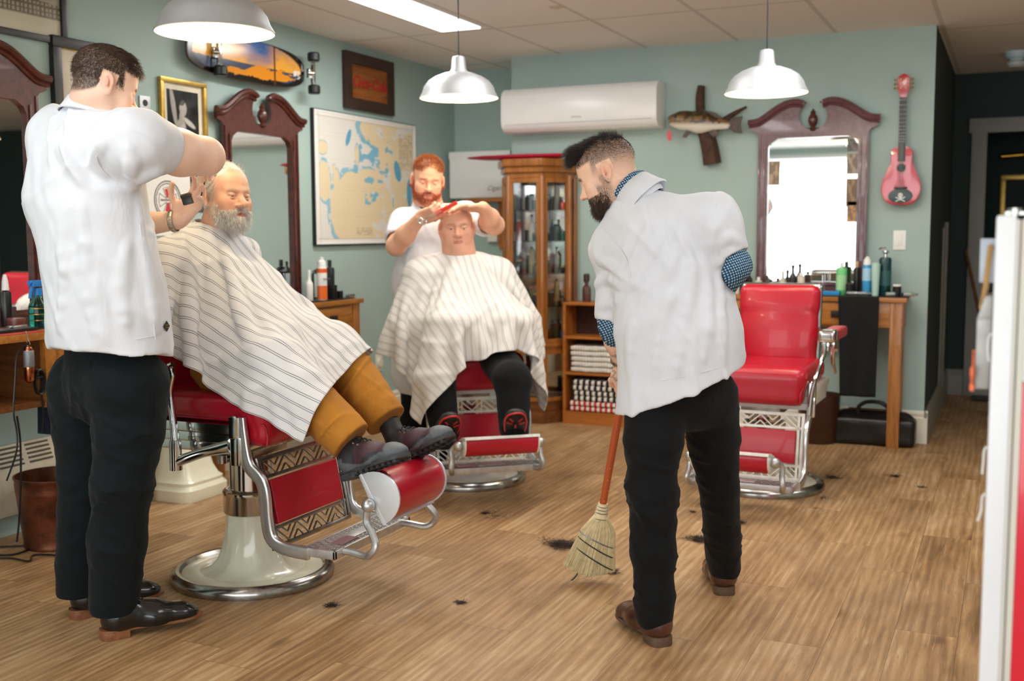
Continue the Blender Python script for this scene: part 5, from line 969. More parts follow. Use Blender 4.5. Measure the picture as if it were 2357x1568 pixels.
c1 = Vector((-2.6, 3.30, 0)); c2 = Vector((-2.585, 5.09, 0)); c3 = Vector((-1.126, 5.565, 0))
ch1 = chair('raised red and chrome barber chair in front holding the bearded man in mustard trousers', c1, 0, .63, M_chromed, M_chrome, M_cream, 'post', flip=True, recl=.45)
ch2 = chair('red and white barber chair at the back holding the bald man, footrest folded level', c2, math.radians(-50), .585, M_chrome, M_chw, M_wenamel, 'curve', flip=False, recl=.2)
ch3 = chair('empty red barber chair with chrome arms before the right station table', c3, math.radians(-91), .535, M_chrome, M_chw, M_cream, 'curve', flip=False, recl=.13)
for o in bpy.data.objects:
    if o.parent is ch3 and o.name.startswith('backrest_cushion'): pass
# ---------------------------------------------------------------- heads and hands
def head_sdf(p):
    g = p.get; s = SDF(); jw = g('jaw', 1.); fat = g('fat', 0.)
    s.ell((0, -.016, .036), (.0765, .096, .084), k=.02)                     # cranium
    s.ell((0, .022, .030), (.067, .066, .070), k=.03)                        # forehead
    s.ell((0, .030, -.030), (.060+fat*.4, .058, .062), k=.03)               # mid face
    for q in (-1, 1):
        s.cap((q*.060*jw, -.012, -.040), (q*.043*jw, .028, -.083), .017+fat, .017+fat, k=.035)   # jaw angle
        s.cap((q*.040*jw, .03, -.084), (q*.010, .066, -.098), .017+fat, .017, k=.03)
        s.ell((q*.043, .058, -.028), (.024+fat, .022, .021), k=.028)         # cheek bone
        s.ell((q*.036, .062, -.058), (.021+fat, .020, .024), k=.028)
    s.ell((0, .072, -.100), (.021, .017, .016), k=.022)                      # chin
    s.ell((0, .066, -.072), (.032, .024, .024), k=.025)                      # muzzle
    s.cap((-.040, .071, .017), (-.010, .083, .013), .0085, .0085, k=.018); s.cap((.040, .071, .017), (.010, .083, .013), .0085, .0085, k=.018)   # brow
    for q in (-1, 1): s.ell((q*.0315, .092, -.004), (.0185, .016, .0125), k=.014, op='s')   # sockets
    n = g('nose', 1.)
    s.cap((0, .080, .004), (0, .096+.008*n, -.034), .0075, .0105*n, k=.012); s.ell((0, .101+.008*n, -.037), (.0115*n, .011*n, .0095*n), k=.008)
    for q in (-1, 1): s.ell((q*.0125*n, .092+.004*n, -.040), (.0075*n, .010, .0075), k=.007); s.ell((q*.0065, .1005+.004*n, -.0475), (.0036, .006, .004), k=.003, op='s')
    for q in (-1, 1):
        s.ell((q*.0315, .0735, -.004), .0128, k=.002)                        # eyeball
        op = g('eye', .4); s.ell((q*.0315, .0752, -.004+.0062+.003*(1-op)*-1.), (.0162, .0128, .0062), k=.004); s.ell((q*.0315, .0742, -.0135), (.0155, .0118, .0055), k=.004)
    s.cap((-.021, .083, -.0665), (0, .0905, -.0655), .0042, .0058, k=.006); s.cap((.021, .083, -.0665), (0, .0905, -.0655), .0042, .0058, k=.006)
    s.cap((-.018, .083, -.0745), (0, .089, -.0765), .0048, .0068, k=.006); s.cap((.018, .083, -.0745), (0, .089, -.0765), .0048, .0068, k=.006)
    s.cap((-.022, .093, -.0705), (.022, .093, -.0705), .0035 if g('open', 0) else .0020, k=.003, op='s')
    for q in (-1, 1):                                                        # ears
        es = g('ear', 1.)
        T = Matrix.Translation((q*.0775, -.010, -.006)) @ Matrix.Rotation(q*-.42, 4, 'Z') @ Matrix.Rotation(.16, 4, 'X')
        e = SDF(); e.ell((q*.005, 0, .004), (.0088, .0185*es, .0305*es), k=.006); e.ell((q*.003, .004, -.022*es), (.0065, .011, .013*es), k=.006)
        e.ell((q*.0150, .002, .004), (.0100, .0125*es, .0230*es), k=.003, op='s'); e.ell((q*.0125, .006, -.006), (.012, .006, .008), k=.003, op='s')
        e.ell((q*.0090, -.002, .004), (.0030, .006, .013), k=.003); e.ell((q*.0085, .0105, -.005), (.0035, .004, .006), k=.003)
        ee = []
        for z in e.p: ee.append(z)
        E2 = SDF(); E2.p = ee; s.add(E2, T)
    if g('wrinkle', 0):
        for q in (-1, 1): s.cap((q*.017, .098, -.040), (q*.032, .083, -.068), .0022, .0022, k=.004, op='s'); s.cap((q*.016, .086, -.0165), (q*.040, .078, -.019), .0018, .0016, k=.004, op='s')
        for z in (.040, .050, .060): s.cap((-.035, .078-.35*(z-.04), z), (.035, .078-.35*(z-.04), z), .0014, k=.003, op='s')
    return s
def headM(c, heading, pitch=0., roll=0., sc=1.):
    return Matrix.Translation(Vector(c)) @ Matrix.Rotation(math.radians(heading-90), 4, 'Z') @ Matrix.Rotation(math.radians(pitch), 4, 'X') @ Matrix.Rotation(math.radians(roll), 4, 'Y') @ Matrix.Scale(sc, 4)
def sstep(a, b, x): t = np.clip((x-a)/(b-a), 0, 1); return t*t*(3-2*t)
def scalp_mask(L, p):
    """0..1 hair coverage on the skull in head coordinates"""
    x, y, z = L[:, 0], L[:, 1], L[:, 2]; ax = np.abs(x)
    line = np.where(y > .03, .062+(ax > .045)*0-.25*np.maximum(0, ax-.045), .0)      # forehead line height
    front = sstep(-.008, .008, z-(.058+.35*np.maximum(y-.055, 0)*0-.2*np.maximum(ax-.04, 0)*2+.9*np.minimum(0, .062-y)))
    side = sstep(.038, .026, y+.25*(z-.03))*np.where(y > .004, sstep(-.014, .020, z), 1)*sstep(-.030, -.015, z+.80*np.maximum(0, -y-.03)+.35*np.maximum(0, y))
    top = sstep(.046, .060, z)*sstep(.085, .070, y)
    m = np.maximum(side, top); ear = (ax > .068) & (np.abs(y+.012) < .026) & (np.abs(z+.004) < .037); m = m*np.where(ear, 0, 1)
    return m
def beard_mask(L):
    x, y, z = L[:, 0], L[:, 1], L[:, 2]; ax = np.abs(x)
    j = sstep(-.030, -.046, z+.55*np.maximum(0, .05-np.abs(ax-.0))*0-.30*(ax-.045)+.10*(y-.05)*0)*sstep(-.016, .004, y)
    sb = sstep(.030, .016, y)*sstep(-.002, .006, y)*sstep(.052, .058, ax)*sstep(.004, -.012, z)*np.where(ax > .0745, 0, 1)
    cheek = ~((ax > .012) & (z > -.056) & (y > .045)); j = j*cheek
    mus = ((z < -.050) & (z > -.066) & (ax < .030) & (y > .07))*1.
    lip = (np.abs(z+.0705) < .0085) & (ax < .021) & (y > .082)
    return np.clip(np.maximum.reduce([j, sb, mus]), 0, 1)*np.where(lip, 0, 1)
def skin_col(V, Mh, p):
    Mi = np.array(Mh.inverted()); L = V @ Mi[:3, :3].T+Mi[:3, 3]; x, y, z = L.T; ax = np.abs(x); base = H(p.get('skin', '#e3b596'))
    inhead = (np.linalg.norm(L/np.array([.11, .14, .15]), axis=1) < 1)
    c = base*(1+.05*vn(V*14)[:, None]+.03*vn(V*60)[:, None]); red = H(p.get('blush', '#d98468'))
    r = np.maximum.reduce([blob3(L, (0, .108, -.038), .022), blob3(L, (.045, .07, -.035), .035)*.7, blob3(L, (-.045, .07, -.035), .035)*.7, blob3(L, (.083, -.01, 0), .036)*1.1, blob3(L, (-.083, -.01, 0), .036)*1.1])
    c = mixc(c, red, r*.5*inhead); lip = inhead & (np.abs(z+.0712+.02*ax*0) < .0085-.12*ax) & (ax < .024) & (y > .083); c = mixc(c, H(p.get('lips', '#b96a5c')), lip*.75)
    br = inhead & (np.abs(z-(.017+.10*np.minimum(ax-.03, 0)*-1-.0015)) < .0045) & (ax > .011) & (ax < .047) & (y > .065); c = mixc(c, H(p.get('brow', '#4a3424')), br*p.get('browk', .75)*(.7+.3*(vn(L*300) > 0)))
    for q in (-1, 1):
        d = L-np.array([q*.0315, .0735, -.004]); rr = np.linalg.norm(d, axis=1); eb = inhead & (rr < .01325) & (d[:, 1] > .006)
        gz = np.array(p.get('gaze', (0, 1, -.05))); gz = gz/np.linalg.norm(gz); a = (d@gz)/np.maximum(rr, 1e-6); c[eb] = H('#e6dfd6'); c[eb & (a > .885)] = H(p.get('iris', '#55483c')); c[eb & (a > .975)] = H('#0a0808')
    cl = p.get('closed', 0)
    hm = scalp_mask(L, p)*inhead; hk = p.get('scalp', 0.); fade = sstep(p.get('fade', (-.03, .05))[0], p.get('fade', (-.03, .05))[1], z+.25*np.maximum(-y-.03, 0)*p.get('fb', 1))
    sp = .8+.2*(vn(L*420) > -.1); c = mixc(c, H(p.get('hair', '#2b2018')), hm*hk*(.12+.88*fade)*sp)
    bm = beard_mask(L)*inhead*(y > -.02); c = mixc(c, H(p.get('beardc', '#3a2a20')), bm*p.get('stub', 0.)*(.6+.4*(vn(L*450) > -.1)))
    if p.get('extra'): c = p['extra'](V, L, c)
    return np.clip(c, 0, 1)
def blob3(L, c, r): return np.clip(1-np.linalg.norm(L-np.array(c), axis=1)/r, 0, 1)
def hand_sdf(Mx, side, curl=(.3, .3, .3, .3), thumb=(.5, .35, .15), spread=.0, sc=1.):
    """x along the fingers, +z out of the palm, side=+1 puts the thumb at +y"""
    s = SDF(); s.box((.045, 0, 0), (.045, .036, .012), .012, k=.012); s.ell((.030, side*.024, .008), (.030, .016, .012), k=.016); s.ell((.03, -side*.022, .006), (.034, .014, .012), k=.016); s.ell((.0, 0, 0), (.022, .026, .017), k=.02)
    ys, ln = (.029, .0095, -.0105, -.029), ((.042, .026, .021), (.047, .030, .022), (.043, .028, .022), (.034, .021, .019))
    for i in range(4):
        p = np.array([.086-.004*abs(i-1.2), side*ys[i], 0.]); a = 0.; yaw = side*spread*(1.5-i)*.35; cu = curl[i] if hasattr(curl[i], '__len__') else (curl[i]*.8, curl[i]*1.1, curl[i]*.7); r = (.0092, .0086, .0080, .0071)
        if i == 3: r = tuple(q*.88 for q in r)
        for k in range(3):
            a += cu[k]; d = np.array([math.cos(a)*math.cos(yaw), math.sin(yaw), math.sin(a)]); q = p+d*ln[i][k]; s.cap(p, q, r[k], r[k+1], k=.004 if k else .008); p = q
    b = np.array([.018, side*.026, .004]); az, el, bend = thumb; p = b; r = (.013, .0105, .0095, .008); L3 = (.040, .030, .026)
    for k in range(3):
        a = az-bend*k; d = np.array([math.cos(a)*math.cos(el), side*math.sin(a)*math.cos(el), math.sin(el)]); q = p+d*L3[k]; s.cap(p, q, r[k], r[k+1], k=.006 if k else .014); p = q
    o = SDF(); o.add(s, Mx @ Matrix.Scale(sc, 4)); return o
def gauss_hair(name, parent, Mh, s_skull, region, n, length, width, dirfn, mt, seed=1, grav=.3, curl=.3, seg=3, jit=.25, box=((-.12, .14), (-.12, .15), (-.16, .16)), lenfn=None):
    """hairs rooted on the implicit head inside a region (head coordinates)"""
    rs = np.random.RandomState(seed); P_ = np.stack([rs.uniform(*box[i], size=n*40) for i in range(3)], 1).astype(np.float32)
    d = s_skull.ev(P_, True); P_ = P_[np.abs(d) < .012]
    for _ in range(3):
        d = s_skull.ev(P_, True); e = 1e-3; g = np.stack([s_skull.ev(P_+np.eye(3, dtype=np.float32)[i]*e, True)-d for i in range(3)], 1)/e; g /= np.linalg.norm(g, axis=1)[:, None]+1e-6; P_ = P_-g*d[:, None]
    w = region(P_); k = rs.rand(len(P_)) < w; P_, g = P_[k][:n], g[k][:n]
    D = dirfn(P_, g)+rs.randn(len(P_), 3)*jit; D /= np.linalg.norm(D, axis=1)[:, None]+1e-9
    A = np.array(Mh); R = A[:3, :3]; ln = length*(.6+.6*rs.rand(len(P_)))*(lenfn(P_) if lenfn else 1.)
    return strands(name, P_@R.T+A[:3, 3]-D@R.T*.001, D@R.T, ln*np.linalg.norm(R[:, 0]), width, mt, parent, seg=seg, grav=grav, curl=curl)
M_skin = vcol('skin', .48, bump=.10, bs=320, bd=.0006, sub=.12)
# ---------------------------------------------------------------- people
J = lambda x, y, g: np.array(atG(x, y, g), float)
vN = lambda v: np.array(v, float)/np.linalg.norm(v)
def hd(a): a = math.radians(a); return np.array([math.cos(a), math.sin(a), 0.])
def person_root(name_label, loc): return thing('person', name_label, 'person', loc)
def body_mesh(t, s, Mh, p, h=.0032, box=None):
    V, Q = s.mesh(h, box=box); o = mesh_np('body', V, Q, M_skin, t, cols=skin_col(V, Mh, p), world=True); o.name = 'body'; return o
def cloth_obj(name, s, mt, t, h=.006, disp=None, relax=1, fine=None):
    V, Q = s.mesh(h, disp=disp, relax=relax)
    if fine: V = V+vnorm(V, Q)*fine(V)[:, None]
    return mesh_np(name, V, Q, mt, t, world=True)
def fabric(name, col, rough=.85, bump=.35, bs=420, wr=.0, var=.03):
    t = NT(name); c = hx(col); o = t.obj(); f = t.noise(o, 7, 4, .6); dk = tuple(x*(1-2*var) for x in c[:3])+(1,)
    w = t.noise(o, bs, 2, .6); k = t.noise(t.map(o, (8, 8, 2.6)), 1.3, 3, .55, .8)
    t.P(Base_Color=t.ramp(f, [(.3, dk), (.7, c)]), Roughness=rough, Sheen_Weight=.04, Specular_IOR_Level=.25, Normal=t.bump(w, bump, .0006, t.bump(k, wr, .02) if wr else None)); return t.m
M_coat = fabric('white_barber_coat_cotton', '#dfe2e8', wr=.35); M_coat2 = fabric('pale_barber_coat_cotton', '#d9dce2', wr=.35)
M_jean = fabric('black_denim', '#0b0d0f', .9, wr=.28, var=.12); M_jean2 = fabric('dark_teal_black_denim', '#0b1417', .9, wr=.28, var=.12); M_must = fabric('mustard_canvas', '#b5792a', .85, wr=.3, var=.10)
def shoe(t, name, ankle, heel, heading, pitch, um, sm, hm=None, L=.30, Wd=.052, style='oxford', roll=0, heelh=.028):
    """local x from heel to toe"""
    T = Matrix.Translation(Vector(heel)) @ Matrix.Rotation(math.radians(heading), 4, 'Z') @ Matrix.Rotation(-math.radians(pitch), 4, 'Y') @ Matrix.Rotation(math.radians(roll), 4, 'X'); z0_ = heelh
    k = L/.30; s = SDF(); boot = style != 'oxford'
    s.ell((.045*k, 0, z0_+.030), (.045, Wd*.72, .042), k=.03); s.cap((.055*k, 0, z0_+.030), (.16*k, 0, z0_+.024), .040, .040, k=.03, fl=.92, ax=(0, 1, 0))
    s.cap((.16*k, 0, z0_+.020), (.235*k, .002, z0_+.016), .043, .036, k=.03, fl=.80, ax=(0, 1, 0)); s.ell((.245*k, .0, z0_+.014), (.052, Wd*.86, .030 if boot else .026), k=.02)
    s.cap((.055*k, 0, z0_+.05), ((.040 if boot else .052)*k, 0, z0_+(.155 if boot else .085)), .040, .041 if boot else .038, k=.025); s.cap((.09*k, 0, z0_+.065), (.15*k, 0, z0_+.045), .030, .026, k=.03)
    s.cap((.050*k, 0, z0_+(.17 if boot else .10)), (.045*k, 0, z0_+.24), .031, .031, k=.004, op='s'); s.plane((0, 0, z0_-.004), (0, 0, -1), .004)
    s2 = SDF(); s2.add(s, T); V, Q = s2.mesh(.0045, relax=1); cols = None
    if boot:
        Ti = np.array(T.inverted()); Lc = V @ Ti[:3, :3].T+Ti[:3, 3]; x, y, z = Lc[:, 0]/k, Lc[:, 1], Lc[:, 2]-z0_; nz = vn(Lc*30); cols = H('#29272b')+0*V; cols = mixc(cols, H('#4b323c'), ((x > .10) & (x < .235) & (z > .022+.012*np.sin(x*40)) & (np.abs(y) > .018))*.9)
        cols = mixc(cols, H('#5f666b'), ((x > .238+.006*nz) | (z < .016+.010*np.sin(x*34)) | ((x < .05) & (z < .045)))*.85); cols = cols*(1+.25*nz[:, None])
    o = mesh_np(name, V, Q, um, t, world=True, cols=cols)
    outl = [(-.002, 0), (.004, .026), (.03, .036), (.08, .034), (.13, .036), (.19, .049), (.24, .049), (.28, .036), (.303, .010), (.304, -.008), (.285, -.034), (.24, -.048), (.19, -.046), (.13, -.034), (.08, -.032), (.03, -.036), (.004, -.026)]
    ov, _ = catmull([Vector((x*k, y*Wd/.05, 0)) for x, y in outl], [0]*len(outl), 3, True); ov = [(v.x, v.y) for v in ov]
    m = MB(); th = .016 if boot else .009; m.prism(ov, th, Matrix.Translation((0, 0, z0_-th+.004)), .003); m.xf(T); m.build('sole', sm, o, world=True)
    m = MB(); hx_ = [(x, y) for x, y in ov if x < .085*k]; hx_ = sorted(hx_, key=lambda q: math.atan2(q[1], q[0]-.04*k)); m.prism(hx_, max(.004, z0_-.002), Matrix.Translation((0, 0, 0)), .002)
    if boot:
        for i in range(8):
            for s_ in (-1, 1): m.box((.09*k+i*.026*k, s_*.030, z0_-th-.001), (.014, .022, .010), .002)
    m.xf(T); m.build('heel', hm or sm, o, world=True)
    m = MB()
    for i in range(5 if boot else 4):
        x = (.100+.020*i)*k; z_ = z0_+(.101-.0098*i if boot else .092-.010*i); m.tube([(x, -.024, z_-.010), (x+.004, -.008, z_+.002), (x+.006, .008, z_+.002), (x, .024, z_-.010)], .0022, 5, smooth=3)
    m.tube([(.098*k, .0, z0_+.092), (.10*k, .02, z0_+.10), (.112*k, .03, z0_+.085), (.10*k, .012, z0_+.09)], .0018, 5, smooth=3); m.tube([(.098*k, .0, z0_+.092), (.102*k, -.022, z0_+.098), (.114*k, -.032, z0_+.08), (.10*k, -.01, z0_+.09)], .0018, 5, smooth=3).tube([(.098*k, 0, z0_+.092), (.11*k, .035, z0_+.07), (.115*k, .045, z0_+.05)], .0016, 5, smooth=3)
    m.xf(T); m.build('laces', M_black, o, world=True)
    if boot:
        m = MB()
        for i in range(5):
            for s_ in (-1, 1): m.torus(((.098+.020*i)*k, s_*.029, z0_+.086-.0098*i), .0035, .0013, 10, 5, 'Y')
        m.xf(T); m.build('eyelets', M_chrome, o, world=True)
    return o
def ring(s, c, up_, R, r, hgt, n=14, tilt=None, k=.006, gap=0, fwd=None):
    """collar ring of capsules, opening towards fwd"""
    u = vN(up_); f = vN(fwd if fwd is not None else (1, 0, 0)); f = f-u*(f@u); f = vN(f); r_ = np.cross(u, f); pts = []
    for i in range(n+1):
        a = gap+(2*PI-2*gap)*i/n; pts.append(np.array(c)+R*(math.cos(a)*f+math.sin(a)*r_))
    for a, b in zip(pts, pts[1:]): s.cap(a-u*hgt/2, b-u*hgt/2, r, r, k); s.cap(a+u*hgt/2, b+u*hgt/2, r*.8, r*.8, k)
    return s
def collar(t, c, axis, fwd, mt, R=.074, gap=.30, sc=1., name='collar', prof=None, lean=0.):
    u = vN(axis); f = np.array(fwd, float); f = vN(f-u*(f@u)); r_ = np.cross(u, f); pr = prof or [(.0, -.030), (-.004, .020), (-.001, .027), (.006, .026), (.017, -.004), (.026, -.020), (.023, -.023), (.010, .004), (.006, -.02)]
    n = 30; V = []
    for i in range(n+1):
        a = gap+(2*PI-2*gap)*i/n; k = 1.-.25*max(0, math.cos(a)); d = math.cos(a)*f+math.sin(a)*r_
        for (x, z) in pr: V.append(np.array(c)+d*(R+x*sc)+u*(z*sc*(1.+lean*(1-math.cos(a))/2)+.0-.012*max(0, math.cos(a))))
    m_ = len(pr); Q = [(i*m_+k, i*m_+(k+1) % m_, (i+1)*m_+(k+1) % m_, (i+1)*m_+k) for i in range(n) for k in range(m_)]
    return mesh_np(name, V, Q, mt, t, world=True, sharp=70)
def cutbox(s, p, d, w=.13, k=.003):
    d = vN(d); T = frameM(np.array(p)+d*w, d, np.cross(d, [.3, .5, .8])); s.box(np.array(p)+d*w, (w, w, w), .004, R=T, k=k, op='s'); return s
def guarded(f, pts, r0_=.05, r1_=.12):
    P_ = [np.array(q, np.float32) for q in pts]
    def g(X): dm = np.min([np.linalg.norm(X-q, axis=1) for q in P_], axis=0); return (f(X)*np.clip((dm-r0_)/(r1_-r0_), .12, 1)).astype(np.float32)
    return g
def surf_pts(pts_px, g, s):
    out = []; v, _ = catmull([Vector((x, y, 0)) for x, y in pts_px], [0]*len(pts_px), 4); D_ = [_ray(q.x, q.y) for q in v]; T_ = np.linspace(g-.45, g+.35, 120)
    P_ = np.array([[CAMP+d*(q/d.dot(HF)) for q in T_] for d in D_], np.float32); e = s.ev(P_.reshape(-1, 3), True).reshape(len(v), -1)
    for k in range(len(v)):
        i = np.nonzero(e[k] < 0)[0]
        if len(i): out.append(P_[k][i[0]])
    return out
def ridges(s, lists, g, r=.010, dep=.006, k=.022):
    new = []
    for pl_ in lists:
        q = surf_pts(pl_, g, s); n = len(q)
        for a in range(n-1):
            if np.linalg.norm(q[a+1]-q[a]) < .07: w0, w1 = [(.45+.55*math.sin(PI*min(1, (z+.5)/n))) for z in (a, a+1)]; dv = np.array(HF)*dep; new.append((q[a]+dv, q[a+1]+dv, r*w0, r*w1))
    for a, b, ra, rb in new: s.cap(a, b, ra, rb, k)
def seam(pts_px, g, s, mt, parent, name='seam', r=.0016):
    """stitched seam laid on the cloth surface: marches each sight point onto the implicit surface"""
    out = []
    for (x, y) in pts_px:
        d = _ray(x, y); t0 = g-.45
        P_ = np.array([CAMP+d*(q/d.dot(HF)) for q in np.linspace(t0, g+.35, 160)]); e = s.ev(P_.astype(np.float32), True); i = np.nonzero(e < .0)[0]
        if len(i): out.append(Vector(P_[max(i[0]-1, 0)]))
    if len(out) > 2: m = MB(); m.tube(out, r, 5, smooth=3); return m.build(name, mt, parent, world=True)
# =============================================================== the barber at left
root = person_root('person standing at left in a white coat, back turned, trimming white hair', (-2.70, 2.70, 0)); B1 = root
Fd = hd(75); Rd = hd(-15)
Mh = headM(J(243, 194, 3.43), 60, -20, 4, .96); P1 = dict(skin='#ecc4ac', scalp=1., hair='#3f2e21', fade=(-.060, -.03), stub=.06, browk=.8, closed=1)
neck = J(214, 262, 3.45); shR, shL = J(312, 328, 3.31), J(140, 316, 3.56); eR = J(472, 360, 3.50); wR = J(462, 358, 3.75)
eL = J(268, 522, 3.78); wL = J(408, 508, 3.745)
s = SDF(); hs = head_sdf(P1); s.add(hs, Mh); s.cap(Mh @ Vector((0, -.030, -.055)), neck+[0, 0, -.02], .058, .066, k=.035); s.cap(neck, (shR+shL)/2-[0, 0, .06], .062, .08, k=.05)
s.chain([(shR+shL)/2-[0, 0, .10], J(232, 620, 3.47), J(252, 800, 3.5)], [.13, .12, .13], k=.06, fl=1.2, ax=Fd)
s.chain([shR, shR*.45+eR*.55, eR, eR*.7+wR*.3, wR], [.060, .061, .056, .048, .032], k=.03); s.ell(shR*.36+eR*.64-[0, 0, .010], (.062, .062, .062), k=.04); s.cap(shL, eL, .055, .045, k=.03)
s.chain([eL, eL*.6+wL*.4, wL], [.046, .044, .030], k=.02)
hx_dir = vN(J(462, 447, 3.72)-wL); MhL = frameM(wL+hx_dir*.02, hx_dir, np.cross(hx_dir, vN(-np.array(HF)*.75+np.array([0, 0, .5])))*-1)
# palm faces the camera and up; thumb on the left
pn = vN(-np.array(HF)*.8+np.array([0, 0, .35])-np.array(r0)*.1); yd = vN(np.cross(pn, hx_dir)); MhL = frameM(wL+hx_dir*.012, hx_dir, yd)
hL = hand_sdf(MhL, 1, curl=((.30, .40, .35), (.22, .30, .25), (.28, .40, .3), (.45, .5, .4)), thumb=(1.15, .5, .55), spread=.22, sc=1.02); s.add(hL)
hdir = vN(J(486, 372, 3.95)-wR); MhR = frameM(wR+hdir*.012, hdir, vN(np.cross(hdir, np.array([0, 0, 1.])))); s.add(hand_sdf(MhR, -1, curl=(.6, .8, .9, .9), thumb=(.5, .5, .4)))
body_mesh(root, s, Mh, P1, .0030)
# hair
M_hb = mat('dark_brown_hair', '#38271b', .38, var=.25, vs=90); M_hb2 = mat('brown_short_hair', '#4c382a', .5, var=.25, vs=120)
hc = SDF(); hc.ell((0, -.012, .046), (.073, .093, .078), k=.02); hc.cap((0, .030, .078), (-.01, .068, .064), .030, .016, k=.03, fl=.6, ax=(1, 0, 0)); hc.cap((-.03, -.01, .078), (-.03, .05, .074), .034, .026, k=.03); hc.plane((0, 0, .068), (0, -.06, -1), .012)
h2 = SDF(); h2.add(hc, Mh); V, Q = h2.mesh(.004, disp=None); mesh_np('hair', V, Q, M_hb, root, world=True)
top1 = lambda L: sstep(.048, .066, L[:, 2])*(L[:, 1] < .10)
gauss_hair('hair_top_strands', root, Mh, hc, lambda L: sstep(.056, .070, L[:, 2]), 5200, .026, .0006, lambda L, g: g*.12+np.stack([-.25+0*L[:, 0], 1.0+0*L[:, 0], -.05-3*np.maximum(L[:, 1]-.03, 0)], 1), M_hb, 1, grav=.35, curl=.18, jit=.12)
gauss_hair('short_hair', root, Mh, hs, lambda L: scalp_mask(L, P1)*sstep(-.045, .0, L[:, 2]+.2*np.maximum(-L[:, 1]-.03, 0)), 9000, .011, .00045, lambda L, g: g*.5+np.array([0, -.15, -.8]), M_hb2, 2, grav=.2, curl=.2, jit=.3)
# coat
s = SDF(); C_pts = [J(222, 405, 3.45), J(214, 480, 3.45), J(226, 600, 3.46), J(248, 725, 3.47), J(262, 860, 3.47)]
s.chain(C_pts, [.155, .188, .200, .214, .224], k=.05, fl=1.32, ax=Fd); s.cap(shR+[0, 0, -.015], shL+[0, 0, -.015], .082, .082, k=.06); s.cap(neck+[0, 0, -.045], (shR+shL)/2-[0, 0, .06], .075, .12, k=.06); s.ell(J(142, 440, 3.50), (.10, .10, .17), k=.09)
cu = shR*.64+eR*.36; ad = vN(eR-shR); s.cap(shR+[0, 0, -.010], cu, .070, .072, k=.07); s.cap(cu-ad*.034, cu-ad*.004, .078, .079, k=.004)
s.cap(shL, shL*.45+eL*.55, .078, .078, k=.04)
s.cap(neck-[0, 0, .06], shL, .05, .068, k=.08); s.cap(neck-[0, 0, .06], shR, .05, .068, k=.08); collar(root, neck+[0, 0, .008]-Fd*.006, [Fd[0]*.30, Fd[1]*.30, 1], Fd, M_coat, R=.070)
ridges(s, [[(300, 424), (302, 380), (292, 335)], [(298, 428), (325, 405), (362, 392)], [(250, 325), (232, 345), (226, 378), (240, 402)], [(120, 300), (150, 350), (190, 420)], [(186, 470), (196, 560), (200, 650), (226, 790)], [(212, 640), (236, 700), (246, 780)], [(350, 500), (338, 590), (346, 680), (362, 760)], [(316, 470), (322, 560), (334, 640), (352, 760)], [(150, 520), (150, 620), (140, 760)], [(290, 560), (276, 660), (290, 760)]], 3.4)
s.cap(cu-ad*.02, cu+ad*.16, .062, .078, k=.004, op='s'); cutbox(s, cu+ad*.035, ad, .10)
s.cap(neck+[0, 0, .0], neck+[0, 0, .12]+Fd*.03, .064, .070, k=.004, op='s')
hem = J(250, 806, 3.47); s.plane(hem, (-.02, -.10, -1), .004); s.chain([hem+[0, 0, -.1], hem+[0, 0, .03]], [.205, .17], k=.004, op='s', fl=1.36, ax=Fd)
dd = folds(.015, [((.75, -.3, .45), .13, 1), ((-.35, .5, .55), .10, .5), ((.6, .5, .05), .20, .9)])
def d1(X):
    r_ = dd(X); a = X-shR; w = np.exp(-((a@ad-.05)**2)/.012-((np.linalg.norm(a-np.outer(a@ad, ad), axis=1)-.08)**2)/.004); return (r_*np.clip((np.linalg.norm(X-(cu+ad*.03), axis=1)-.085)/.05, .15, 1)).astype(np.float32)
i0 = next(i for i, q in enumerate(s.p) if q[0] == 'c' and abs(q[3]-.070) < 1e-6 and abs(q[4]-.072) < 1e-6 and np.allclose(q[1], (shR+[0, 0, -.010]).astype(np.float32)))
i1 = next(i for i, q in enumerate(s.p) if i > i0 and q[0] == 'b'); sleeve = [q for q in s.p[i0:i1+1] if q[0] == 'b' or np.linalg.norm(q[1]-cu) < .2 and q[4] in (.072, .079, .078)]
s.p = sleeve+[q for i, q in enumerate(s.p) if not any(q is z for z in sleeve)]
coatS1 = s; coat = cloth_obj('barber_coat', s, M_coat, root, .0052, d1, 2)
seam([(316, 452), (322, 520), (332, 590), (342, 660), (352, 730), (358, 782)], 3.4, coatS1, M_coat, coat, 'side_seam', .0022); seam([(238, 300), (222, 330), (222, 360), (232, 385), (255, 410), (285, 428), (312, 436)], 3.4, coatS1, M_coat, coat, 'armhole_seam', .0020)
seam([(118, 812), (180, 808), (250, 796), (320, 780), (356, 774)], 3.4, coatS1, M_coat, coat, 'hem_stitch', .0012)
pp = None; dq = _ray(381, 751)
for q in np.linspace(3.0, 3.7, 400):
    X = CAMP+dq*(q/dq.dot(HF))
    if coatS1.ev(np.array([X], np.float32))[0] < .004: pp = X; break
if pp is not None:
    e = 1e-3; g0 = coatS1.ev(np.array([pp], np.float32))[0]; nn = vN([coatS1.ev(np.array([pp+Vector(v)*e], np.float32))[0]-g0 for v in ((1, 0, 0), (0, 1, 0), (0, 0, 1))]); T = frameM(pp+Vector(nn)*.003, np.cross([0, 0, 1], nn), (0, 0, 1))
    m = MB(); m.prism([(-.019, 0), (0, -.017), (.019, 0), (0, .017)], .002, T, .0006); pt = m.build('woven_patch', mat('black_patch', '#1a1c22', .8, var=0), coat, world=True); M_gthr = mat('gold_thread', '#8a7a2c', .6, var=0)
    for s_, dy in (('Social', .004), ('Crown', -.004)): o = text('patch_lettering', s_, .0085, M_gthr, pt, FR[root.name].inverted() @ T @ Matrix.Translation((0, dy, .0024)), .0002, .2)
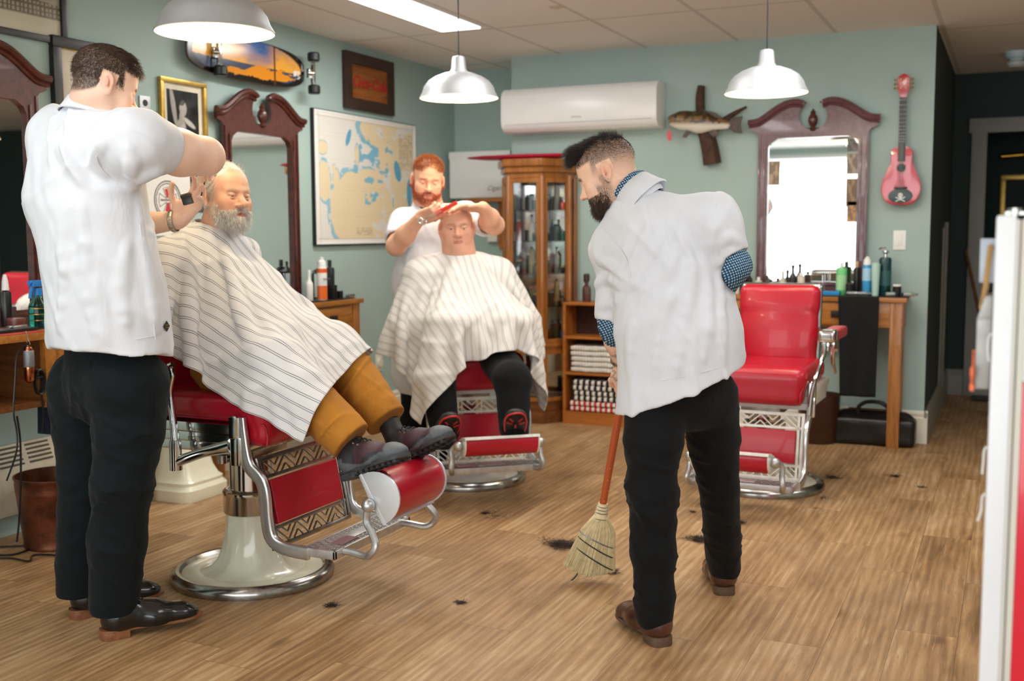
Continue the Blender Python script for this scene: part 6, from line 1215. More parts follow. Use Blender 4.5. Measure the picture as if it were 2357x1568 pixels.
# trousers
s = SDF(); hpR, hpL = J(308, 880, 3.43), J(192, 880, 3.58); kR, kL = J(282, 1110, 3.40), J(196, 1095, 3.60); aR, aL = J(262, 1380, 3.46), J(180, 1350, 3.64)
pel = (hpR+hpL)/2; s.cap(pel+[0, 0, .10]+Rd*.01, pel+[0, 0, .0]+Rd*.01, .145, .150, k=.03, fl=1.15, ax=Fd); s.ell(hpR+[0, 0, -.01]-Fd*.05, (.095, .095, .11), k=.05); s.ell(hpL+[0, 0, -.03]-Fd*.02, (.09, .09, .10), k=.05)
s.chain([hpR, hpR*.5+kR*.5, kR, kR*.5+aR*.5, aR+[0, 0, -.01]], [.108, .102, .088, .085, .078], k=.03); s.chain([hpL, hpL*.5+kL*.5, kL, kL*.5+aL*.5, aL+[0, 0, -.01]], [.108, .098, .083, .078, .072], k=.012)
s.plane((0, 0, aR[2]-.042), (0, 0, -1), .003)
dz = folds(.010, [((.35, .1, 1), .06, 1), ((.7, -.2, .6), .10, 1), ((-.6, .3, .6), .09, .8)])
trS = s; tro = cloth_obj('trousers', s, M_jean2, root, .0062, guarded(lambda X: dz(X)*(.35+.65*np.exp(-((X[:, 2]-.47)**2)/.02)+.5*np.exp(-((X[:, 2]-.75)**2)/.01)), [aR-[0, 0, .04], aL-[0, 0, .04]], .08, .14), 1)
seam([(208, 832), (214, 905), (240, 895), (290, 888), (294, 830)], 3.4, trS, M_jean2, tro, 'back_pocket_stitch', .0012); seam([(345, 800), (350, 900), (346, 1000), (330, 1120), (318, 1250), (308, 1380)], 3.4, trS, M_jean2, tro, 'outer_seam', .0015)
M_blk = mat('polished_black_leather', '#0c0c0e', .22, var=.05, coat=.5, bump=.1, bs=120, bd=.001); M_heel = wood('stacked_leather_sole', '#8f5c3c', '#6b4028', 'x', .4)
hR = atZ(216, 1476, 0); hLh = atZ(148, 1428, 0); shoe(root, 'shoe', aR, hR+Vector((.01, .018, 0)), 57, 0, M_blk, M_heel, L=.325); shoe(root, 'shoe', aL, hLh+Vector((.01, .018, 0)), 66, 0, M_blk, M_heel, L=.325)
# watch and clipper
wd0 = vN(wL-eL); m = MB(); ct = wL-wd0*.012; uu = vN(np.cross(wd0, [0, 0, 1])); vv = np.cross(wd0, uu)
m.tube([Vector(ct+.0365*math.cos(a)*uu+.0365*math.sin(a)*vv) for a in [2*PI*i/28 for i in range(28)]], [(.0085, .0028)]*28, 8, closed=True, upv=Vector(uu))
w_ = m.build('wristwatch', mat('steel_gold_band', '#c4bda8', .25, 1., var=.3, vs=150, bump=.8, bs=160), root, world=True); m = MB(); m.cyl(Vector(ct+uu*-.034), Vector(ct+uu*-.043), .015).build('watch_case', M_chrome, w_, world=True)
t = thing('hair_clipper', 'black hair trimmer head held in the palm next to the bearded man\'s ear', 'clipper', J(433, 460, 3.70)); T = frameM(J(431, 459, 3.655), vN(np.array(r0)*.9+np.array([0, 0, .25])), (0, 0, 1))
m = MB(); m.box((0, -.004, 0), (.032, .026, .022), .003); m.box((0, .012, 0), (.036, .006, .016), .001); m.xf(T); m.build('clipper_body', M_blackp, t, world=True); m = MB(); [m.box((-.016+.0032*i, .017, 0), (.0016, .006, .012)) for i in range(11)]; m.xf(T); m.build('clipper_teeth', mat('brass_blade', '#8d6b3c', .3, .9), t, world=True)
t = thing('fine_comb', 'thin dark comb held between the fingers beside the bearded man\'s head', 'comb', J(468, 440, 3.69)); m = MB(); m.tube([Vector(J(463, 452, 3.68)), Vector(J(471, 418, 3.70))], .0022, 6).build('comb_spine', M_black, t, world=True)
# ---------------------------------------------------------------- draped barber capes: cloth relaxed over the seated figure
def cape(name, coll, neck, nrm, fwd, W, Lf, Lb, parent, mt, d=.0135, nr=.066, steps=230, iters=14, lift=.015, pins=(), rise=.02, wind=None, seed=0, fold=0):
    """coll: implicit collider; neck: centre of the neck opening, nrm: neck axis, fwd: towards the knees"""
    nrm = vN(nrm); fwd = vN(np.array(fwd)-nrm*np.dot(fwd, nrm)); lat = np.cross(fwd, nrm)
    nu = int(W/d)//2*2+1; nv = int((Lf+Lb)/d)+1
    u = (np.arange(nu)-(nu-1)/2)*d; v = -Lb+np.arange(nv)*d; U, Vv = np.meshgrid(u, v); R = np.sqrt(U**2+Vv**2)
    rs = np.random.RandomState(seed); P_ = neck+U[..., None]*lat+Vv[..., None]*fwd+nrm*(rise+.02)+nrm*(.008*rs.randn(nv, nu)[..., None])
    # droop the start position a little away from the neck so it lands softly
    P_ = P_ + np.array([0, 0, 1.])*(-.25*np.maximum(R-.22, 0))[..., None]
    hole = R < nr-d*.5; pin = (R < nr+d*.9); ang = np.arctan2(U, Vv)
    tgt = neck+nrm*rise+(np.sin(ang)*nr)[..., None]*lat+(np.cos(ang)*nr)[..., None]*fwd
    tgt = tgt+nrm*(-(R-nr)*.55*(R > nr))[..., None]+((R > nr)*(R-nr)*.7)[..., None]*(np.sin(ang)[..., None]*lat+np.cos(ang)[..., None]*fwd)
    P_[pin] = tgt[pin]; inv = np.where(pin, 0., 1.)[..., None]; X = P_.astype(np.float32); Xp = X.copy(); T0 = X.copy(); inv = inv.astype(np.float32)
    sets = []
    for (di, dj, st) in ((0, 1, 1.), (1, 0, 1.), (1, 1, .55), (1, -1, .55), (0, 3, .10), (3, 0, .10)):
        for par in ((0, 1) if max(di, abs(dj)) == 1 else (0, 1)):
            i = np.arange(nv-di); jj = np.arange(nu-abs(dj)); 
            I, Jx = np.meshgrid(i, jj, indexing='ij')
            step = max(di, abs(dj))
            key = (Jx if di == 0 else I)//step % 2; m = key == par; A = (I[m], (Jx if dj >= 0 else Jx-dj)[m]); B_ = (I[m]+di, (Jx+dj if dj >= 0 else Jx)[m])
            sets.append((A[0]*nu+A[1], B_[0]*nu+B_[1], d*math.hypot(di, dj), st))
    dt = .018; g = np.array([0, 0, -2.6], np.float32)
    Xf = X.reshape(-1, 3); Xq = Xp.reshape(-1, 3); wf = inv.reshape(-1, 1); Tf = T0.reshape(-1, 3)
    for k in range(steps):
        vel = (Xf-Xq)*(.985 if k < steps*.75 else .90); Xq = Xf.copy(); Xf = Xf+(vel+g*dt*dt)*wf
        for it in range(iters):
            for a, b, L, st in sets:
                dd = Xf[b]-Xf[a]; ln = np.sqrt((dd*dd).sum(1))+1e-9; wa, wb = wf[a, 0], wf[b, 0]; ws = wa+wb+1e-9
                c = ((ln-L)/ln*st/ws)
                if L > d*1.6: c = np.where(ln < L, c, c*1.)
                Xf[a] += dd*(c*wa)[:, None]; Xf[b] -= dd*(c*wb)[:, None]
            if it % 7 == 6 or it == iters-1:
                e = coll.ev(Xf, True); m = np.nonzero((e < lift) & (wf[:, 0] > 0))[0]
                if len(m):
                    Y = Xf[m]; h_ = 2e-3; e0 = e[m]; gr = np.stack([coll.ev(Y+np.eye(3, dtype=np.float32)[q]*h_, True)-e0 for q in range(3)], 1)/h_; gr /= np.linalg.norm(gr, axis=1)[:, None]+1e-6
                    Xf[m] = Y+gr*(lift-e0)[:, None]
                    if it == iters-1:
                        dv = Xf[m]-Xq[m]; nn_ = (dv*gr).sum(1)[:, None]*gr; Xq[m] = Xf[m]-(nn_*.2+(dv-nn_)*.35)
                fl = Xf[:, 2] < .02; Xf[fl, 2] = .02
    V = Xf.copy()
    if fold:
        Qa = np.arange(nv*nu).reshape(nv, nu); Qa = np.stack([Qa[:-1, :-1], Qa[1:, :-1], Qa[1:, 1:], Qa[:-1, 1:]], -1).reshape(-1, 4); Nn = vnorm(V, Qa); Nn = Nn*np.sign((Nn @ nrm.astype(np.float32)).mean()); uu_, vv_ = U.ravel(), Vv.ravel(); an = np.arctan2(uu_, vv_+.10); rr_ = np.hypot(uu_, vv_+.10)
        z_ = 0*uu_; f1 = vn(np.stack([an*3.2+seed, rr_*1.6, z_+1.5], 1))+.3*vn(np.stack([an*7+seed, rr_*4, z_+4.5], 1)); f2_ = vn(np.stack([uu_*7+vv_*5+seed, vv_*4-uu_*2, z_+7.5], 1)); f3_ = vn(np.stack([uu_*5-vv_*9, vv_*5+uu_*3, z_+2.2+seed], 1))
        am = np.exp(-(f1/.2)**2)*1.1+np.exp(-(f2_/.14)**2)*.9+np.exp(-(f3_/.12)**2)*.7; V = V+Nn*(fold*am*sstep(.07, .16, np.hypot(uu_, vv_)))[:, None]
    i = np.arange(nv*nu).reshape(nv, nu); Q = np.stack([i[:-1, :-1], i[:-1, 1:], i[1:, 1:], i[1:, :-1]], -1).reshape(-1, 4)
    hq = hole.ravel()[Q].any(1); Q = Q[~hq]; Q = Q[:, ::-1]
    used = np.unique(Q); rm = -np.ones(len(V), int); rm[used] = np.arange(len(used)); uv = np.stack([U.ravel(), Vv.ravel()], 1)[used]
    o = mesh_np(name, V[used], rm[Q], mt, parent, world=True, uvs=uv)
    sb = o.modifiers.new('sub', 'SUBSURF'); sb.levels = sb.render_levels = 1; so = o.modifiers.new('th', 'SOLIDIFY'); so.thickness = .0018; so.offset = -1
    return o
def cape_mat(name, base, line, soft):
    t = NT(name); sp = t.n('ShaderNodeSeparateXYZ'); t.set(sp.inputs[0], t.uv()); x = t.math('ADD', sp.outputs[0], 5.)
    pr = .0365; f = t.math('MULTIPLY', t.math('FRACT', t.math('DIVIDE', x, pr)), pr)
    l1 = t.math('SMOOTH_MIN', t.math('ABSOLUTE', t.math('SUBTRACT', f, .015)), t.math('ABSOLUTE', t.math('SUBTRACT', f, .0212)), .0001)
    k = t.ramp(t.math('MULTIPLY', l1, 100), [(.075, (1, 1, 1)), (.13, (0, 0, 0))]); n = t.noise(t.map(t.uv(), (900, 900, 1)), 1, 2, .6); n3 = t.noise(t.obj(), 9, 3, .5)
    c = t.mix(t.math('MULTIPLY', k, soft), t.ramp(n3, [(.3, tuple(q*.96 for q in hx(base)[:3])+(1,)), (.7, hx(base))]), hx(line))
    t.P(Base_Color=c, Roughness=.8, Sheen_Weight=.1, Specular_IOR_Level=.3, Normal=t.bump(n, .12, .0005)); t.P(Subsurface_Weight=.0); return t.m
M_cape = cape_mat('striped_cape_cotton', '#e4e3e2', '#5f626b', .9); M_cape2 = cape_mat('ticking_cape_cotton', '#e6e2dc', '#7d7d88', .75)
tick("p") # =============================================================== bearded man in the front chair
root = person_root('person with white hair and beard seated under a striped cape, in mustard trousers', (-2.62, 3.30, .74)); K1 = root
Mh = headM((-2.660, 3.275, 1.436), -14, 3, -3, 1.01)
P1 = dict(skin='#dba88c', blush='#c9694c', lips='#a9594b', scalp=.35, hair='#c9bca8', fade=(-.06, -.03), stub=.5, beardc='#ddd2c4', brow='#cdbfa8', browk=.6, wrinkle=1, jaw=.95, fat=-.003, nose=1.3, ear=1.15, iris='#4a4038', gaze=(.2, 1, -.05), open=1)
nk = np.array([-2.755, 3.29, 1.262]); sR, sL = np.array([-2.79, 3.095, 1.195]), np.array([-2.78, 3.485, 1.195]); Fd = hd(0)
s = SDF(); hs = head_sdf(P1); s.add(hs, Mh); s.cap(Mh @ Vector((0, -.028, -.055)), nk+[.01, 0, -.02], .060, .068, k=.035); s.cap(nk+[0, 0, -.02], (sR+sL)/2-[0, 0, .06], .075, .11, k=.05)
hips = np.array([-2.66, 3.30, .80]); belly = np.array([-2.70, 3.30, .98]); knR, knL = np.array([-2.365, 3.14, .850]), np.array([-2.33, 3.46, .87])
arms = []
for sh, sg in ((sR, -1), (sL, 1)):
    el = sh+np.array([.04, sg*.05, -.27]); wr = np.array([-2.50, 3.30+sg*.11, .945]); s.chain([sh, el, wr], [.055, .046, .032], k=.03); dd_ = vN(np.array([-2.36, 3.30+sg*.05, .95])-wr); s.add(hand_sdf(frameM(wr+dd_*.01, dd_, vN(np.cross(np.array([0, 0, -1.]), dd_))), sg*-1, curl=(.4,)*4))
    arms.append((sh, el, wr))
s.chain([(sR+sL)/2-[0, 0, .08], belly, hips+[0, 0, .02]], [.14, .145, .14], k=.06, fl=1.1, ax=Fd)
body_mesh(root, s, Mh, P1, .0029)
t_ = SDF(); anR, anL = np.array([-2.035, 3.165, .565]), np.array([-2.05, 3.42, .590])
t_.ell(hips, (.15, .17, .10), k=.05); t_.chain([hips+[.02, -.09, 0], knR, anR], [.095, .080, .066], k=.03); t_.chain([hips+[.02, .09, 0], knL, anL], [.095, .080, .066], k=.03)
for a, kn in ((anR, knR), (anL, knL)):
    dv = vN(a-kn); t_.cap(kn+dv*.05, a, .078, .078, k=.02)
    cutbox(t_, a-dv*.030, dv, .12)
dz = folds(.009, [((.7, .1, -.7), .08, 1), ((.2, .8, .4), .07, .7), ((.5, -.4, .7), .14, .8)])
tr = cloth_obj('trousers', t_, M_must, root, .0050, guarded(dz, [anR+vN(anR-knR)*.02, anL+vN(anL-knL)*.02], .09, .15), 2)
seam([(672, 905), (700, 945), (735, 985), (775, 1022), (800, 1050)], 3.78, t_, M_must, tr, 'leg_seam', .0022); seam([(848, 985), (835, 1005), (815, 1030), (795, 1050)], 3.78, t_, M_must, tr, 'hem_stitch', .0014)
M_boot = vcol('worn_hiking_boot', .55, bump=.5, bs=70, bd=.003); M_lug = mat('lug_rubber', '#3a3a3d', .65, var=.3, vs=30)
shoe(root, 'boot', anR, (-2.085, 3.165, .440), -9, 20, M_boot, M_lug, L=.30, Wd=.055, style='boot', roll=-6); shoe(root, 'boot', anL, (-2.040, 3.425, .430), -7, 27, M_boot, M_lug, L=.30, Wd=.055, style='boot', roll=-6)
# hair, beard, brows
M_wh = mat('white_hair', '#e3dcd0', .45, var=.1, vs=80); M_gy = mat('grey_beard', '#f6f1ea', .5, var=.15, vs=80); M_gy2 = mat('sandy_grey_beard', '#bba78f', .5, var=.15, vs=80)
hc = SDF(); hc.ell((0, -.014, .043), (.0815, .099, .085), k=.02); hc.plane((0, .060, .062), (0, .9, -.42), .02); hc.plane((0, 0, -.03), (0, 0, -1), .015); h2 = SDF(); h2.add(hc, Mh); V, Q = h2.mesh(.004, disp=lambda X: .002*vn(X*60)); mesh_np('hair', V, Q, M_wh, root, world=True)
gauss_hair('hair_strands', root, Mh, hc, lambda L: sstep(-.04, .02, L[:, 2]), 6000, .045, .0005, lambda L, g: g*.2+np.stack([np.sign(L[:, 0])*.25, -.6-.2*(L[:, 2] > .08), -.8*(L[:, 2] < .09)], 1), M_wh, 3, grav=.5, curl=.25, jit=.16)
gauss_hair('forelock', root, Mh, hs, lambda L: sstep(.07, .085, L[:, 2])*sstep(-.02, .02, L[:, 1]), 260, .038, .0005, lambda L, g: g*.4+np.array([.3, .7, .15]), M_wh, 4, grav=.5, curl=.5, jit=.3)
bz = lambda L: beard_mask(L)*(L[:, 2] < -.035)
gauss_hair('beard', root, Mh, hs, bz, 5000, .020, .00055, lambda L, g: g*.55+np.array([0, .35, -.8]), M_gy, 5, grav=.5, curl=.5, jit=.3, lenfn=lambda L: .45+1.1*sstep(-.05, -.10, L[:, 2])*sstep(0, .05, L[:, 1]))
gauss_hair('beard_shade', root, Mh, hs, lambda L: beard_mask(L)*.9, 1500, .012, .0005, lambda L, g: g*.5+np.array([0, .2, -.8]), M_gy2, 6, grav=.4, curl=.4)
gauss_hair('moustache', root, Mh, hs, lambda L: ((L[:, 2] < -.050) & (L[:, 2] > -.066) & (np.abs(L[:, 0]) < .034) & (L[:, 1] > .06))*1., 1400, .017, .00055, lambda L, g: g*.5+np.stack([np.sign(L[:, 0])*.6, .1+0*L[:, 0], -.6+0*L[:, 0]], 1), M_gy, 7, grav=.3, curl=.3)
gauss_hair('eyebrows', root, Mh, hs, lambda L: ((np.abs(L[:, 2]-.0165) < .005) & (np.abs(L[:, 0]) > .012) & (np.abs(L[:, 0]) < .048) & (L[:, 1] > .06))*1., 500, .013, .0004, lambda L, g: g*.8+np.stack([np.sign(L[:, 0])*.6, .2+0*L[:, 0], .1+0*L[:, 0]], 1), M_gy, 8, grav=.3, curl=.3)
# collider and cape
c_ = SDF(); c_.cap(sR+[0, .02, .0], sL-[0, .02, .0], .072, k=.05); c_.cap(nk+[.012, 0, .02], (sR+sL)/2-[0, 0, .04], .062, .10, k=.05); c_.chain([(sR+sL)/2-[0, 0, .10], belly, hips+[0, 0, .02]], [.16, .17, .16], k=.06)
for a in arms: c_.chain(list(a), [.060, .052, .045], k=.03); c_.ell(a[2]+[.06, -.02*(1 if a is arms[1] else -1), .0], (.11, .075, .045), k=.02)
c_.add(t_); c_.box((-2.62, 3.30, .66), (.27, .25, .08), .03, k=.01); c_.box((-2.95, 3.30, .95), (.06, .21, .25), .03, k=.01)
for sg in (-1, 1): pass
c_.p = [q for q in c_.p if q[6] == 'u']
tick('c'); cape('cape', c_, nk+np.array([.030, 0, .062]), (.26, 0, 1), (1, .23, 0), 1.15, .715, .28, root, M_cape, d=.0135, nr=.074, rise=.015, steps=170, fold=.010)
tick("p") # =============================================================== bald man in the back chair
root = person_root('bald person facing forward, seated under a striped cape in the back chair', (-2.585, 5.09, .70)); K2 = root
f2 = hd(-50); l2 = hd(40); ctr = np.array([-2.585, 5.09, 0.])
Mh = headM(J(1051, 522, 5.66), -60, -3, 2, 1.04)
P1 = dict(skin='#e2a88e', blush='#d07a64', lips='#b56a5e', scalp=.18, hair='#8d8378', fade=(-.04, .02), stub=.0, fat=.006, jaw=1.06, nose=1.12, browk=.4, brow='#8a6d55')
nk = J(1057, 590, 5.66); sh0 = J(1058, 640, 5.68); sR, sL = sh0-l2*.195, sh0+l2*.195
s = SDF(); hs = head_sdf(P1); s.add(hs, Mh); s.cap(Mh @ Vector((0, -.028, -.055)), nk, .064, .07, k=.035); s.cap(nk, sh0-[0, 0, .03], .08, .11, k=.05)
hips = ctr+np.array([0, 0, .77])-f2*.08; belly = hips+[0, 0, .20]+f2*.02; kR = J(1005, 878, 5.30); kL = J(1180, 876, 5.22); arms = []
for sh, sg in ((sR, -1), (sL, 1)):
    el = sh+l2*sg*.115+f2*.05+np.array([0, 0, -.23]); wr = ctr+np.array([0, 0, .86])+f2*.22+l2*sg*.14; s.chain([sh, el, wr], [.056, .048, .034], k=.03); dd_ = vN(ctr+np.array([0, 0, .84])+f2*.34+l2*sg*.10-wr); s.add(hand_sdf(frameM(wr+dd_*.01, dd_, vN(np.cross(np.array([0, 0, -1.]), dd_))), sg*-1, curl=(.4,)*4)); arms.append((sh, el, wr))
s.chain([sh0-[0, 0, .06], belly, hips], [.15, .17, .15], k=.06); body_mesh(root, s, Mh, P1, .0034)
t_ = SDF(); t_.ell(hips, (.17, .17, .10), k=.05); aR, aL = J(1025, 992, 5.22), J(1183, 985, 5.12)
t_.chain([hips-l2*.09, kR, aR], [.10, .086, .070], k=.03); t_.chain([hips+l2*.09, kL, aL], [.10, .086, .070], k=.03)
tr = cloth_obj('trousers', t_, M_jean, root, .0075, folds(.005, [((.3, .2, .8), .09, 1), ((-.4, .5, .5), .14, .8)]), 1)
M_trn = mat('dark_trainer', '#2b2522', .5, var=.2, vs=30); M_rsole = mat('black_red_sole', '#17181a', .6); M_rr = mat('red_rubber_rim', '#c8232c', .5)
for (a, hh_, off) in ((aR, -52, .0), (aL, -62, .0)):
    hl = a+np.array([0, 0, -.10])-hd(hh_)*.03; o = shoe(root, 'shoe', a, hl, hh_, 38, M_trn, M_rsole, L=.29)
    T = Matrix.Translation(Vector(hl)) @ Matrix.Rotation(math.radians(hh_), 4, 'Z') @ Matrix.Rotation(-math.radians(38), 4, 'Y'); m = MB(); m.tube([T @ Vector(q) for q in ((.0, 0, .024), (.06, .037, .024), (.19, .052, .024), (.27, .04, .024), (.297, .01, .024), (.27, -.04, .024), (.19, -.050, .024), (.06, -.035, .024))], .0045, 6, closed=True, smooth=3); [m.box((0, 0, 0), (.03, .008, .003), rot=(0, 0, r_), Mx=T @ Matrix.Translation((x_, y_, .012))) for x_, y_, r_ in ((.25, .02, .5), (.25, -.02, -.5), (.22, .03, 1.), (.22, -.03, -1.), (.19, .0, 0))]; m.build('red_sole_trim', M_rr, o, world=True)
gauss_hair('short_grey_hair', root, Mh, hs, lambda L: scalp_mask(L, P1)*(L[:, 2] < .06), 1500, .006, .0005, lambda L, g: g*.5+np.array([0, -.3, -.6]), mat('thin_grey_hair', '#a59d93', .5), 9)
gauss_hair('eyebrows', root, Mh, hs, lambda L: ((np.abs(L[:, 2]-.0165) < .004) & (np.abs(L[:, 0]) > .012) & (np.abs(L[:, 0]) < .044) & (L[:, 1] > .06))*1., 300, .007, .0004, lambda L, g: g*.6+np.stack([np.sign(L[:, 0])*.6, .1+0*L[:, 0], .1+0*L[:, 0]], 1), mat('light_brown_brow', '#8f6f55', .5), 8)
c_ = SDF(); c_.cap(sR, sL, .078, k=.05); c_.cap(nk, sh0-[0, 0, .03], .07, .11, k=.05); c_.chain([sh0-[0, 0, .08], belly, hips], [.17, .20, .17], k=.06)
for a in arms: c_.chain(list(a), [.062, .054, .045], k=.03); c_.ell(a[2]+f2*.07, (.12, .12, .062), k=.02)
c_.add(t_); A_ = Matrix.Translation(Vector(ctr)) @ Matrix.Rotation(math.radians(-50), 4, 'Z')
c_.box(A_ @ Vector((-.02, 0, .62)), (.26, .25, .08), .03, R=A_, k=.01); c_.box(A_ @ Vector((-.30, 0, .86)), (.06, .20, .22), .03, R=A_, k=.01)
for sg in (-1, 1): c_.cap(A_ @ Vector((-.30, sg*.31, .835)), A_ @ Vector((.08, sg*.31, .835)), .045, k=.02)
c_.p = [q for q in c_.p if q[6] == 'u']
tick('c'); cape('cape', c_, nk+np.array([0, 0, .012]), tuple(f2*.12+np.array([0, 0, 1])), f2+l2*.20, 1.34, .65, .26, root, M_cape2, d=.0145, nr=.078, rise=.012, steps=150, seed=3, fold=.009)
tick("p") # =============================================================== red-bearded barber behind him
root = person_root('red-bearded person in a white coat standing behind the bald person', (-2.87, 5.24, 0)); B3 = root
f3 = hd(-62); r3 = hd(-152); Mh = headM(J(984, 414, 5.93), -55, -12, -5, 1.02)
P1 = dict(skin='#e8b193', blush='#dd7c60', lips='#c06d60', scalp=.75, hair='#9b5b35', fade=(-.02, .05), stub=.5, beardc='#b5562c', brow='#b0663e', browk=.6, closed=1, eye=.1)
nk = J(985, 470, 5.97); sR, sL = J(930, 512, 5.92), J(1072, 497, 5.98); eR = J(912, 566, 5.74); wR = J(966, 503, 5.62); eL = J(1138, 518, 5.76); wL = J(1112, 478, 5.60)
s = SDF(); hs = head_sdf(P1); s.add(hs, Mh); s.cap(Mh @ Vector((0, -.028, -.055)), nk, .058, .064, k=.035); s.cap(nk, (sR+sL)/2-[0, 0, .05], .07, .10, k=.05); s.chain([(sR+sL)/2-[0, 0, .12], J(985, 760, 5.95)], [.09, .10], k=.05)
s.chain([sR, eR, eR*.6+wR*.4, wR], [.056, .048, .047, .032], k=.03); s.chain([sL, eL, eL*.6+wL*.4, wL], [.056, .048, .046, .031], k=.03)
dR = vN(J(992, 492, 5.58)-wR); s.add(hand_sdf(frameM(wR+dR*.012, dR, vN(np.cross(np.array(HF)*-1+np.array([0, 0, -.4]), dR))*-1), 1, curl=(.5, .8, 1.1, 1.1), thumb=(.6, .5, .5)))
dL = vN(J(1048, 476, 5.55)-wL); s.add(hand_sdf(frameM(wL+dL*.012, dL, vN(np.cross(np.array([0, 0, -1.])-np.array(HF)*.3, dL))), -1, curl=(.25, .25, .3, .3), thumb=(.9, .2, .3), spread=.3))
body_mesh(root, s, Mh, P1, .0034)
M_gin = mat('ginger_hair', '#a2623a', .45, var=.2, vs=80); M_gb = mat('ginger_beard', '#b6532a', .45, var=.2, vs=80)
gauss_hair('short_ginger_hair', root, Mh, hs, lambda L: scalp_mask(L, P1)*sstep(.02, .07, L[:, 2]), 5200, .016, .0006, lambda L, g: g*.8+np.array([0, .4, .2]), M_gin, 10, grav=.0, curl=.3, lenfn=lambda L: .4+.9*sstep(.03, .09, L[:, 2]))
gauss_hair('ginger_beard', root, Mh, hs, lambda L: beard_mask(L), 4800, .013, .0006, lambda L, g: g*.6+np.array([0, .2, -.7]), M_gb, 11, grav=.3, curl=.4)
s = SDF(); s.cap(sR, sL, .075, k=.05); s.chain([J(992, 560, 5.97), J(985, 640, 5.96), J(980, 770, 5.95), J(980, 850, 5.95)], [.165, .18, .19, .19], k=.05, fl=1.35, ax=f3); s.cap(nk-[0, 0, .04], (sR+sL)/2-[0, 0, .05], .07, .11, k=.05)
for sh, el in ((sR, eR), (sL, eL)):
    ad = vN(el-sh); cu = sh*.35+el*.65; s.cap(sh, cu, .072, .074, k=.03); s.cap(cu-ad*.005, cu+ad*.2, .058, .075, k=.003, op='s'); cutbox(s, cu+ad*.03, ad, .10)
collar(root, nk+[0, 0, -.004]+f3*.004, (f3[0]*.35, f3[1]*.35, 1), f3, M_coat, R=.070, gap=.55); s.cap(nk+f3*.08+[0, 0, .02], nk+f3*.15+[0, 0, -.10], .026, .008, k=.01, op='s'); s.cap(nk, nk+[0, 0, .1], .064, .07, k=.004, op='s')
ct = cloth_obj('barber_coat', s, M_coat, root, .0075, folds(.007, [((.6, .3, .5), .13, 1), ((-.3, .6, .7), .10, .6)]), 1)
s = SDF(); s.cap(nk+f3*.030+[0, 0, -.02], nk+f3*.075+[0, 0, -.16], .062, .05, k=.01); V, Q = s.mesh(.006); mesh_np('green_undershirt', V, Q, mat('olive_tee', '#55593a', .9), root, world=True)
s = SDF(); hp = J(978, 760, 5.95); s.ell(hp, (.17, .15, .13), k=.05)
for sg in (-1, 1): a = np.array([hp[0], hp[1], .09])-r3*sg*-.10; s.chain([hp-r3*sg*-.09, (hp+a)/2-r3*0, a], [.10, .08, .065], k=.03)
cloth_obj('trousers', s, M_jean, root, .010, None, 1)
for sg in (-1, 1): a = np.array([hp[0], hp[1], 0.])+r3*sg*.10; shoe(root, 'shoe', a, a-f3*.06, -62, 0, M_blk, M_heel, L=.30)
pk = J(1004, 494, 5.575); t = thing('red_comb', 'red comb held over the bald man\'s head by the red-bearded barber', 'comb', pk); m = MB(); a, b = Vector(J(1002, 492, 5.56)), Vector(J(1052, 466, 5.53)); m.tube([a, b], [(.004, .010)]*2, 8, upv=(0, 0, 1)).build('comb_spine', mat('red_plastic', '#e2402c', .35), t, world=True)
m = MB(); d_ = (b-a); [m.cyl(a+d_*(i/24), a+d_*(i/24)+Vector((0, 0, -.022)), .0009, n=4) for i in range(2, 24)]; m.build('comb_teeth', mat('red_plastic_teeth', '#d83a28', .35), t, world=True)
t = thing('steel_scissors', 'steel scissors in the right hand of the red-bearded barber', 'scissors', J(975, 505, 5.55)); m = MB(); a = Vector(J(985, 497, 5.55)); m.torus(Vector(J(968, 508, 5.56)), .013, .003, 16, 6, 'Y').torus(Vector(J(976, 512, 5.56)), .013, .003, 16, 6, 'Y').cyl(Vector(J(972, 505, 5.555)), Vector(J(1015, 484, 5.54)), .003, .001, n=6).cyl(Vector(J(978, 508, 5.555)), Vector(J(1017, 486, 5.54)), .003, .001, n=6); m.build('blades', M_chrome, t, world=True)
tick("p") # =============================================================== sweeping barber
root = person_root('person with dark quiff and beard sweeping the floor in a white barber coat', (-.97, 3.50, 0)); B2 = root
Fd = hd(126); Rd = hd(36); Mh = headM(J(1397, 399, 3.66), 190, -26, 0, .98)
P1 = dict(skin='#e9bea3', blush='#dd9578', lips='#b9705f', scalp=.8, hair='#2a221d', fade=(-.015, .065), fb=.8, stub=.45, beardc='#3a2a22', brow='#2d211a', browk=.9, eye=.2)
nk = J(1466, 450, 3.62); sR, sL = J(1630, 512, 3.50), J(1425, 562, 3.64); eR, eL = J(1690, 612, 3.46), J(1415, 745, 3.64); wR, wL = J(1600, 760, 3.72), J(1432, 842, 3.74)
s = SDF(); hs = head_sdf(P1); s.add(hs, Mh); s.cap(Mh @ Vector((0, -.034, -.052)), nk+[0, 0, -.03], .056, .066, k=.035); s.cap(nk-[0, 0, .05], (sR+sL)/2-[0, 0, .08], .058, .08, k=.05)
s.chain([(sR+sL)/2-[0, 0, .10], J(1555, 700, 3.52), J(1570, 850, 3.52)], [.12, .12, .12], k=.05, fl=1.2, ax=Fd)
s.chain([sR, eR, eR*.6+wR*.4, wR], [.055, .040, .040, .030], k=.03); s.chain([sL, eL, eL*.6+wL*.4, wL], [.052, .043, .041, .027], k=.03)
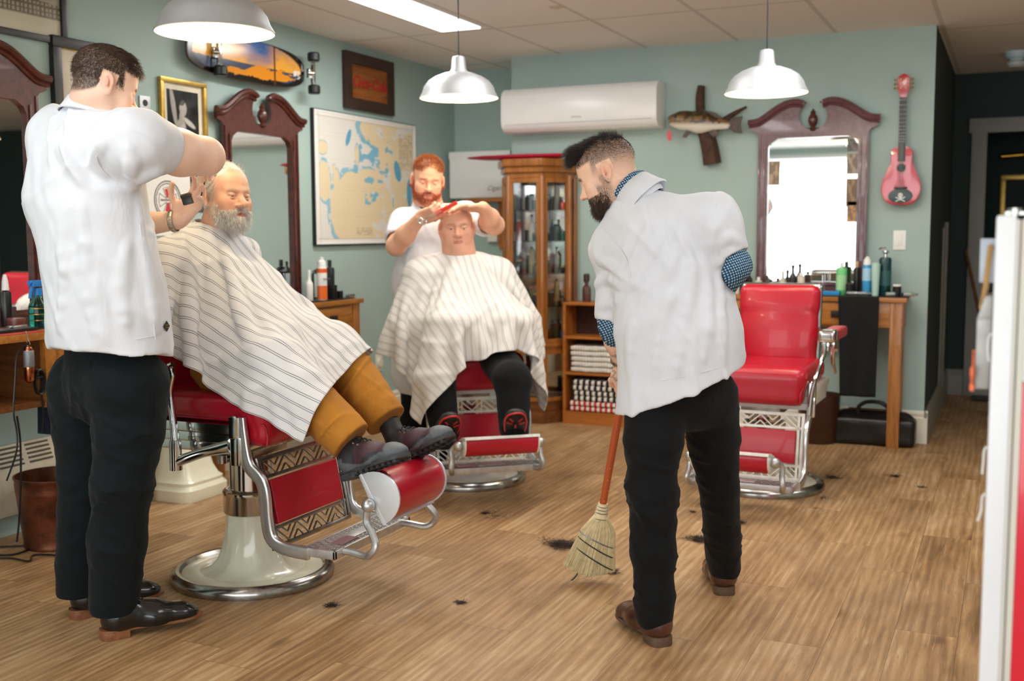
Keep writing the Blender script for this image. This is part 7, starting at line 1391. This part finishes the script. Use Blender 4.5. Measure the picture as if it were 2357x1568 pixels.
dL = vN(J(1440, 885, 3.76)-wL); s.add(hand_sdf(frameM(wL+dL*.012, dL, vN(np.cross(np.array(HF)*-1., dL))*-1), 1, curl=(1.1, 1.2, 1.2, 1.2), thumb=(.6, .6, .6))); dR = vN(J(1520, 770, 3.80)-wR); s.add(hand_sdf(frameM(wR+dR*.012, dR, vN(np.cross(np.array(HF)*-1., dR))), -1, curl=(1.1,)*4, thumb=(.6, .6, .6)))
def tattoo(V, L, c):
    w = (np.linalg.norm(V-(eL*.3+wL*.7), axis=1) < .11); n_ = fb(V[:, 0]+V[:, 1]*.7, V[:, 2], 22, 3.); return mixc(c, H('#6d6f74'), (w & (np.abs(n_) < .12))*.55)
P1['extra'] = tattoo; body_mesh(root, s, Mh, P1, .0029)
M_bk = mat('near_black_hair', '#2b201a', .35, var=.25, vs=90)
hc = SDF(); hc.ell((0, -.016, .046), (.062, .088, .073), k=.02); hc.cap((0, .02, .084), (0, .064, .082), .034, .036, k=.03); hc.cap((0, .074, .080), (.0, .104, .056), .032, .020, k=.02); hc.cap((-.02, .06, .09), (.02, .06, .09), .03, k=.02); hc.plane((0, 0, .068), (0, .22, -1), .015)
h2 = SDF(); h2.add(hc, Mh); V, Q = h2.mesh(.0035, disp=lambda X: .0025*vn(X*70)); mesh_np('hair', V, Q, M_bk, root, world=True)
gauss_hair('hair_strands', root, Mh, hc, lambda L: sstep(.045, .065, L[:, 2]-.2*np.minimum(L[:, 1], 0)*-1), 9000, .027, .0006, lambda L, g: g*.45+np.stack([0*L[:, 0], .9-.5*(L[:, 1] < -.04), .35-1.2*(L[:, 1] > .09)], 1), M_bk, 12, grav=.5, curl=.4, jit=.18)
gauss_hair('clipped_hair', root, Mh, hs, lambda L: scalp_mask(L, P1)*sstep(.01, .08, L[:, 2]+.25*np.maximum(-L[:, 1]-.03, 0)), 7000, .006, .0004, lambda L, g: g*.8+np.array([0, -.2, -.5]), M_bk, 13, grav=.1, curl=.2)
gauss_hair('beard', root, Mh, hs, lambda L: beard_mask(L)*(.35+.65*sstep(-.03, -.06, L[:, 2])), 7000, .020, .0005, lambda L, g: g*.4+np.array([0, .25, -.9]), mat('dark_brown_beard', '#4a352a', .4, var=.25, vs=90), 14, grav=.5, curl=.3, jit=.22, lenfn=lambda L: .2+1.1*sstep(-.045, -.095, L[:, 2])*sstep(.0, .04, L[:, 1]))
gauss_hair('eyebrows', root, Mh, hs, lambda L: ((np.abs(L[:, 2]-.0165) < .005) & (np.abs(L[:, 0]) > .010) & (np.abs(L[:, 0]) < .046) & (L[:, 1] > .06))*1., 500, .009, .0005, lambda L, g: g*.5+np.stack([np.sign(L[:, 0])*.6, .1+0*L[:, 0], .1+0*L[:, 0]], 1), M_bk, 15)
s = SDF(); s.cap(sR+[0, 0, -.01], sL+[0, 0, -.01], .078, .074, k=.06); s.cap(nk-[0, 0, .05]+Rd*.01, (sR+sL)/2-[0, 0, .06], .074, .11, k=.07); s.cap(nk-[0, 0, .07], sR-[0, 0, .01], .055, .070, k=.09); s.cap(nk-[0, 0, .07], sL-[0, 0, .01], .055, .068, k=.07)
s.chain([J(1522, 585, 3.55), J(1548, 680, 3.53), J(1566, 780, 3.51), J(1572, 960, 3.50)], [.165, .175, .192, .222], k=.06, fl=1.25, ax=Fd)
torso = s.p; s = SDF(); adR, adL = vN(eR-sR), vN(eL-sL); cR, cL = sR*.30+eR*.70, sL*.13+eL*.87; s.cap(sR, cR, .072, .070, k=.06); s.cap(sL, cL, .067, .070, k=.05)
for c__, ad in ((cR, adR), (cL, adL)): s.cap(c__-ad*.005, c__+ad*.25, .056, .075, k=.003, op='s'); cutbox(s, c__+ad*.022, ad, .095)
s.p = s.p+torso
ridges(s, [[(1442, 645), (1470, 585), (1500, 520)], [(1452, 668), (1482, 620), (1520, 550)], [(1530, 650), (1562, 570), (1572, 490)], [(1558, 860), (1574, 750), (1590, 640), (1576, 540)], [(1612, 845), (1630, 730), (1622, 620), (1602, 520)], [(1662, 830), (1658, 730), (1650, 600)], [(1455, 850), (1468, 750), (1500, 650)], [(1380, 596), (1415, 612), (1442, 640)], [(1374, 655), (1402, 642), (1440, 662)], [(1386, 705), (1432, 690)], [(1656, 560), (1680, 545), (1702, 560)], [(1510, 860), (1520, 760), (1545, 680)], [(1660, 610), (1640, 560), (1636, 500)]], 3.45); nax = vN(np.array(Mh @ Vector((0, -.034, -.052)))-nk); collar(root, nk-nax*.012, nax, Fd, M_coat2, R=.073, lean=.5)
hem = J(1572, 890, 3.51); hn = (.40*rt.x, .40*rt.y, -1.); s.plane(hem, hn, .004); s.chain([hem+np.array(hn)*.1, hem-np.array(hn)*.03], [.208, .17], k=.004, op='s', fl=1.28, ax=Fd)
dd = folds(.011, [((.9, .40, .12), .12, 1), ((.6, .2, .55), .11, .6), ((.9, .1, -.35), .17, .9)])
coat = cloth_obj('barber_coat', s, M_coat2, root, .0052, guarded(dd, [cR+adR*.02, cL+adL*.02], .07, .13), 2)
seam([(1432, 888), (1500, 880), (1580, 866), (1650, 848), (1708, 830)], 3.45, s, M_coat2, coat, 'hem_stitch', .0012); seam([(1385, 520), (1420, 560), (1446, 610), (1452, 660)], 3.45, s, M_coat2, coat, 'armhole_seam', .0016); seam([(1650, 470), (1658, 520), (1656, 580), (1662, 618)], 3.45, s, M_coat2, coat, 'armhole_seam', .0016); seam([(1440, 470), (1470, 442), (1510, 430)], 3.45, s, M_coat2, coat, 'collar_seam', .0012)
def dots():
    t = NT('navy_dot_shirt'); v = t.n('ShaderNodeTexVoronoi', feature='F1', voronoi_dimensions='2D'); sp = t.n('ShaderNodeSeparateXYZ'); t.set(sp.inputs[0], t.obj()); cb = t.n('ShaderNodeCombineXYZ'); t.set(cb.inputs[0], t.math('MULTIPLY', t.math('ADD', t.math('MULTIPLY', sp.outputs[0], .8), t.math('ADD', t.math('MULTIPLY', sp.outputs[1], .6), t.math('MULTIPLY', sp.outputs[2], .5))), 130)); t.set(cb.inputs[1], t.math('MULTIPLY', t.math('ADD', t.math('MULTIPLY', sp.outputs[0], -.35), t.math('MULTIPLY', sp.outputs[2], .9)), 130)); t.set(v.inputs['Vector'], cb.outputs[0]); v.inputs['Scale'].default_value = 1; v.inputs['Randomness'].default_value = .12
    t.P(Base_Color=t.mix(t.ramp(v.outputs['Distance'], [(.26, (1, 1, 1)), (.36, (0, 0, 0))]), hx('#173a59'), hx('#9fc3d4')), Roughness=.8); return t.m
M_dots = dots(); s = SDF(); s.cap(cR-adR*.05, eR, .054, .049, k=.02); s.cap(eR, eR*.55+wR*.45, .049, .046, k=.03); V, Q = s.mesh(.005, disp=folds(.004, [((.5, .3, 1), .05, 1)])); mesh_np('dotted_sleeve', V, Q, M_dots, root, world=True)
s = SDF(); s.cap(cL-adL*.06, eL+[0, 0, -.015], .052, .053, k=.02); s.cap(eL-adL*.01, eL*.72+wL*.28, .056, .048, k=.02); V, Q = s.mesh(.005, disp=folds(.004, [((.5, .3, 1), .05, 1)])); mesh_np('dotted_sleeve', V, Q, M_dots, root, world=True)
collar(root, nk+nax*.002, nax, Fd, M_dots, R=.069, lean=.5, name='dotted_collar', prof=[(0, -.03), (-.002, .026), (.002, .030), (.006, .026), (.006, -.03)])
wd0 = vN(wL-eL); uu = vN(np.cross(wd0, [0, 0, 1])); vv = np.cross(wd0, uu); m = MB(); m.tube([Vector(wL-wd0*.03+.034*math.cos(a)*uu+.034*math.sin(a)*vv) for a in [2*PI*i/24 for i in range(24)]], [(.008, .003)]*24, 8, closed=True, upv=Vector(uu)); m.build('wristwatch', M_chromed, root, world=True)
s = SDF(); hpL, hpR = J(1508, 900, 3.46), J(1630, 890, 3.56); kL, kR = J(1502, 1130, 3.40), J(1655, 1120, 3.66); aL, aR = J(1506, 1415, 3.38), J(1668, 1305, 3.86); pel = (hpL+hpR)/2
s.cap(pel+[0, 0, .10], pel, .135, .14, k=.03, fl=1.15, ax=Fd); s.ell(hpL-[0, 0, .05]-Fd*.01, (.085, .085, .09), k=.05); s.ell(hpR-[0, 0, .05]-Fd*.01, (.085, .085, .09), k=.05)
s.chain([hpL-[0, 0, .03], hpL*.5+kL*.5, kL, kL*.5+aL*.5, aL], [.098, .088, .070, .064, .060], k=.03); s.chain([hpR-[0, 0, .03], hpR*.5+kR*.5, kR, kR*.5+aR*.5, aR], [.098, .086, .067, .062, .058], k=.012)
dz = folds(.010, [((.35, .1, 1), .06, 1), ((.7, -.2, .6), .10, 1), ((-.6, .3, .6), .09, .8)])
for a in (aL, aR): cutbox(s, a+[0, 0, -.040], (0, 0, -1), .10)
trS = s; tro = cloth_obj('trousers', s, M_jean, root, .0060, guarded(lambda X: dz(X)*(.35+.65*np.exp(-((X[:, 2]-.45)**2)/.02)+.8*np.exp(-((X[:, 2]-.20)**2)/.006)), [aR-[0, 0, .04], aL-[0, 0, .04]], .06, .11), 1)
M_brn = mat('worn_brown_leather', '#4d2a1c', .33, var=.3, vs=14, coat=.3, bump=.15, bs=60, bd=.001); M_bsl = mat('brown_sole', '#5d4636', .6, var=.15)
shoe(root, 'shoe', aL, (aL[0]+.045, aL[1]-.035, 0), 136, 0, M_brn, M_bsl, L=.285, Wd=.054, heelh=.026); shoe(root, 'shoe', aR, (aR[0]+.015, aR[1]-.045, .0), 112, 0, M_brn, M_bsl, L=.30, Wd=.054, heelh=.026)
# ---- broom
a, b = Vector(J(1387, 1165, 3.925)), Vector(J(1432, 915, 3.845)); up_ = (b-a).normalized(); top = a+up_*1.02
t = thing('corn_broom', 'straw corn broom with chipped orange-red wooden handle, held by the sweeping barber', 'broom', (a.x, a.y, 0))
def hm():
    t_ = NT('chipped_orange_paint'); n = t_.noise(t_.map(t_.obj(), (30, 30, 12)), 3, 4, .7); t_.P(Base_Color=t_.mix(t_.ramp(n, [(.64, (0, 0, 0)), (.67, (1, 1, 1))]), hx('#b5552a'), hx('#dcae80')), Roughness=.35, Coat_Weight=.3); return t_.m
m = MB(); m.tube([a-up_*.01, a+up_*.3, a+up_*.7, top], [.0135, .0145, .014, .012], 14); m.build('handle', hm(), t, world=True)
bot = Vector(J(1361, 1330, 3.975)); bot.z = .03; dn = (bot-a).normalized(); wd_ = (rt-dn*rt.dot(dn)).normalized(); td = dn.cross(wd_); Lb_ = (bot-a).length
M_straw = mat('broom_straw', '#ecdcae', .7, var=.08, vs=60); M_wire = mat('grey_wire', '#8d8f98', .35, .8); M_thr = mat('dark_green_twine', '#22302c', .7)
m = MB(); m.tube([a-dn*.012, a+dn*.012, a+dn*.05], [(.017, .017), (.021, .019), (.027, .022)], 14, upv=td, smooth=3); m.build('straw_neck', M_straw, t, world=True); m = MB()
for q in (.0, .012, .024, .046): m.tube([a+dn*q+wd_*(.0185+.0002+q*.19)*math.cos(an)+td*(.018+q*.10)*math.sin(an) for an in [2*PI*i/20 for i in range(20)]], .0016, 5, closed=True)
m.build('neck_wire', M_wire, t, world=True)
m = MB(); prof = ((.04, .027, .022), (.075, .045, .024), (.11, .058, .022), (.17, .068, .018), (Lb_*.92, .085, .014))
m.tube([a+dn*q for q, _, _ in prof], [(w_, t__) for _, w_, t__ in prof], 20, upv=td); m.build('straw_core', M_straw, t, world=True)
n = 3600; an = RS.rand(n)*2*PI; rr = np.sqrt(RS.rand(n)); wv_, tv = np.array(wd_), np.array(td); A0 = np.array(a); dN = np.array(dn); q0 = .045+.015*RS.rand(n)
r0_ = A0+dN*q0[:, None]+wv_*(.030*rr*np.cos(an))[:, None]+tv*(.024*rr*np.sin(an))[:, None]
e_ = A0+dN*(Lb_*(.97+.06*RS.rand(n)+.05*np.cos(an)*rr*0)-.03*np.abs(np.cos(an)*rr))[:, None]+wv_*(.098*rr*np.cos(an)-.012)[:, None]+tv*(.020*rr*np.sin(an))[:, None]; dd_ = e_-r0_; ln_ = np.linalg.norm(dd_, axis=1)
# straws bulge at the shoulder, then run straight
m1 = A0+dN*.10+wv_*(.064*rr*np.cos(an))[:, None]+tv*(.026*rr*np.sin(an))[:, None]
pts = [r0_, m1, m1*.55+e_*.45, e_]; Vs, Fs = [], []
s1 = np.cross(dd_, RS.randn(n, 3)); s1 /= np.linalg.norm(s1, axis=1)[:, None]; s2 = np.cross(dd_/ln_[:, None], s1); I = np.arange(n)
for k, p_ in enumerate(pts):
    for c_ in range(3): w__ = .0011*(1-.12*k); Vs.append(p_+s1*w__*math.cos(2*PI*c_/3)+s2*w__*math.sin(2*PI*c_/3))
for k in range(3):
    for c_ in range(3): c2_ = (c_+1) % 3; Fs.append(np.stack([I+(3*k+c_)*n, I+(3*k+c2_)*n, I+(3*k+3+c2_)*n, I+(3*k+3+c_)*n], 1))
Vs = np.concatenate(Vs); Vs[:, 2] = np.maximum(Vs[:, 2], .002); mesh_np('straw_bristles', Vs, np.concatenate(Fs), M_straw, t, world=True)['kind'] = 'stuff'
strands('stray_straws', r0_[:60]+dN*.06, dN*.4+wv_*RS.uniform(-1, 1, (60, 1))+tv*RS.uniform(-.5, .5, (60, 1)), .045, .0008, M_straw, t, grav=.9, curl=.9)
for (q, tl, mt_, nm) in ((.135, .10, M_wire, 'stitch_wire'), (.165, .14, M_thr, 'stitch_twine'), (.21, .16, M_thr, 'stitch_twine')):
    m = MB(); wq = .060+.14*(q-.11); m.tube([a+dn*(q+tl*.25*math.cos(an))+wd_*(wq+.004)*math.cos(an)+td*.026*math.sin(an) for an in [2*PI*i/28 for i in range(28)]], .0022, 6, closed=True); m.build(nm, mt_, t, world=True)
m = MB(); m.tube([a+dn*.235-wd_*.078-td*.02, a+dn*.25-wd_*.05-td*.026, a+dn*.29-wd_*.048-td*.02, a+dn*.325-wd_*.07-td*.016, a+dn*.335-wd_*.11, a+dn*.33-wd_*.125], .0026, 6, smooth=4).build('loose_twine', M_thr, t, world=True)
SC.view_settings.view_transform = 'Standard'; SC.view_settings.look = 'None'; SC.view_settings.exposure = .06; SC.view_settings.gamma = 1; SC.view_settings.use_curve_mapping = False
SC.cycles.max_bounces = 8; SC.cycles.diffuse_bounces = 4; SC.cycles.glossy_bounces = 4; SC.cycles.transmission_bounces = 6; SC.cycles.transparent_max_bounces = 12; SC.cycles.caustics_reflective = False; SC.cycles.caustics_refractive = False; SC.cycles.sample_clamp_indirect = 6
